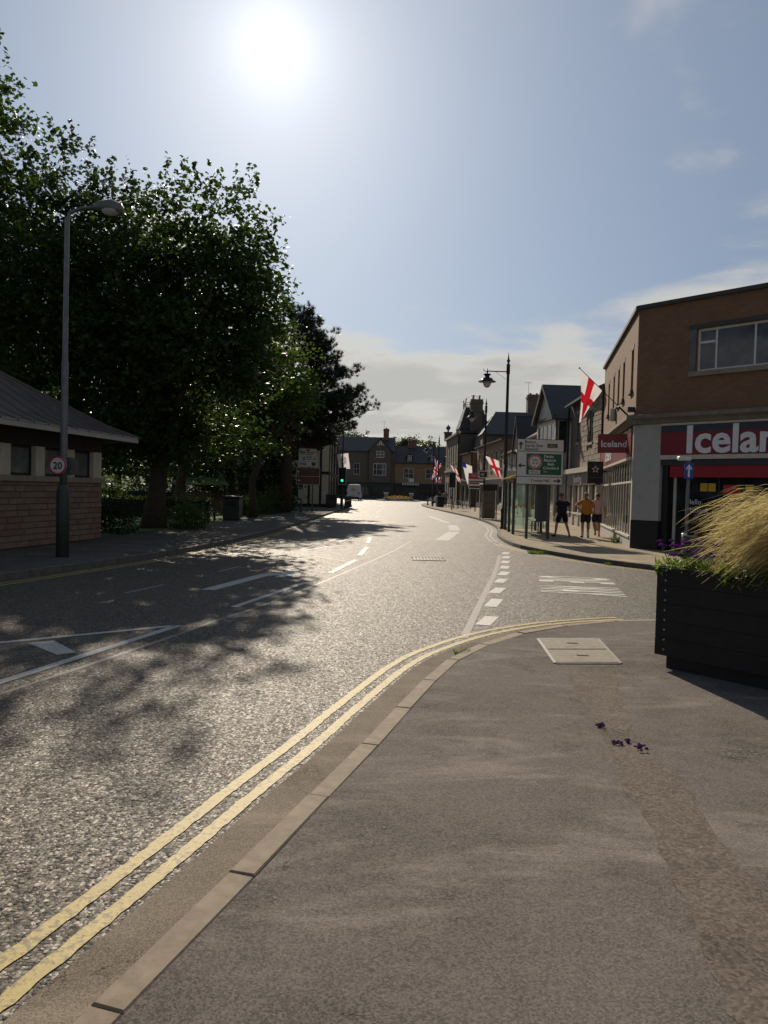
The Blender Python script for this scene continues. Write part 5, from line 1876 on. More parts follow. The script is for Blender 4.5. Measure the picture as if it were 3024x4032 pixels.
MB().path(hip_pts, [.05, .05, .05], 6).build('hip_cap', 'roof_metal', rf)

# ---- small green roofed shelter on the lawn
pk = thing('lawn_shelter', 'small park shelter with bright green sloping roof across the lawn', 'shelter', (-11.6, 48.2, ZP))
for x in (-1.6, 1.6):
    for y in (0, 2.2):
        MB().box(x - .06, x + .06, y - .06, y + .06, 0, 1.75).build('post', 'black_timber', pk)
b = MB()
roof_slab(b, (-2.0, -.4, 1.70), (2.0, -.4, 1.70), (1.2, 1.1, 2.15), (-1.2, 1.1, 2.15), .05)
roof_slab(b, (2.0, 2.6, 1.70), (-2.0, 2.6, 1.70), (-1.2, 1.1, 2.153), (1.2, 1.1, 2.153), .05)
b.build('roof', 'lawn', pk)
MB().box(-1.7, 1.7, 2.1, 2.2, 0, 1.2).build('back_panel', 'red_block', pk)


# ================================================================== STREET FURNITURE
def heritage_lamp(label, x, y, ang, H=7.8, arm=.95):
    r_ = thing('street_lamp', label, 'street lamp', (x, y, ZP), ang, 'black heritage street lamps')
    MB().lathe([(.17, 0), (.17, .08), (.14, .10), (.14, .75), (.155, .78), (.155, .86), (.10, .95), (.085, 1.1), (.08, 1.2), (.075, 3.0)], (0, 0, 0), 12).build('lamp_base', 'black_iron', r_, True)
    MB().lathe([(.075, 2.95), (.088, 3.0), (.075, 3.05), (.062, H - .75), (.085, H - .7), (.08, H - .35), (.10, H - .32), (.05, H - .26), (.045, H - .2), (.085, H - .12), (.04, H - .04), (.03, H + .05), (.0, H + .3)], (0, 0, 0), 12).build('post', 'black_iron', r_, True)
    zc = H - .62
    MB().tube((0, 0, zc), (arm + .06, 0, zc + .01), .026, .024, 8).build('arm', 'black_iron', r_)
    MB().tube((.06, 0, zc - .36), (arm * .6, 0, zc - .02), .008, n=5).build('stay', 'black_iron', r_)
    b = MB()
    b.path([(arm + .05, 0, zc), (arm + .16, 0, zc + .02), (arm + .18, 0, zc + .1), (arm + .12, 0, zc + .12)], [.018, .016, .012, .006], 6)
    b.ball((arm, 0, zc), .05).tube((arm, 0, zc), (arm, 0, zc + .17), .03, .002, 6).tube((arm, 0, zc - .12), (arm, 0, zc), .03, n=8)
    b.build('scroll', 'black_iron', r_)
    ln = MB().lathe([(.03, -.10), (.165, -.12), (.17, -.17), (.11, -.19), (.10, -.27), (.25, -.33), (.27, -.40), (.40, -.46), (.40, -.485), (.2, -.47), (.02, -.46)], (arm, 0, zc), 14).build('lantern', 'black_iron', r_, True)
    MB().lathe([(.19, -.475), (.185, -.55), (.15, -.66), (.08, -.735), (.0, -.75)], (arm, 0, zc), 14).build('globe', 'globe_glass', ln, True)
    return r_


heritage_lamp('black heritage lamp at the kerb by the bus shelter end', 5.50, 35.3, R(180))
heritage_lamp('black heritage lamp rising behind the telephone kiosk', 6.75, 52.4, R(180))
heritage_lamp('black heritage lamp beside the litter bin near the turreted bank', 6.05, 87.5, R(180))
heritage_lamp('black heritage lamp standing just past the union flag shop corner', 6.1, 97.5, R(178))
heritage_lamp('black heritage lamp by the inn, half hidden in pine branches', -4.1, 74.0, R(172), H=7.7, arm=.9)

# modern column with the 20 sign
lc = thing('lamp_column', 'grey lamp column with round 20 sign beside the toilet block', 'lamp post', (-6.97, 16.7, ZP), 0)
MB().lathe([(.135, 0), (.135, 1.45), (.12, 1.5), (.075, 1.56), (.07, 1.6)], (0, 0, 0), 14).build('column_base', 'column_base', lc, True)
MB().lathe([(.078, 1.55), (.075, 2.3), (.072, 4.2), (.058, 4.25), (.05, 7.2), (.045, 7.3)], (0, 0, 0), 14).build('column', 'grey_steel', lc, True)
MB().path([(0, 0, 7.2), (.05, 0, 7.4), (.3, -.02, 7.5), (.62, -.04, 7.53)], [.045, .042, .036, .03], 8).build('bracket_arm', 'grey_steel', lc)
b = MB()
b.add([], [])
b.path([(.58, -.04, 7.55), (.7, -.04, 7.56), (.95, -.05, 7.55), (1.15, -.05, 7.5), (1.22, -.05, 7.47)], [.05, .10, .15, .12, .03], 12)
lh = b.build('lamp_head', 'grey_steel', lc, True)
MB().ball((.97, -.05, 7.46), .22, .13, .10, 12, 6).build('lamp_bowl', 'globe_glass', lh, True)
Ms = T((-.08, -.12, 1.98)) @ Matrix.Rotation(R(-8), 4, 'Z')


def disc(name, mat, parent, M, r0, r1, y, n=28):
    b = MB(M)
    if r0 <= 0:
        b.quad(*[(r1 * math.cos(2 * math.pi * i / n), y, r1 * math.sin(2 * math.pi * i / n)) for i in range(n)])
    else:
        for i in range(n):
            a0, a1 = 2 * math.pi * i / n, 2 * math.pi * (i + 1) / n
            b.quad((r0 * math.cos(a0), y, r0 * math.sin(a0)), (r1 * math.cos(a0), y, r1 * math.sin(a0)), (r1 * math.cos(a1), y, r1 * math.sin(a1)), (r0 * math.cos(a1), y, r0 * math.sin(a1)))
    return b.build(name, mat, parent)


def plate_disc(name, mat, parent, M, r1, t=.012, n=28):
    b = MB(M)
    poly = [(r1 * math.cos(2 * math.pi * i / n), r1 * math.sin(2 * math.pi * i / n)) for i in range(n)]
    b.yprism(poly, 0, t)
    return b.build(name, mat, parent)


pl = plate_disc('sign_plate', 'sign_white', lc, Ms, .20)
disc('red_ring', 'sign_red', pl, Ms, .165, .20, -.003)
text_mesh('lettering', '20', .21, 'sign_black', pl, Ms @ T((0, -.004, -.075)), .001, .004, 'CENTER')
Ms2 = T((.10, .10, 1.97)) @ Matrix.Rotation(R(170), 4, 'Z')
plate_disc('sign_plate', 'grey_steel', lc, Ms2, .20)
MB().box(-.09, .09, -.10, .10, 1.96, 2.0).build('sign_clip', 'grey_steel', lc)

# direction sign
ds = thing('direction_sign', 'large white and green direction sign on two grey posts', 'road sign', (5.21, 28.1, ZP), R(4))
SW, SH, SB = 1.70, 1.62, 2.0
for x in (.02, .82):
    MB().tube((x, .05, -.02), (x, .05, SB + SH - .1), .055, n=10).build('post', 'green_grey_steel', ds)
sx = -.42
MB().bevbox(sx - .02, sx + SW + .02, -.035, -.012, SB - .02, SB + SH + .02, .006).build('sign_backing', 'sign_black', ds)
ya = -.039
rows_ = [(SB + 1.20, SB + SH), (SB + .28, SB + 1.175), (SB, SB + .255)]
pn = [MB().box(sx, sx + SW, ya, -.034, a, c).build('sign_panel', 'sign_white', ds) for a, c in rows_]
yt = ya - .004
for i, wd in enumerate(('Buxton', 'Darley Dale', 'Bakewell')):
    text_mesh('lettering', wd, .142, 'sign_black', pn[0], T((sx + .26, yt, SB + 1.48 - i * .128)), .001, .002)


def arrow(parent, M, L, mat='sign_black'):
    b = MB(M)
    b.quad((-.024, 0, -L / 2), (.024, 0, -L / 2), (.024, 0, L / 2 - .04), (-.024, 0, L / 2 - .04))
    b.quad((0, -.0, L / 2), (-.075, 0, L / 2 - .085), (-.075, 0, L / 2 - .14), (0, 0, L / 2 - .065))
    b.quad((0, -.0, L / 2), (0, 0, L / 2 - .065), (.075, 0, L / 2 - .14), (.075, 0, L / 2 - .085))
    return b.build('arrow', mat, parent)


arrow(pn[0], T((sx + .12, yt, SB + 1.40)), .27)
bd = MB().box(sx + 1.10, sx + 1.48, yt, ya - .0005, SB + 1.33, SB + 1.48).build('route_badge', 'sign_green', pn[0])
text_mesh('lettering', '(A6)', .13, 'sign_yellow', bd, T((sx + 1.16, yt - .004, SB + 1.36)), .001)
gpn = MB().box(sx + .34, sx + SW - .06, yt, ya - .0005, SB + .34, SB + 1.11).build('green_panel', 'sign_green', pn[1])
yg = yt - .004
for wd, x, z in (('Derby', .98, .97), ('Matlock', .98, .83), ('Bath', 1.12, .69), ('Cromford', .96, .55)):
    text_mesh('lettering', wd, .142, 'letter_white', gpn, T((sx + x, yg, SB + z)), .001, .002)
text_mesh('lettering', 'A6', .12, 'sign_yellow', gpn, T((sx + .98, yg, SB + .42)), .001)
Mc = T((sx + .66, yg, SB + .81))
c1 = disc('height_roundel', 'sign_white', gpn, Mc, 0, .262, 0)
disc('red_ring', 'sign_red', c1, Mc, .205, .25, -.003)
text_mesh('lettering', '4.6m', .115, 'sign_black', c1, Mc @ T((0, -.003, .03)), .001, .002, 'CENTER')
text_mesh('lettering', "15'-0\"", .115, 'sign_black', c1, Mc @ T((0, -.003, -.09)), .001, .002, 'CENTER')
MB(Mc).quad((-.03, -.003, .175), (.03, -.003, .175), (0, -.003, .14)).quad((-.03, -.003, -.175), (0, -.003, -.14), (.03, -.003, -.175)).build('pointer', 'sign_black', c1)
yp = MB().box(sx + .44, sx + .86, yg, yt - .0005, SB + .37, SB + .51).build('distance_plate', 'sign_white', gpn)
text_mesh('lettering', '400 yds', .105, 'sign_black', yp, T((sx + .65, yg - .004, SB + .41)), .001, .001, 'CENTER')
arrow(pn[1], T((sx + .17, yt, SB + .66)) @ Matrix.Rotation(R(-90), 4, 'Y'), .27)
text_mesh('lettering', 'County Hall', .142, 'sign_black', pn[2], T((sx + .52, yt, SB + .085)), .001, .002)
arrow(pn[2], T((sx + 1.50, yt, SB + .13)) @ Matrix.Rotation(R(90), 4, 'Y'), .27)

# bus shelter
bs = thing('bus_shelter', 'glazed bus shelter with yellow barrel roof and dark frame', 'bus shelter', (5.2, 30.9, ZP), R(-4))
SWd, SLn, SHh = 1.35, 3.7, 2.12
for x in (0, SWd):
    for y in (0, SLn / 2, SLn):
        MB().bevbox(x - .055, x + .055, y - .055, y + .055, 0, SHh, .01).build('post', 'shelter_frame', bs)
b = MB()
b.box(-.055, SWd + .055, -.05, .05, SHh + .003, SHh + .12).box(-.055, SWd + .055, SLn - .05, SLn + .05, SHh + .003, SHh + .12)
b.box(-.05, .05, .05, SLn - .05, SHh + .003, SHh + .12).box(SWd - .05, SWd + .05, .05, SLn - .05, SHh + .003, SHh + .12)
b.build('roof_frame', 'shelter_frame', bs)
b = MB()
K = 10
arc = [(-.22 + (SWd + .44) * i / K, SHh + .13 + .28 * math.sin(math.pi * i / K)) for i in range(K + 1)]
ins_ = [(x, z - .03) for x, z in arc]
for i in range(K):
    for ring in (arc, ins_):
        (xa, za), (xb, zb) = ring[i], ring[i + 1]
        b.quad((xa, -.25, za), (xb, -.25, zb), (xb, SLn + .25, zb), (xa, SLn + .25, za))
    for y in (-.25, SLn + .25):
        b.quad((arc[i][0], y, arc[i][1]), (arc[i + 1][0], y, arc[i + 1][1]), (ins_[i + 1][0], y, ins_[i + 1][1]), (ins_[i][0], y, ins_[i][1]))
b.build('barrel_roof', 'shelter_roof', bs)
panes = [(.06, SWd * .62, -.004, .004), (.06, SWd * .62, SLn - .004, SLn + .004)]
for (xa, xb, y0, y1) in panes:
    g_ = MB().box(xa, xb, y0, y1, .22, SHh - .06).build('glass_pane', 'clear_glass', bs)
    for k in range(8):
        cx_, cz_ = xa + .04 + k * (xb - xa - .05) / 7.5, 1.12 + (.045 if k % 2 else -.03)
        bb = MB()
        bb.quad(*[(cx_ + .045 * math.cos(q * math.pi / 5), y0 - .003, cz_ + .045 * math.sin(q * math.pi / 5)) for q in range(10)])
        bb.build('yellow_dot', 'yellow_dot', g_)
for (ya_, yb_) in ((.06, SLn / 2 - .06), (SLn / 2 + .06, SLn - .06)):
    g_ = MB().box(SWd - .004, SWd + .004, ya_, yb_, .22, SHh - .06).build('glass_pane', 'clear_glass', bs)
    for k in range(12):
        cy_, cz_ = ya_ + .06 + k * (yb_ - ya_ - .08) / 11.5, 1.12 + (.045 if k % 2 else -.03)
        bb = MB()
        bb.quad(*[(SWd - .008, cy_ + .045 * math.cos(q * math.pi / 5), cz_ + .045 * math.sin(q * math.pi / 5)) for q in range(10)])
        bb.build('yellow_dot', 'yellow_dot', g_)
MB().bevbox(SWd * .66, SWd - .06, -.04, .04, .55, SHh - .05, .01).build('timetable_case', 'shelter_frame', bs)
MB().bevbox(SWd - .42, SWd - .12, .5, SLn - .5, .50, .54, .01).build('bench_seat', 'grey_steel', bs)
for y in (.8, SLn - .8):
    MB().tube((SWd - .25, y, 0), (SWd - .25, y, .5), .03, n=8).build('bench_leg', 'grey_steel', bs)

# telephone kiosk / advertising panel on the pavement
kz = thing('telephone_kiosk', 'olive panelled telephone kiosk with dark header and steel side posts', 'kiosk', (6.05, 47.2, ZP), R(6))
MB().bevbox(.08, .78, 0, .75, .06, 1.78, .015).build('kiosk_body', 'kiosk_panel', kz)
MB().bevbox(-.02, .86, -.06, .85, 1.785, 2.12, .02).build('header', 'sign_black', kz)
MB().bevbox(-.06, .90, -.1, .9, 2.123, 2.19, .02).build('roof', 'grey_steel', kz)
for x in (-.0, .82):
    for y in (-.02, .78):
        MB().box(x, x + .06, y, y + .06, 0, 1.783).build('corner_post', 'grey_steel', kz)
for z in (.5, 1.0, 1.5):
    MB().box(.08, .78, -.008, -.001, z, z + .012).build('panel_seam', 'sign_black', kz)

# one way sign with lamp
ow = thing('one_way_sign', 'blue one way arrow sign on a pole with white lamp hood', 'road sign', (8.35, 21.2, ZP), R(-6))
MB().tube((0, 0, -.02), (0, 0, 2.72), .05, n=10).build('pole', 'grey_steel', ow)
b = MB()
b.bevbox(-.30, .04, -.10, .10, 2.66, 2.78, .03)
b.build('lamp_hood', 'sign_white', ow)
pl = MB().bevbox(-.135, .10, -.085, -.06, 2.16, 2.60, .006).build('sign_plate', 'sign_blue', ow)
b = MB()
cx_ = -.018
b.quad((cx_ - .026, -.0875, 2.21), (cx_ + .026, -.0875, 2.21), (cx_ + .026, -.0875, 2.47), (cx_ - .026, -.0875, 2.47))
b.quad((cx_, -.0875, 2.565), (cx_ - .075, -.0875, 2.45), (cx_ - .075, -.0875, 2.40), (cx_ - .026, -.0875, 2.445), (cx_ + .026, -.0875, 2.445), (cx_ + .075, -.0875, 2.40), (cx_ + .075, -.0875, 2.45))
b.build('arrow', 'letter_white', pl)
pb_ = thing('kerb_post', 'short dark cabinet post with white cap in front of the shop door', 'post', (8.05, 20.6, ZP), 0)
MB().bevbox(-.03, .42, -.1, .1, 0, .62, .01).build('cabinet_body', 'column_base', pb_)
MB().bevbox(-.05, .06, -.05, .05, .624, .69, .015).build('cap', 'sign_white', pb_)

# left parking and tourist signs
ls = thing('parking_sign', 'white parking sign above a brown tourist sign on two posts', 'road sign', (-5.75, 51.6, ZP), R(4))
for x in (.16, .92):
    MB().tube((x, .06, -.02), (x, .06, 4.2), .045, n=8).build('post', 'green_grey_steel', ls)
wpn = MB().bevbox(-.05, 1.13, -.02, .01, 3.08, 4.28, .006).build('white_panel', 'sign_white', ls)
for z in (3.42, 3.76):
    MB().box(-.03, 1.11, -.026, -.021, z, z + .015).build('divider', 'sign_black', wpn)
arrow(wpn, T((.09, -.025, 4.02)), .26)
arrow(wpn, T((.98, -.025, 3.6)) @ Matrix.Rotation(R(90), 4, 'Y'), .24)
arrow(wpn, T((.13, -.025, 3.25)) @ Matrix.Rotation(R(-90), 4, 'Y'), .24)
for (x, z) in ((.26, 4.0), (.28, 3.6), (.35, 3.25)):
    q = MB().box(x - .09, x + .09, -.026, -.021, z - .09, z + .09).build('parking_symbol', 'sign_blue', wpn)
    text_mesh('lettering', 'P', .17, 'letter_white', q, T((x, -.03, z - .06)), .001, .003, 'CENTER')
MB().box(.44, .66, -.026, -.021, 4.10, 4.22).build('rail_symbol', 'sign_red', wpn)
MB().box(.82, 1.08, -.026, -.021, 3.14, 3.37).build('coach_symbol', 'sign_brown', wpn)
for (x0, x1, z) in ((.44, 1.06, 4.0), (.44, .9, 3.88), (.44, .8, 3.68), (.44, .8, 3.55)):
    MB().box(x0, x1, -.025, -.021, z, z + .05).build('worn_text_line', 'green_grey_steel', wpn)
bpn = MB().bevbox(-.20, 1.40, -.02, .01, 1.85, 3.02, .006).build('brown_panel', 'sign_brown', ls)
b = MB()
for z in (1.88, 2.42, 2.98):
    b.box(-.18, 1.38, -.025, -.021, z, z + .02)
b.box(-.18, -.16, -.025, -.021, 1.9, 2.98).box(1.36, 1.38, -.025, -.021, 1.9, 2.98)
b.build('white_border', 'sign_white', bpn)
arrow(bpn, T((-.06, -.026, 2.7)), .26, 'sign_white')
arrow(bpn, T((.0, -.026, 2.15)) @ Matrix.Rotation(R(-90), 4, 'Y'), .22, 'sign_white')
for (x0, x1, z) in ((.08, .72, 2.84), (.08, .8, 2.70), (.08, .62, 2.55), (.15, 1.1, 2.28), (.15, 1.25, 2.14), (.15, 1.0, 2.0)):
    MB().box(x0, x1, -.025, -.021, z, z + .05).build('worn_text_line', 'mortar', bpn)
for (x, z) in ((.95, 2.82), (.85, 2.58)):
    MB().box(x - .08, x + .1, -.025, -.021, z - .07, z + .09).build('tourist_symbol', 'mortar', bpn)
MB().bevbox(-.02, .36, -.03, .02, .95 + .0, 1.55, .006).build('small_plate', 'grey_render', ls)

# traffic lights


def signal(label, x, y, rz, lit, H=3.35):
    r_ = thing('traffic_light', label, 'traffic light', (x, y, ZP), rz, 'traffic lights')
    MB().tube((0, .06, -.02), (0, .06, H), .055, n=8).build('pole', 'sign_black', r_)
    MB().bevbox(-.31, .31, -.02, .0, H - 1.35, H + .05, .004).build('backing_board', 'sign_white', r_)
    bb = MB().bevbox(-.28, .28, -.035, -.0215, H - 1.32, H + .02, .004).build('board_face', 'sign_black', r_)
    MB().bevbox(-.15, .15, -.18, -.036, H - 1.22, H - .08, .03).build('signal_head', 'sign_black', r_)
    for k, z in enumerate((H - .28, H - .65, H - 1.02)):
        ln = MB(T((0, -.183, z)) @ Matrix.Rotation(R(90), 4, 'X')).lathe([(.0, .01), (.10, 0), (.10, -.01)], (0, 0, 0), 14).build('lens', 'signal_green' if (k == 2 and lit) else 'bin_black', r_)
        b = MB()
        for i in range(7):
            a0, a1 = math.pi * i / 7, math.pi * (i + 1) / 7
            b.quad((.115 * math.cos(a0), -.18, z + .115 * math.sin(a0)), (.115 * math.cos(a1), -.18, z + .115 * math.sin(a1)), (.115 * math.cos(a1), -.33, z + .115 * math.sin(a1)), (.115 * math.cos(a0), -.33, z + .115 * math.sin(a0)))
        b.build('visor', 'sign_black', ln)
    MB().bevbox(-.09, .09, -.08, .0, 1.0, 1.25, .01).build('push_box', 'bin_black', r_)
    return r_


signal('traffic light showing green beside the row of bollards', -3.45, 62.5, R(-3), True)
signal('unlit traffic light on the shops pavement near the estate agent board', 6.15, 70.0, R(-8), False)

# bollards
bol = None
BL = [(-3.25, 64.4), (-3.2, 66.0), (-3.15, 67.6), (-3.12, 69.3), (-3.1, 71.0), (5.3, 84.5), (5.2, 92.0)]
BLL = ['black bollard nearest the green traffic light', 'black bollard second in the row beside the inn', 'black bollard in the middle of the row beside the inn', 'black bollard fourth in the row beside the inn',
       'black bollard closing the row beside the inn', 'black bollard by the kerb before the litter bin', 'black bollard at the kerb opposite the turreted bank']
for (x, y), lb in zip(BL, BLL):
    if bol is None:
        bol = thing('bollard', lb, 'bollard', (x, y, ZP), 0, 'black kerb bollards')
        MB().lathe([(.11, 0), (.11, .12), (.08, .16), (.07, .75), (.10, .78), (.10, .84), (.07, .88), (.085, .95), (.05, 1.02), (.0, 1.04)], (0, 0, 0), 10).build('bollard_body', 'black_iron', bol, True)
        MB().lathe([(.079, .60), (.079, .68)], (0, 0, 0), 10).build('bollard_band', 'sign_white', bol)
    else:
        o = copy_tree(bol)
        o.location = (x, y, ZP)
        o['label'] = lb

# bins
for i, (x, y, lb) in enumerate([(-7.55, 38.6, 'square black litter bin under the trees by the pavement'), (-7.3, 36.9, 'black slatted planter box beside the litter bin'), (5.95, 82.3, 'dark litter bin on the pale pavement by the heritage lamp'),
                                (-4.6, 66.4, 'dark litter bin against the inn corner')]):
    r_ = thing('litter_bin', lb, 'bin', (x, y, ZP), R(5 * i), 'litter bins')
    MB().bevbox(-.38, .38, -.38, .38, .05, 1.05, .03).build('bin_body', 'bin_black', r_)
    MB().bevbox(-.42, .42, -.42, .42, 1.053, 1.15, .03).build('bin_lid', 'bin_black', r_)
    MB().box(-.3, .3, -.3, .3, 0, .05).build('bin_foot', 'sign_black', r_)
    MB().box(-.22, .22, -.386, -.378, .72, .92).build('bin_mouth', 'tyre', r_)
gb_ = thing('park_bench', 'dark bench facing the road on the park edge', 'bench', (-7.75, 34.6, ZP), R(92))
for k in range(3):
    MB().box(-.75, .75, -.05 + k * .14, .06 + k * .14, .42, .46).build('seat_slat', 'black_timber', gb_)
for k in range(3):
    MB().box(-.75, .75, .40, .43, .52 + k * .13, .62 + k * .13).build('back_slat', 'black_timber', gb_)
for x in (-.68, .68):
    MB().box(x - .03, x + .03, -.05, .05, 0, .42).build('leg', 'black_iron', gb_)
    MB().box(x - .03, x + .03, .30, .39, 0, .92).build('leg', 'black_iron', gb_)

# small signs on the right
tl_ = thing('estate_board', 'red and white to let board on a post by the shops', 'sign', (7.25, 66.0, ZP), R(-4))
MB().tube((0.55, .05, -.02), (.55, .05, 3.3), .045, n=8).build('post', 'black_timber', tl_)
pn_ = MB().bevbox(-.1, 1.25, -.02, .02, 1.95, 3.3, .006).build('board', 'sign_white', tl_)
rd = MB().box(-.07, 1.22, -.026, -.021, 2.8, 3.27).build('red_band', 'sign_red', pn_)
text_mesh('lettering', 'TO LET', .27, 'letter_white', rd, T((.575, -.03, 2.97)), .001, .003, 'CENTER')
for z, m in ((2.52, 'grey_steel'), (2.36, 'sign_red'), (2.03, 'sign_black')):
    MB().box(.0, 1.15, -.026, -.021, z, z + (.12 if z > 2.1 else .16)).build('text_band', m, pn_)
bd_ = thing('street_board', 'pale notice board with dark lines on the shop wall beside the lamp', 'sign', (9.0, 52.0, 3.3), R(-8))
MB().bevbox(0, 1.15, 0, .06, 0, 1.35, .01).build('board', 'grey_render', bd_)
MB().box(1.152, 1.62, .01, .05, .5, .56).build('bracket', 'sign_black', bd_)
MB().box(.0, 1.15, -.006, -.001, 1.15, 1.32).build('red_band', 'sign_red', bd_)
for z in (.35, .6, .85):
    MB().box(.2, .95, -.006, -.001, z, z + .07).build('text_band', 'sign_black', bd_)
tb2 = thing('projecting_sign', 'beige square sign projecting from the timbered house front', 'sign', (9.3, 60.5, 2.6), R(-6))
MB().bevbox(0, 1.2, 0, .08, 0, .95, .01).build('board', 'cream_render', tb2)
MB().box(1.202, 1.42, .02, .06, .45, .5).build('bracket', 'sign_black', tb2)
tb3 = thing('projecting_sign', 'small dark framed sign with camera symbol fixed to the lamp post', 'sign', (6.35, 52.25, 2.75), R(-3))
MB().bevbox(0, .62, 0, .05, 0, .5, .01).build('board', 'sign_white', tb3)
MB().box(.06, .56, -.006, -.001, .07, .43).build('symbol_panel', 'sign_black', tb3)
MB().box(.14, .38, -.012, -.0065, .16, .34).build('camera_symbol', 'grey_render', tb3)

# flags along the shops
flag('england_flag', 'white flag with red cross draped from the timbered house', (9.1, 62, 4.35), (8.0, 62, 4.75), (.3, .1, 0), 1.4, cross, wave=.05, pole=((10.3, 62, 4.0), (7.9, 62, 4.8)), narrow=.6, seed=2)
flag('england_flag', 'small drooping red cross flag beside the green direction sign', (9.6, 53, 4.5), (8.9, 53, 4.8), (.1, .05, 0), .9, cross, wave=.06, pole=((10.2, 53, 4.2), (8.8, 53, 4.85)), narrow=.6, seed=4)
flag('white_flag', 'white flag with blue corner hanging over the narrow stone shop', (9.0, 80, 4.5), (7.9, 80, 4.9), (.2, .1, 0), 2.1, lambda u, v: 2 if u > .6 and v < .25 else 0, wave=.07, pole=((10.2, 80, 4.0), (7.8, 80, 4.95)), narrow=.5, seed=5)
flag('england_flag', 'limp red cross flag on a sloping pole by the estate board', (8.2, 88, 4.3), (7.4, 88, 4.9), (.5, .1, 0), 1.5, cross, wave=.06, pole=((9.6, 88, 3.3), (6.5, 88, 5.6)), narrow=.6, seed=6)
flag('union_flag', 'red white and blue union flag flying near the turreted bank', (6.2, 96, 5.9), (7.0, 96, 5.2), (-.3, .1, 0), 2.6, union, wave=.10, pole=((8.8, 96, 4.2), (6.0, 96, 6.1)), narrow=.35, seed=7)
flag('badge_flag', 'white flag with grey badge hanging from the inn', (-4.7, 74.5, 5.1), (-3.6, 74.5, 5.25), (.3, 0, 0), 1.5, badge, wave=.04, pole=((-5.2, 74.5, 5.0), (-3.5, 74.5, 5.28)), narrow=.1, seed=8)
flag('england_flag', 'little red cross flag near the unlit traffic light', (6.5, 93, 3.5), (6.9, 93, 3.6), (.0, 0, 0), .8, cross, wave=.04, pole=((8.8, 93, 3.3), (6.4, 93, 3.65)), narrow=.3, seed=9)
aw_ = thing('shop_awning', 'red and white striped awning over a far shop front', 'awning', (7.3, 90.5, 2.75), R(-88))
for k in range(10):
    MB().quad((k * .25 - 1.25, 0, 0), ((k + 1) * .25 - 1.25, 0, 0), ((k + 1) * .25 - 1.25, 1.9, .55), (k * .25 - 1.25, 1.9, .55)).build('awning_stripe', 'flag_red' if k % 2 else 'flag_white', aw_)
for k in (0, 1):
    MB().tube((-1.2 + k * 2.4, 0, -.01), (-1.2 + k * 2.4, 1.9, -.3), .02, n=5).build('awning_arm', 'sign_black', aw_)

# cafe tables and chairs with low screens
for i, (x, y) in enumerate([(7.7, 76), (7.6, 79), (7.5, 84.0)]):
    r_ = thing('cafe_table', ['dark round cafe table nearest the estate board', 'dark round cafe table in the middle before the terrace', 'dark round cafe table farthest along the terrace'][i], 'table', (x, y, ZP), 0, 'cafe tables outside the terrace')
    MB().lathe([(.38, .72), (.40, .73), (.40, .75), (.0, .755)], (0, 0, 0), 12).build('table_top', 'bin_black', r_)
    MB().lathe([(.25, 0), (.22, .03), (.03, .06), (.03, .72)], (0, 0, 0), 8).build('pedestal', 'black_iron', r_)
    for s, w_ in ((-1, 'kerb'), (1, 'shop')):
        c_ = thing('cafe_chair', 'dark slim cafe chair on the ' + w_ + ' side of the ' + ['nearest', 'middle', 'farthest'][i] + ' cafe table', 'chair', (x + s * .65, y, ZP), R(90 * s), 'cafe chairs')
        MB().box(-.2, .2, -.2, .2, .43, .46).build('seat', 'bin_black', c_)
        MB().box(-.2, .2, -.22, -.19, .5, .85).build('backrest', 'bin_black', c_)
        for a in (-.17, .17):
            for q in (-.17, .17):
                MB().tube((a, q, 0), (a, q, .43), .014, n=5).build('leg', 'black_iron', c_)

# roundabout with flower bed
ra = thing('roundabout', 'low stone roundabout planted with orange and yellow flowers', 'roundabout', (2.3, 130, 0))
MB().lathe([(3.7, 0), (3.7, .16), (3.55, .2), (0, .22)], (0, 0, 0), 32).build('kerb_ring', 'kerb_dark', ra)
MB().lathe([(2.6, .2), (2.6, .42), (2.45, .45), (0, .5)], (0, 0, 0), 28).build('bed_wall', 'dark_stone', ra)
for mt, k in (('petal_orange', 500), ('petal_yellow', 400), ('grass_green', 500)):
    a, r_ = nrng.uniform(0, 6.28, k), 2.3 * np.sqrt(nrng.random(k))
    p = np.stack([r_ * np.cos(a), r_ * np.sin(a), .52 + nrng.uniform(0, .55, k) * (1 - (r_ / 3))], axis=1)
    o = leaves('flower_mass', p, .16, mt, ra)
    o['kind'] = 'stuff'
for x, y in ((-2.0, -1.4), (2.2, -1.4)):
    b = MB()
    b.lathe([(.2, 0), (.22, .15), (.12, .25), (.35, .6), (.42, .85), (.36, .9), (.0, .92)], (x, y, .45), 12)
    o = b.build('stone_urn', 'grey_render', ra, True)


# ================================================================== VEHICLES
def wheel(root, x, y, r_, w_=.2):
    M = T((x, y, r_)) @ Matrix.Rotation(R(90), 4, 'Y')
    o = MB(M).lathe([(r_ * .55, -w_ / 2), (r_ * .92, -w_ / 2), (r_, -w_ / 2 + .03), (r_, w_ / 2 - .03), (r_ * .92, w_ / 2), (r_ * .55, w_ / 2)], (0, 0, 0), 18).build('wheel', 'tyre', root, True)
    MB(M).lathe([(.02, -w_ / 2 + .02), (r_ * .55, -w_ / 2 + .01), (r_ * .56, w_ / 2 - .01), (.02, w_ / 2 - .02)], (0, 0, 0), 14).build('rim', 'grey_steel', o)


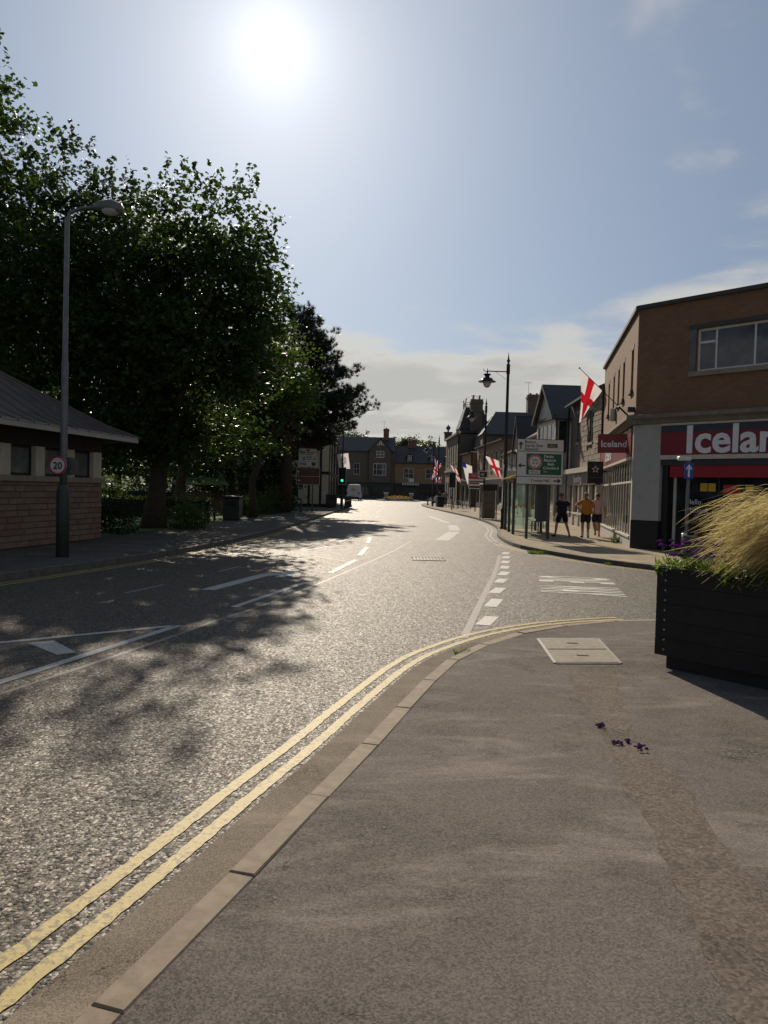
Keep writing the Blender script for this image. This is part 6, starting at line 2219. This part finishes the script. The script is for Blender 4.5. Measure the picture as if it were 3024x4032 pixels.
van = thing('delivery_van', 'white panel van with yellow badge on its rear doors', 'van', (-4.95, 121, 0.01), R(-3))
b = MB()
secs = [(0.0, .93, .95, .42, 2.30), (.12, .99, .90, .38, 2.52), (3.6, 1.0, .92, .38, 2.56), (4.2, 1.0, .90, .38, 2.45), (4.9, .98, .82, .38, 1.55), (5.6, .95, .80, .40, 1.30), (5.8, .88, .7, .45, 1.0)]
vs = []
for (y, wb, wt, z0, z1) in secs:
    zm = z0 + (z1 - z0) * .5
    vs += [(-wb, y, z0), (wb, y, z0), (wb, y, zm), (wt * .93, y, z1 - .12), (wt * .8, y, z1), (-wt * .8, y, z1), (-wt * .93, y, z1 - .12), (-wb, y, zm)]
fs = [tuple(range(7, -1, -1)), tuple(range(len(vs) - 8, len(vs)))]
for k in range(len(secs) - 1):
    for j in range(8):
        fs.append((8 * k + j, 8 * k + (j + 1) % 8, 8 * k + 8 + (j + 1) % 8, 8 * k + 8 + j))
fs = [f[::-1] for f in fs]
b.add(vs, [f[::-1] for f in fs])
b.build('body', 'van_white', van, False)
MB().box(-.006, .006, -.012, .0, .55, 2.3).build('door_seam', 'bumper', van)
MB().bevbox(-.95, .95, -.12, .05, .34, .56, .03).build('bumper', 'bumper', van)
for s in (-1, 1):
    MB().box(s * .93 - .06, s * .93 + .06, -.03, .06, .9, 1.4).build('tail_light', 'tail_red', van)
    MB().box(s * .99 - .03, s * .99 + .04, 4.3, 5.0, 1.35, 2.05).build('side_window', 'shop_glass', van)
    for y in (1.0, 4.9):
        wheel(van, s * .86, y, .34)
b = MB()
pts = [(.38 * math.cos(a), -.016, 1.62 + .36 * math.sin(a)) for a in [math.pi * k / 12 for k in range(13)]]
b.quad(*pts)
b.build('badge', 'sign_yellow', van)
MB().box(-.38, .38, -.018, -.0165, 1.60, 1.66).build('badge_bar', 'sign_brown', van)
MB().box(-.26, .26, -.02, -.001, .62, .73).build('number_plate', 'sign_yellow', van)


def car(label, x, y, rz, mat, estate=0.0):
    r_ = thing('parked_car', label, 'car', (x, y, 0.01), rz, 'cars parked before the far terrace')
    prof = [(-2.05, .35), (-2.1, .62), (-2.0, .86), (-1.7, .98), (-1.25 + estate, 1.38), (-.6, 1.48), (.35, 1.44), (1.05, .98), (1.75, .86), (2.05, .66), (2.08, .36)]
    b = MB()
    for s in (0,):
        n = len(prof)
        V, F = [], []
        for (xw, k) in ((-1, 0), (1, 1)):
            for (q, z) in prof:
                ww = .86 if z < 1.0 else .86 - (z - 1.0) * .42
                V.append((xw * ww, q, z))
        F += [tuple(range(n)), tuple(range(2 * n - 1, n - 1, -1))]
        F += [((i + 1) % n, i, n + i, n + (i + 1) % n) for i in range(n)]
        b.add(V, F)
    b.build('body', mat, r_)
    for s in (-1, 1):
        MB().add_side(s, estate).build('side_glass', 'shop_glass', r_)
        for q in (-1.3, 1.3):
            wheel(r_, s * .78, q, .31)
        MB().box(s * .62 - .14, s * .62 + .14, -2.12, -2.02, .66, .82).build('tail_light', 'tail_red', r_)
        MB().box(s * .62 - .14, s * .62 + .14, 2.0, 2.09, .60, .74).build('headlight', 'letter_white', r_)
    MB().quad((-.66, -1.70 + .02, 1.02), (.66, -1.70 + .02, 1.02), (.56, -1.30 + estate, 1.36), (-.56, -1.30 + estate, 1.36)).build('rear_glass', 'shop_glass', r_)
    MB().quad((.66, 1.04, 1.02), (-.66, 1.04, 1.02), (-.56, .42, 1.43), (.56, .42, 1.43)).build('windscreen', 'shop_glass', r_)
    return r_


def add_side(s, sd, estate):
    x0, x1 = sd * .866, sd * .70
    p = [(x0, -1.5, 1.0), (x0, .95, 1.0), (x1, .35, 1.40), (x1, -1.15 + estate, 1.40)]
    s.quad(*(p if sd > 0 else p[::-1]))
    return s


MB.add_side = add_side
car('silver estate car parked before the far terrace awning', 8.9, 118, R(75), 'car_silver', -.3)
car('white car parked beside the far litter bin', 8.3, 108.5, R(35), 'car_white')
car('dark car parked by the corner of the turreted bank', 11.5, 121, R(80), 'car_dark')


# ================================================================== PEOPLE
def skin_mesh(name, joints, edges, mat, parent, sub=2, root=0):
    me = bpy.data.meshes.new(name)
    names = list(joints)
    me.from_pydata([joints[k][0] for k in names], [(names.index(a), names.index(c)) for a, c in edges], [])
    o = bpy.data.objects.new('tmps', me)
    COL.objects.link(o)
    md = o.modifiers.new('s', 'SKIN')
    md.use_smooth_shade = True
    md.branch_smoothing = .3
    lay = me.skin_vertices[0].data if me.skin_vertices else None
    if lay is None:
        bm = bmesh.new()
        bm.from_mesh(me)
        bm.verts.layers.skin.verify()
        bm.to_mesh(me)
        bm.free()
        lay = me.skin_vertices[0].data
    for i, k in enumerate(names):
        r_ = joints[k][1]
        lay[i].radius = r_ if isinstance(r_, tuple) else (r_, r_)
        lay[i].use_root = (i == root)
    sb = o.modifiers.new('u', 'SUBSURF')
    sb.levels = sub
    sb.render_levels = sub
    bpy.context.view_layer.update()
    m2 = bpy.data.meshes.new_from_object(o.evaluated_get(bpy.context.evaluated_depsgraph_get()))
    bpy.data.objects.remove(o)
    m2.materials.clear()
    m2.materials.append(MATS[mat])
    m2.polygons.foreach_set('use_smooth', [True] * len(m2.polygons))
    return link(name, m2, parent)


def person(label, x, y, z, rz, scale, pose, shirt, shorts, hair, shoe, group, socks=None, belly=0.0, trousers=False):
    """figure walking along local +y; pose gives limb joints"""
    r_ = thing('person', label, 'person', (x, y, z), rz, group)
    J = {}
    P = pose
    J['pelvis'] = ((0, 0, .94), (.155, .12))
    J['waist'] = ((0, .0, 1.08), (.15 + belly, .115 + belly))
    J['chest'] = ((0, -.01, 1.30), (.17 + belly * .5, .12 + belly * .3))
    J['collar'] = ((0, -.01, 1.43), (.10, .08))
    J['neck'] = ((0, P.get('neck', .01), 1.50), .058)
    J['head'] = ((P.get('headx', 0), P.get('neck', .01) + .03, 1.60), (.082, .095))
    J['crown'] = ((P.get('headx', 0), P.get('neck', .01) + .025, 1.685), (.062, .075))
    for s, n in ((-1, 'l'), (1, 'r')):
        J['sho' + n] = ((s * .175, -.01, 1.40), .068)
        J['elb' + n] = (P['elb' + n], .046)
        J['wri' + n] = (P['wri' + n], .032)
        w_, e_ = Vector(P['wri' + n]), Vector(P['elb' + n])
        d = (w_ - e_).normalized()
        pa = w_ + d * .075
        J['pal' + n] = (tuple(pa), (.036, .022))
        side = d.cross(Vector((0, 1, 0)) if abs(d.y) < .8 else Vector((1, 0, 0))).normalized()
        for k in range(4):
            f = pa + d * (.03) + side * ((k - 1.5) * .019)
            J['fa%d' % k + n] = (tuple(f), .010)
            J['fb%d' % k + n] = (tuple(f + d * (.045 + .008 * (1.5 - abs(k - 1.5))) + Vector((0, .012, 0))), .008)
        tp2 = w_ + d * .03 + side * .035
        J['th' + n] = (tuple(tp2 + d * .035 + side * .012 + Vector((0, .015, 0))), .010)
        J['hip' + n] = ((s * .095, 0, .90), .095)
        J['kne' + n] = (P['kne' + n], .060)
        J['cal' + n] = (tuple(Vector(P['kne' + n]).lerp(Vector(P['ank' + n]), .35) + Vector((0, -.015, 0))), .058)
        J['ank' + n] = (P['ank' + n], .038)
        ft = Vector(P['ank' + n]) + Vector(P.get('toe' + n, (s * .03, .14, -.06)))
        J['toe' + n] = (tuple(ft), .034)
    E = [('pelvis', 'waist'), ('waist', 'chest'), ('chest', 'collar'), ('collar', 'neck'), ('neck', 'head'), ('head', 'crown')]
    for n in 'lr':
        E += [('chest', 'sho' + n), ('sho' + n, 'elb' + n), ('elb' + n, 'wri' + n), ('wri' + n, 'pal' + n), ('wri' + n, 'th' + n), ('pelvis', 'hip' + n), ('hip' + n, 'kne' + n), ('kne' + n, 'cal' + n), ('cal' + n, 'ank' + n), ('ank' + n, 'toe' + n)]
        for k in range(4):
            E += [('pal' + n, 'fa%d' % k + n), ('fa%d' % k + n, 'fb%d' % k + n)]
    skin_mesh('body', J, E, 'skin', r_)
    g = .034
    add = lambda v: tuple(c + g for c in v) if isinstance(v, tuple) else v + g
    S = {}
    S['waist'] = (J['waist'][0], add(J['waist'][1]))
    S['pelvis'] = ((0, 0, .83), (.215 + belly * .6, .18 + belly * .6))
    S['chest'] = (J['chest'][0], add(J['chest'][1]))
    S['collar'] = ((0, -.015, 1.455), (.125, .10))
    SE = [('pelvis', 'waist'), ('waist', 'chest'), ('chest', 'collar')]
    for n in 'lr':
        S['sho' + n] = (J['sho' + n][0], .096)
        mid = Vector(J['sho' + n][0]).lerp(Vector(J['elb' + n][0]), .78)
        S['slv' + n] = (tuple(mid), .080)
        SE += [('chest', 'sho' + n), ('sho' + n, 'slv' + n)]
    skin_mesh('t_shirt', S, SE, shirt, r_, root=1)
    S = {'pelvis': ((0, 0, .97), (.145, .115))}
    SE = []
    for n in 'lr':
        S['hip' + n] = (J['hip' + n][0][:2] + (.86,), .118)
        k_ = Vector(J['kne' + n][0])
        h_ = Vector(J['hip' + n][0])
        if trousers:
            S['kn' + n] = (tuple(k_), .088)
            S['an' + n] = (J['ank' + n][0], .07)
            SE += [('pelvis', 'hip' + n), ('hip' + n, 'kn' + n), ('kn' + n, 'an' + n)]
        else:
            S['hem' + n] = (tuple(h_.lerp(k_, .88)), .110)
            SE += [('pelvis', 'hip' + n), ('hip' + n, 'hem' + n)]
    skin_mesh('trousers' if trousers else 'shorts', S, SE, shorts, r_)
    for n in 'lr':
        a = Vector(J['ank' + n][0])
        t = Vector(J['toe' + n][0])
        d = (t - a)
        heel = a - Vector((0, .035, .045))
        S = {'heel': (tuple(heel), (.045, .045)), 'mid': (tuple(heel.lerp(t, .5) + Vector((0, 0, .01))), (.048, .042)), 'toe': (tuple(t + d * .12), (.044, .034))}
        skin_mesh('shoe', S, [('heel', 'mid'), ('mid', 'toe')], shoe, r_, root=1)
        if socks:
            c_ = Vector(J['cal' + n][0])
            MB().path([a, a.lerp(c_, .55)], [.048, .055], 10).build('sock', socks, r_)
    hx, hy = P.get('headx', 0), P.get('neck', .01) + .015
    b = MB()
    n, m = 14, 8
    V, F = [], []
    for k in range(m + 1):
        ph = .50 * math.pi * k / m
        for i in range(n):
            th = 2 * math.pi * i / n
            f = 1.0 + .22 * max(0, -math.sin(th)) if math.sin(th) < .3 else max(.55, 1 - (math.sin(th) - .3) * .7)
            pa = ph * f
            V.append((hx + .088 * math.sin(pa) * math.cos(th), hy - .006 + .102 * math.sin(pa) * math.sin(th), 1.635 + .108 * math.cos(pa)))
    for k in range(m):
        for i in range(n):
            F.append((k * n + i, k * n + (i + 1) % n, k * n + n + (i + 1) % n, k * n + n + i))
    b.add(V, F)
    b.build('hair', hair, r_, True)
    b = MB()
    for s in (-1, 1):
        b.ball((hx + s * .088, hy + .01, 1.595), .014, .024, .034, 8, 6)
    b.tube((hx, hy + .10, 1.60), (hx, hy + .125, 1.575), .012, .016, 6)
    fb = b.build('ears_and_nose', 'skin', r_, True)
    b = MB()
    for s in (-1, 1):
        b.ball((hx + s * .032, hy + .093, 1.615), .012, .008, .008, 8, 6)
    b.build('eyes', 'sign_white', r_, True)
    MB().box(hx - .025, hx + .025, hy + .094, hy + .10, 1.535, 1.543).build('mouth', 'red_block', r_)
    r_.scale = (scale, scale, scale)
    return r_


GM = 'men walking on the shop pavement'
person('man in navy t-shirt and dark shorts standing with legs apart by the shelter', 6.95, 30.0, ZP, R(10), .985,
       dict(elbl=(-.30, -.02, 1.17), wril=(-.28, .08, .95), elbr=(.31, -.03, 1.16), wrir=(.33, .03, .92), knel=(-.20, .05, .50), ankl=(-.27, .0, .085), kner=(.19, .03, .51), ankr=(.27, -.12, .10),
            toel=(-.09, .10, -.05), toer=(.06, .12, -.07), neck=.05, headx=-.03), 'cloth_navy', 'cloth_black', 'hair_brown', 'cloth_black', GM, belly=.02)
person('heavy man in orange t-shirt with one hand on his hip', 7.82, 29.8, ZP, R(-4), 1.01,
       dict(elbl=(-.42, -.06, 1.20), wril=(-.22, .04, 1.06), elbr=(.32, .02, 1.16), wrir=(.34, .16, 1.02), knel=(-.11, .03, .50), ankl=(-.10, .02, .085), kner=(.10, .06, .50), ankr=(.10, -.02, .085), neck=.01),
       'cloth_orange', 'cloth_charcoal', 'hair_grey', 'shoe_blue', GM, socks='sock_white', belly=.045)
person('man in pale pink t-shirt and navy shorts stepping forward', 8.5, 30.7, ZP, R(0), 1.0,
       dict(elbl=(-.28, .02, 1.15), wril=(-.26, .12, .93), elbr=(.30, -.03, 1.14), wrir=(.33, .03, .90), knel=(-.10, .06, .50), ankl=(-.11, -.22, .22), kner=(.11, .08, .50), ankr=(.12, .06, .085),
            toel=(-.0, .02, -.15), neck=.02, headx=.02), 'cloth_pink', 'cloth_navy', 'hair_brown', 'skin', GM)
st_pose = dict(elbl=(-.27, -.02, 1.15), wril=(-.26, .08, .92), elbr=(.27, -.02, 1.15), wrir=(.26, .08, .92), knel=(-.11, .03, .50), ankl=(-.12, .12, .085), kner=(.11, .04, .50), ankr=(.12, -.14, .11))
GP = 'people far along the street'
person('person in dark clothes standing in the shade of the park', -9.6, 32.2, ZP + .03, R(100), 1.04, st_pose, 'cloth_black', 'cloth_black', 'hair_brown', 'cloth_black', GP, trousers=True)
person('distant person in grey top beside the parked white car', 6.9, 96.0, ZP, R(30), 1.0, st_pose, 'cloth_charcoal', 'cloth_navy', 'hair_brown', 'cloth_black', GP, trousers=True)
person('distant person in pale top by the heritage lamp near the bank', 7.4, 93.0, ZP, R(-20), 1.0, st_pose, 'flag_grey', 'cloth_navy', 'hair_grey', 'cloth_black', GP, trousers=True)

# ================================================================== PLANTER IN THE FOREGROUND
PD = Vector((.61, -.79)).normalized()
pr = thing('timber_planter', 'big black timber planter with bolted board ends', 'planter', (2.72, 7.60, ZN), math.atan2(PD.y, PD.x))
PL, PW, PH = 2.6, 1.35, .95
for k in range(5):
    z0, z1 = .13 + k * .173, .13 + (k + 1) * .173 - .002
    for (xa, xb, ya_, yb_) in ((0, PL, 0, .045), (0, PL, PW - .045, PW), (.0, .045, .047, PW - .047), (PL - .045, PL, .047, PW - .047)):
        MB().bevbox(xa, xb, ya_ + rng.uniform(-.002, .002), yb_, z0, z1, .0015).build('board', 'planter_timber', pr)
MB().box(.09, PL - .09, .07, PW - .07, 0, .13).build('plinth', 'planter_timber', pr)
b = MB()
b.box(.0, .05, .05, PW - .05, .994, 1.0)
b.build('edge_trim', 'planter_timber', pr)
MB().box(.05, PL - .05, .05, PW - .05, .60, .92).build('soil', 'soil', pr)
for k in range(9):
    MB(T((.10, -.002, .19 + k * .097)) @ Matrix.Rotation(R(90), 4, 'X')).lathe([(.012, 0), (.011, .006), (.006, .010), (.0, .011)], (0, 0, 0), 10).build('bolt', 'bolt_zinc', pr)
PM = frame((2.72, 7.60), (2.72 + PD.x, 7.60 + PD.y), ZN)[0]
pwp = lambda x, y, z: PM @ Vector((x, y, z))


def grass_clump(name, label, c, n, L, mat, lean, spread, up, plume=0.0, width=.0022, seed=0, sway=.35, rad=.16):
    """arching blades: root in a tight tussock, rising and then falling over towards lean"""
    rg = np.random.default_rng(seed)
    root = thing(name, label, 'grass', tuple(c))
    K = 8
    a = rg.uniform(0, 6.28, n)
    rr = rad * np.sqrt(rg.random(n))
    p0 = np.stack([rr * np.cos(a), rr * np.sin(a), np.zeros(n)], axis=1)
    ln = L * rg.uniform(.55, 1.1, n)
    out = np.stack([np.cos(a), np.sin(a)], axis=1) * (spread * rg.uniform(.2, 1.0, n))[:, None] + np.array(lean)[None, :] * rg.uniform(.35, 1.25, n)[:, None] + rg.normal(size=(n, 2)) * sway * .3
    upv = up * rg.uniform(.45, 1.12, n)
    drp = rg.uniform(-.1, .35, n)
    pts = []
    for k in range(K + 1):
        t = k / K
        xy = p0[:, :2] + out * (t ** 1.25 * ln)[:, None]
        z = ln * (upv * t - (upv * .62 + drp) * t ** 2.4)
        xy = xy + rg.normal(size=(n, 2)) * .006 * t
        pts.append(np.concatenate([xy, z[:, None]], axis=1))
    pts = np.stack(pts, axis=1)
    tang = np.gradient(pts, axis=1)
    sd = np.cross(tang, rg.normal(size=(n, 1, 3)) + np.array([0, 0, .6]))
    sd /= np.maximum(1e-6, np.linalg.norm(sd, axis=2, keepdims=True))
    tt = np.linspace(0, 1, K + 1)
    wprof = width * (1 - tt * .75)
    if plume:
        wprof = wprof + plume * np.exp(-((tt - .86) / .11) ** 2)
    w_ = wprof[None, :, None] * rg.uniform(.7, 1.3, (n, 1, 1))
    V = np.stack([pts - sd * w_, pts + sd * w_], axis=2).reshape(n, (K + 1) * 2, 3)
    idx = []
    for k in range(K):
        idx.append((2 * k, 2 * k + 1, 2 * k + 3, 2 * k + 2))
    F = (np.array(idx)[None] + (np.arange(n) * (K + 1) * 2)[:, None, None]).reshape(-1)
    npmesh('blades', V.reshape(-1, 3), F, 4, mat, root)
    return root


gc = pwp(1.32, .75, .90)
g1 = grass_clump('feather_grass', 'pale gold feather grass arching out over the planter end', gc, 15000, .98, 'straw', (-.52, .05), .52, 1.72, .0022, .00045, 3, rad=.22)
o = grass_clump('tmpg', 'x', (0, 0, 0), 1800, .75, 'straw_green', (-.3, .0), .45, 1.7, 0, .0016, 5, rad=.22)
for ch in list(o.children):
    ch.parent = g1
    ch.name = 'green_blades'
bpy.data.objects.remove(o)
gc2 = pwp(2.05, .65, .90)
g2 = grass_clump('feather_grass', 'taller feather grass tussock in the middle of the planter', gc2, 15000, 1.0, 'straw', (-.45, .05), .62, 1.75, .0022, .00045, 9, rad=.24)
o = grass_clump('tmpg', 'x', (0, 0, 0), 1800, .8, 'straw_green', (-.25, .0), .5, 1.7, 0, .0016, 15, rad=.24)
for ch in list(o.children):
    ch.parent = g2
    ch.name = 'green_blades'
bpy.data.objects.remove(o)

# purple flowers on stems with a leafy base
PFL = [('purple flowering plant at the bolted corner of the planter', .16, .24, 34, 3), ('purple flowering plant half under the feather grass', .55, .30, 24, 4)]
for (lb, x, y, nf, sdd) in PFL:
    c = pwp(x, y, .90)
    r_ = thing('flowering_plant', lb, 'plant', tuple(c), 0, 'purple flowers in the planter')
    rg = random.Random(sdd)
    V = []
    k = 420
    a, rr = nrng.uniform(0, 6.28, k), .30 * np.sqrt(nrng.random(k))
    p = np.stack([rr * np.cos(a), rr * np.sin(a) * .8, nrng.uniform(.0, .17, k) * (1.3 - rr / .3 * .6)], axis=1)
    leaves('foliage', p, .075, 'planter_leaf', r_, (np.array([(0, -.1, 0), (.16, .35, .05), (0, 1.0, -.05), (-.16, .35, .05)]), [(0, 1, 2), (0, 2, 3)]), .2)
    b = MB()
    heads = []
    for i in range(nf):
        hx, hy, hz = rg.gauss(-.0, .16), rg.gauss(0, .12), rg.uniform(.20, .36)
        b.path([(hx * .4, hy * .4, 0), (hx * .75, hy * .75, hz * .6), (hx, hy, hz)], [.003, .0025, .002], 4)
        heads.append((hx, hy, hz))
    b.build('stem', 'planter_leaf', r_)
    for h in heads:
        m = 70
        d = nrng.normal(size=(m, 3))
        d /= np.linalg.norm(d, axis=1, keepdims=True)
        d[:, 2] = np.abs(d[:, 2]) * .7
        o = leaves('flower_head', np.array(h) + d * rg.uniform(.020, .032), .020, 'petal_purple', r_, LEAF, .2)
LVS = [('bright green leafy plant along the front board of the planter', .85, .16, 'planter_leaf', 380, .07), ('silver grey bushy plant behind the purple flowers', .50, .62, 'silver_leaf', 500, .03),
       ('dark bushy plant under the feather grass near the planter middle', 1.45, .22, 'leaf_dark', 900, .035), ('low pale leafed plant beside the dark bush in the planter', 1.12, .14, 'shrub_leaf', 420, .04),
       ('dark trailing plant farther along the planter front', 2.0, .25, 'leaf_dark', 900, .04)]
for (lb, x, y, mt, k, sz) in LVS:
    c = pwp(x, y, .90)
    r_ = thing('bedding_plant', lb, 'plant', tuple(c), 0, 'bedding plants in the planter')
    a, rr = nrng.uniform(0, 6.28, k), .30 * np.sqrt(nrng.random(k))
    p = np.stack([rr * np.cos(a), rr * np.sin(a) * .7, nrng.uniform(.0, .22, k) * (1.35 - rr / .3 * .7)], axis=1)
    leaves('foliage', p, sz, mt, r_, (np.array([(0, -.1, 0), (.2, .35, .05), (0, 1.0, -.05), (-.2, .35, .05)]), [(0, 1, 2), (0, 2, 3)]), .2)
    b = MB()
    for i in range(8):
        e = p[i * 9]
        b.path([(0, 0, -.02), tuple(e * .6), tuple(e)], [.004, .003, .002], 4)
    b.build('stem', mt, r_)
